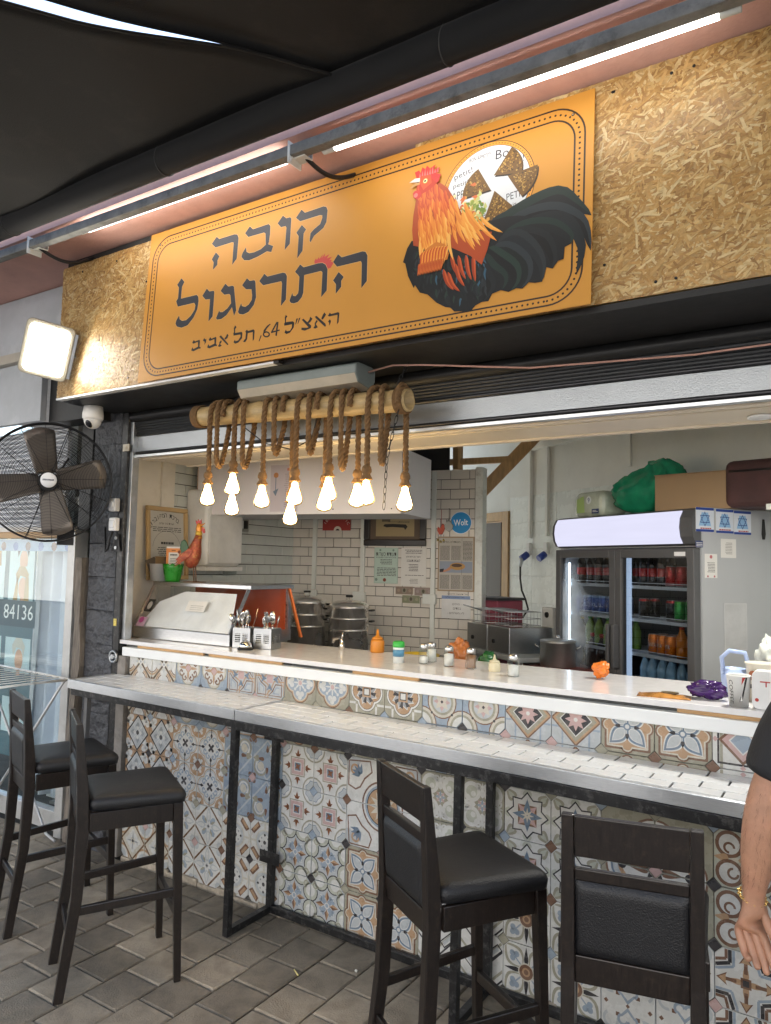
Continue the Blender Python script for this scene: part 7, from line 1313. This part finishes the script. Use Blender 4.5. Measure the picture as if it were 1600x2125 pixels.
for i, t in enumerate((2.372, 2.124)):
    e = emp('industrial_socket', ('white industrial socket with blue plug connected on the white wall', 'white industrial socket with blue flap on the white wall')[i], 'socket', WO(t, 1.73, -.034), OA, 'industrial sockets')
    obj('housing', MB().prism([(-.03, .0), (.03, 0), (.022, .1), (-.022, .1)], -.0, .03, XZ), pm('socket_white', (.7, .72, .7), .4), e, bevel=.005); obj('blue_flap', MB().cyl((0, .0, .005), (0, -.06, -.035), .028, n=16), pm('socket_blue', (.02, .05, .28), .35), e)
    if i == 0: obj('plug', MB().cyl((0, -.055, -.03), (0, -.07, -.1), .02, .014, 12), pm('plug_white', (.6, .65, .68), .4), e); obj('cable', MB().tube([(0, -.07, -.1), (.0, -.07, -.2), (.01, -.06, -.3), (.05, -.05, -.37), (.09, -.05, -.45), (.085, -.1, -.52)], .008, 8), m_black, e)
# leafy shrub beyond the back doorway
sb_ = emp('back_yard_shrub', 'leafy shrub glimpsed through the back doorway', 'shrub', OB+OD*3.1+Vector((.5628, .8266, 0))*.7)
obj('stem', MB().tube([(0, 0, 0), (.05, .02, .9), (-.05, .0, 1.8)], [.03, .02, .008], 8), pm('bark', (.1, .07, .05), .9), sb_)
lf = MB(); rr_ = random.Random(2)
for k in range(700):
    p = Vector((rr_.gauss(0, .3), rr_.gauss(0, .15), rr_.uniform(.5, 2.3))); a = Euler((rr_.uniform(0, 6), rr_.uniform(0, 6), rr_.uniform(0, 6))).to_matrix(); s_ = rr_.uniform(.03, .06)
    lf.add([p+a @ Vector(v)*s_ for v in ((0, -1, 0), (.4, 0, .05), (0, 1, 0), (-.4, 0, .05))], [(0, 1, 2, 3)])
obj('foliage', lf, pm('leaf_green', (.06, .12, .04), .5, var=.4, vs_=5), sb_, kind='stuff')
# ============================================================ BAR STOOLS
m_dw = pm('dark_stained_wood', (.011, .007, .0055), .36, var=.5, vs_=14, stretch=(14, 14, 1.4), coat=.2, bump=.1, bs=50, dirt=.35, dcol=(.07, .045, .03), ds=55)
m_lea = pm('black_leatherette', (.009, .009, .0105), .42, var=.15, vs_=5, bump=.5, bs=260, spec=.5, dirt=.2, dcol=(.03, .03, .03), ds=9)
def make_stool(lbl):
    t = emp('bar_stool', lbl, 'bar stool', (0, 0, 0), 0, 'bar stools at the counter')
    W2, top = .152, 1.0
    for s_ in (-1, 1):
        o = MB(); x = s_*W2                                                 # raked rear leg running up into the back post
        pts = [(s_*.15, -.232, 0, .03, .034), (x, -.186, .36, .034, .04), (x, -.176, .62, .034, .044), (x, -.182, .75, .034, .042), (x, -.205, top, .03, .024)]
        vs_ = []
        for px_, py_, pz_, wx, wy in pts: vs_ += [(px_-wx/2, py_-wy/2, pz_), (px_+wx/2, py_-wy/2, pz_), (px_+wx/2, py_+wy/2, pz_), (px_-wx/2, py_+wy/2, pz_)]
        fs_ = [(3, 2, 1, 0), (16, 17, 18, 19)]
        for k in range(4):
            for a in range(4): b = (a+1) % 4; fs_.append((4*k+a, 4*k+b, 4*k+4+b, 4*k+4+a))
        o.add(vs_, fs_); obj('leg', o, m_dw, t, bevel=.003)
        o = MB(); o.beam((s_*.186, .188, 0), (s_*.175, .168, .6745), .026, .026, up=(0, 1, 0), w2=(.036, .036)); obj('leg', o, m_dw, t, bevel=.003)
        obj('apron', MB().box((s_*.171-.01, -.1535, .604), (s_*.171+.01, .1495, .672)), m_dw, t, bevel=.002)
        obj('stretcher', MB().beam((s_*.153, -.176, .315), (s_*.180, .166, .335), .017, .032), m_dw, t, bevel=.003)
    obj('apron', MB().box((-.156, .158, .604), (.156, .178, .672)), m_dw, t, bevel=.002)
    obj('stretcher', MB().box((-.167, .17, .235), (.167, .19, .27)), m_dw, t, bevel=.003)
    obj('stretcher', MB().box((-.136, -.212, .2), (.136, -.196, .232)), m_dw, t, bevel=.003)
    yb = lambda z: -.176-.029*(z-.62)/.38
    def rail(z0, z1, th, nm='back_rail'):
        v = []
        for z in (z0, z1):
            y = yb(z); v += [(-.1355, y-th/2, z), (.1355, y-th/2, z), (.1355, y+th/2, z), (-.1355, y+th/2, z)]
        o = MB().add(v, [(3, 2, 1, 0), (4, 5, 6, 7), (0, 1, 5, 4), (1, 2, 6, 5), (2, 3, 7, 6), (3, 0, 4, 7)]); return obj(nm, o, m_dw, t, bevel=.003)
    rail(.895, .998, .02, 'top_rail'); rail(.836, .866, .018); rail(.578, .648, .022)
    pn = MB()
    def pf(u, v):
        x = -.1345+.269*u; z = .649+.186*v; e = min(1, min(u, 1-u)*14)*min(1, min(v, 1-v)*9); return (x, yb(z)-.006-.012*math.sqrt(e), z)
    def pb(u, v):
        x = .1345-.269*u; z = .649+.186*v; e = min(1, min(u, 1-u)*14)*min(1, min(v, 1-v)*9); return (x, yb(z)+.006+.014*math.sqrt(e), z)
    pn.grid(pf, 28, 20); pn.grid(pb, 28, 20); obj('backrest_pad', pn, m_lea, t)
    cu_ = MB(); lay = []
    for z, ins in ((.673, .006), (.676, .0), (.70, -.003), (.713, .002), (.722, .012), (.7275, .03), (.731, .07), (.7325, .12)):
        n_ = 9; r_ = max(.012, .03-ins*.5); lay.append([(x*(.93+.36*y), y, z) for x, y in rrect(-.197+ins, -.157+ins, .197-ins, .197-ins, r_, n_)])
    N_ = len(lay[0]); fs_ = []
    for k in range(len(lay)-1): fs_ += [(k*N_+i, k*N_+(i+1) % N_, (k+1)*N_+(i+1) % N_, (k+1)*N_+i) for i in range(N_)]
    fs_ += [tuple(range(N_))[::-1], tuple(range((len(lay)-1)*N_, len(lay)*N_))]
    cu_.add([p for l in lay for p in l], fs_, smooth=True); obj('seat_cushion', cu_, m_lea, t)
    return t
st1 = make_stool('black bar stool standing beside the clothes airer and block pillar'); st1.location = (-3.155, -.575, 0); st1.rotation_euler = (0, 0, R(70-90))
for loc, a, lb in (((-2.51, -.725, 0), 60, 'black bar stool in front of the grey diamond tiles'), ((-1.06, -.625, 0), 57, 'black bar stool beside the blue petal tiles, angled to the counter'), ((-.535, -.625, 0), 102.5, 'black bar stool with its padded back turned outwards next to the man')):
    dup(st1, loc, R(a-90), lb)
# ============================================================ THE MAN AT THE COUNTER (only his arm shows in the photograph)
per = emp('person', 'man in a black t-shirt with a gold bracelet, arm hanging beside a bar stool', 'person', (.078, -.74, 0))
PO = Vector((.08, -.74, 0))
def skin_obj(name, V, E, m, par, lev=2, root=0):
    me = bpy.data.meshes.new(name); me.from_pydata([tuple(Vector(v[:3])-PO) for v in V], E, []); o = bpy.data.objects.new(name, me); COL.objects.link(o); o.parent = par; me.materials.append(m)
    sk_ = o.modifiers.new('skin', 'SKIN'); sk_.use_smooth_shade = True; sk_.branch_smoothing = .3
    for i, v in enumerate(V):
        d = me.skin_vertices[0].data[i]; d.radius = (v[3], v[4] if len(v) > 4 else v[3]); d.use_root = (i == root)
    s_ = o.modifiers.new('sub', 'SUBSURF'); s_.levels = lev; s_.render_levels = lev; return o
m_skin = pm('skin', (.40, .205, .125), .5, var=.14, vs_=30, bump=.25, bs=240, sub=.08, dirt=.25, dcol=(.42, .15, .1), ds=12)
V = [(.09, -.73, .95, .14, .11), (.09, -.735, 1.12, .13, .10), (.085, -.74, 1.30, .145, .105), (.085, -.735, 1.44, .07, .07), (.085, -.72, 1.53, .055, .058), (.085, -.70, 1.60, .072, .085), (.085, -.70, 1.68, .07, .085), (.085, -.705, 1.735, .045, .05)]
E = [(0, 1), (1, 2), (2, 3), (3, 4), (4, 5), (5, 6), (6, 7)]
def chain_(pts, frm):
    k = len(V); V.extend(pts); E.append((frm, k)); E.extend((k+i, k+i+1) for i in range(len(pts)-1)); return len(V)-1
wl_ = chain_([(-.075, -.745, 1.375, .072), (-.125, -.765, 1.25, .062), (-.175, -.785, 1.115, .056), (-.193, -.79, 1.06, .057, .052), (-.205, -.79, .985, .050, .046), (-.216, -.787, .92, .038, .033), (-.222, -.785, .872, .033, .026), (-.226, -.782, .835, .040, .022), (-.229, -.78, .805, .042, .017)], 2)
for bx, tz, tx_, ln in ((-.257, .742, -.226, 1), (-.239, .726, -.208, 1), (-.221, .719, -.190, 1), (-.204, .727, -.172, 1)):
    chain_([(bx, -.782, .795, .0112), ((bx*.65+tx_*.35), -.790, .770, .0108), ((bx*.35+tx_*.65), -.802, .747, .0098), (tx_, -.818, tz, .0078)], wl_)
chain_([(-.198, -.79, .835, .0125), (-.182, -.803, .81, .011), (-.170, -.812, .785, .0095), (-.165, -.816, .768, .007)], wl_-1)
wr_ = chain_([(.25, -.745, 1.375, .062), (.32, -.72, 1.25, .052), (.36, -.66, 1.12, .046), (.33, -.54, 1.06, .04), (.27, -.42, 1.02, .03), (.24, -.37, 1.01, .028, .02), (.22, -.33, 1.0, .036, .015)], 2)
for dx in (-.03, -.012, .008, .026): chain_([(.22+dx, -.305, .995, .009), (.215+dx, -.27, .988, .008), (.21+dx, -.245, .978, .0065)], wr_)
chain_([(.195, -.345, 1.0, .011), (.175, -.325, .992, .009), (.165, -.305, .985, .007)], wr_)
for hx in (-.0, .18): chain_([(hx, -.73, .85, .088), (hx-.005, -.72, .68, .075), (hx-.005, -.715, .50, .056), (hx-.005, -.74, .30, .052), (hx-.005, -.755, .10, .036), (hx-.01, -.70, .045, .035, .03), (hx-.015, -.60, .03, .035, .022)], 0)
body = skin_obj('body', V, E, m_skin, per)
V2 = [(.09, -.73, .86, .165, .135), (.09, -.73, .96, .16, .13), (.09, -.735, 1.12, .15, .118), (.085, -.74, 1.30, .158, .118), (.085, -.738, 1.425, .085, .078)]; E2_ = [(0, 1), (1, 2), (2, 3), (3, 4)]
def ch2(pts, frm): k = len(V2); V2.extend(pts); E2_.append((frm, k)); E2_.extend((k+i, k+i+1) for i in range(len(pts)-1))
ch2([(-.075, -.748, 1.37, .092), (-.12, -.768, 1.27, .092), (-.150, -.778, 1.17, .094), (-.158, -.781, 1.135, .094)], 3); ch2([(.25, -.745, 1.375, .078), (.31, -.725, 1.26, .072), (.345, -.69, 1.17, .072)], 3)
skin_obj('t_shirt', V2, E2_, pm('black_cotton', (.012, .012, .014), .8, var=.25, vs_=20, bump=.3, bs=160), per)
V3 = [(.09, -.73, .99, .15, .12), (.09, -.73, .90, .15, .125)]; E3 = [(0, 1)]
for hx in (-.0, .18): k = len(V3); V3 += [(hx, -.73, .82, .10), (hx-.005, -.718, .66, .088), (hx-.005, -.713, .50, .07), (hx-.005, -.738, .30, .066), (hx-.005, -.752, .10, .06)]; E3 += [(1, k)]+[(k+i, k+i+1) for i in range(4)]
skin_obj('trousers', V3, E3, pm('dark_denim', (.03, .035, .05), .8, var=.2, vs_=30), per)
hm = MB(); hm.grid(lambda u, v: (.005+.083*math.sin(PI*.62*v)*math.cos(2*PI*u), .03+.10*math.sin(PI*.62*v)*math.sin(2*PI*u)-.012, 1.655+.112*math.cos(PI*.62*v)), 24, 10); obj('hair', hm, pm('dark_hair', (.02, .015, .012), .6, bump=.8, bs=200), per)
for sx in (-1, 1):
    obj('eye', MB().ball((.005+.03*sx, .115, 1.63), .011, 10, 8), pm('eye_white', (.7, .68, .65), .2), per); obj('ear', MB().ball((.005+.082*sx, .03, 1.615), .028, 10, 8, sc=(.35, .7, 1.1)), m_skin, per)
obj('nose', MB().ball((.005, .128, 1.60), .016, 10, 8, sc=(.8, 1.1, 1.5)), m_skin, per); obj('mouth', MB().ball((.005, .108, 1.558), .02, 10, 6, sc=(1.2, .5, .3)), pm('lips', (.35, .12, .1), .4), per)
# short hairs on the forearm, rooted on the skin
bpy.context.view_layer.update(); dg = bpy.context.evaluated_depsgraph_get(); ev = body.evaluated_get(dg); em = ev.to_mesh()
fa = [p for p in em.polygons if p.center.x < -.24 and .90 < p.center.z < 1.14]; hr_ = MB(); rr_ = random.Random(5)
for k in range(420 if fa else 0):
    p = rr_.choice(fa); vs_ = [em.vertices[i].co for i in p.vertices]; wts = [rr_.random() for _ in vs_]; q = sum((v*w_ for v, w_ in zip(vs_, wts)), Vector())/sum(wts); l = rr_.uniform(.006, .014)
    d = (p.normal*.5+Vector((rr_.uniform(-.4, .4), rr_.uniform(-.3, .3), -1))).normalized(); hr_.tube([q, q+d*l*.5+p.normal*.001, q+d*l], [.00014, .00013, .00008], 3, cap=False)
ev.to_mesh_clear()
if hr_.v: obj('arm_hair', hr_, pm('dark_hair', (.02, .015, .012), .6), per, kind='stuff')
br_ = MB(); cB = Vector((-.2225, -.785, .872))-PO
for k in range(26):
    a = 2*PI*k/26; b = a+2*PI/26*.8; p = lambda q: cB+Vector((.0285*math.cos(q), .0235*math.sin(q), .007*math.sin(q)-.006*math.cos(q)))
    d = p(b)-p(a); c = (p(a)+p(b))/2; ax = Vector((0, 0, 1)) if k % 2 else (c-cB).normalized()
    br_.tube([c+d*.62*math.cos(t)+ax*.0042*math.sin(t) for t in [2*PI*j/10 for j in range(10)]], .0014, 5, closed=True)
obj('bracelet', br_, pm('gold', (.75, .5, .17), .2, 1.), per)
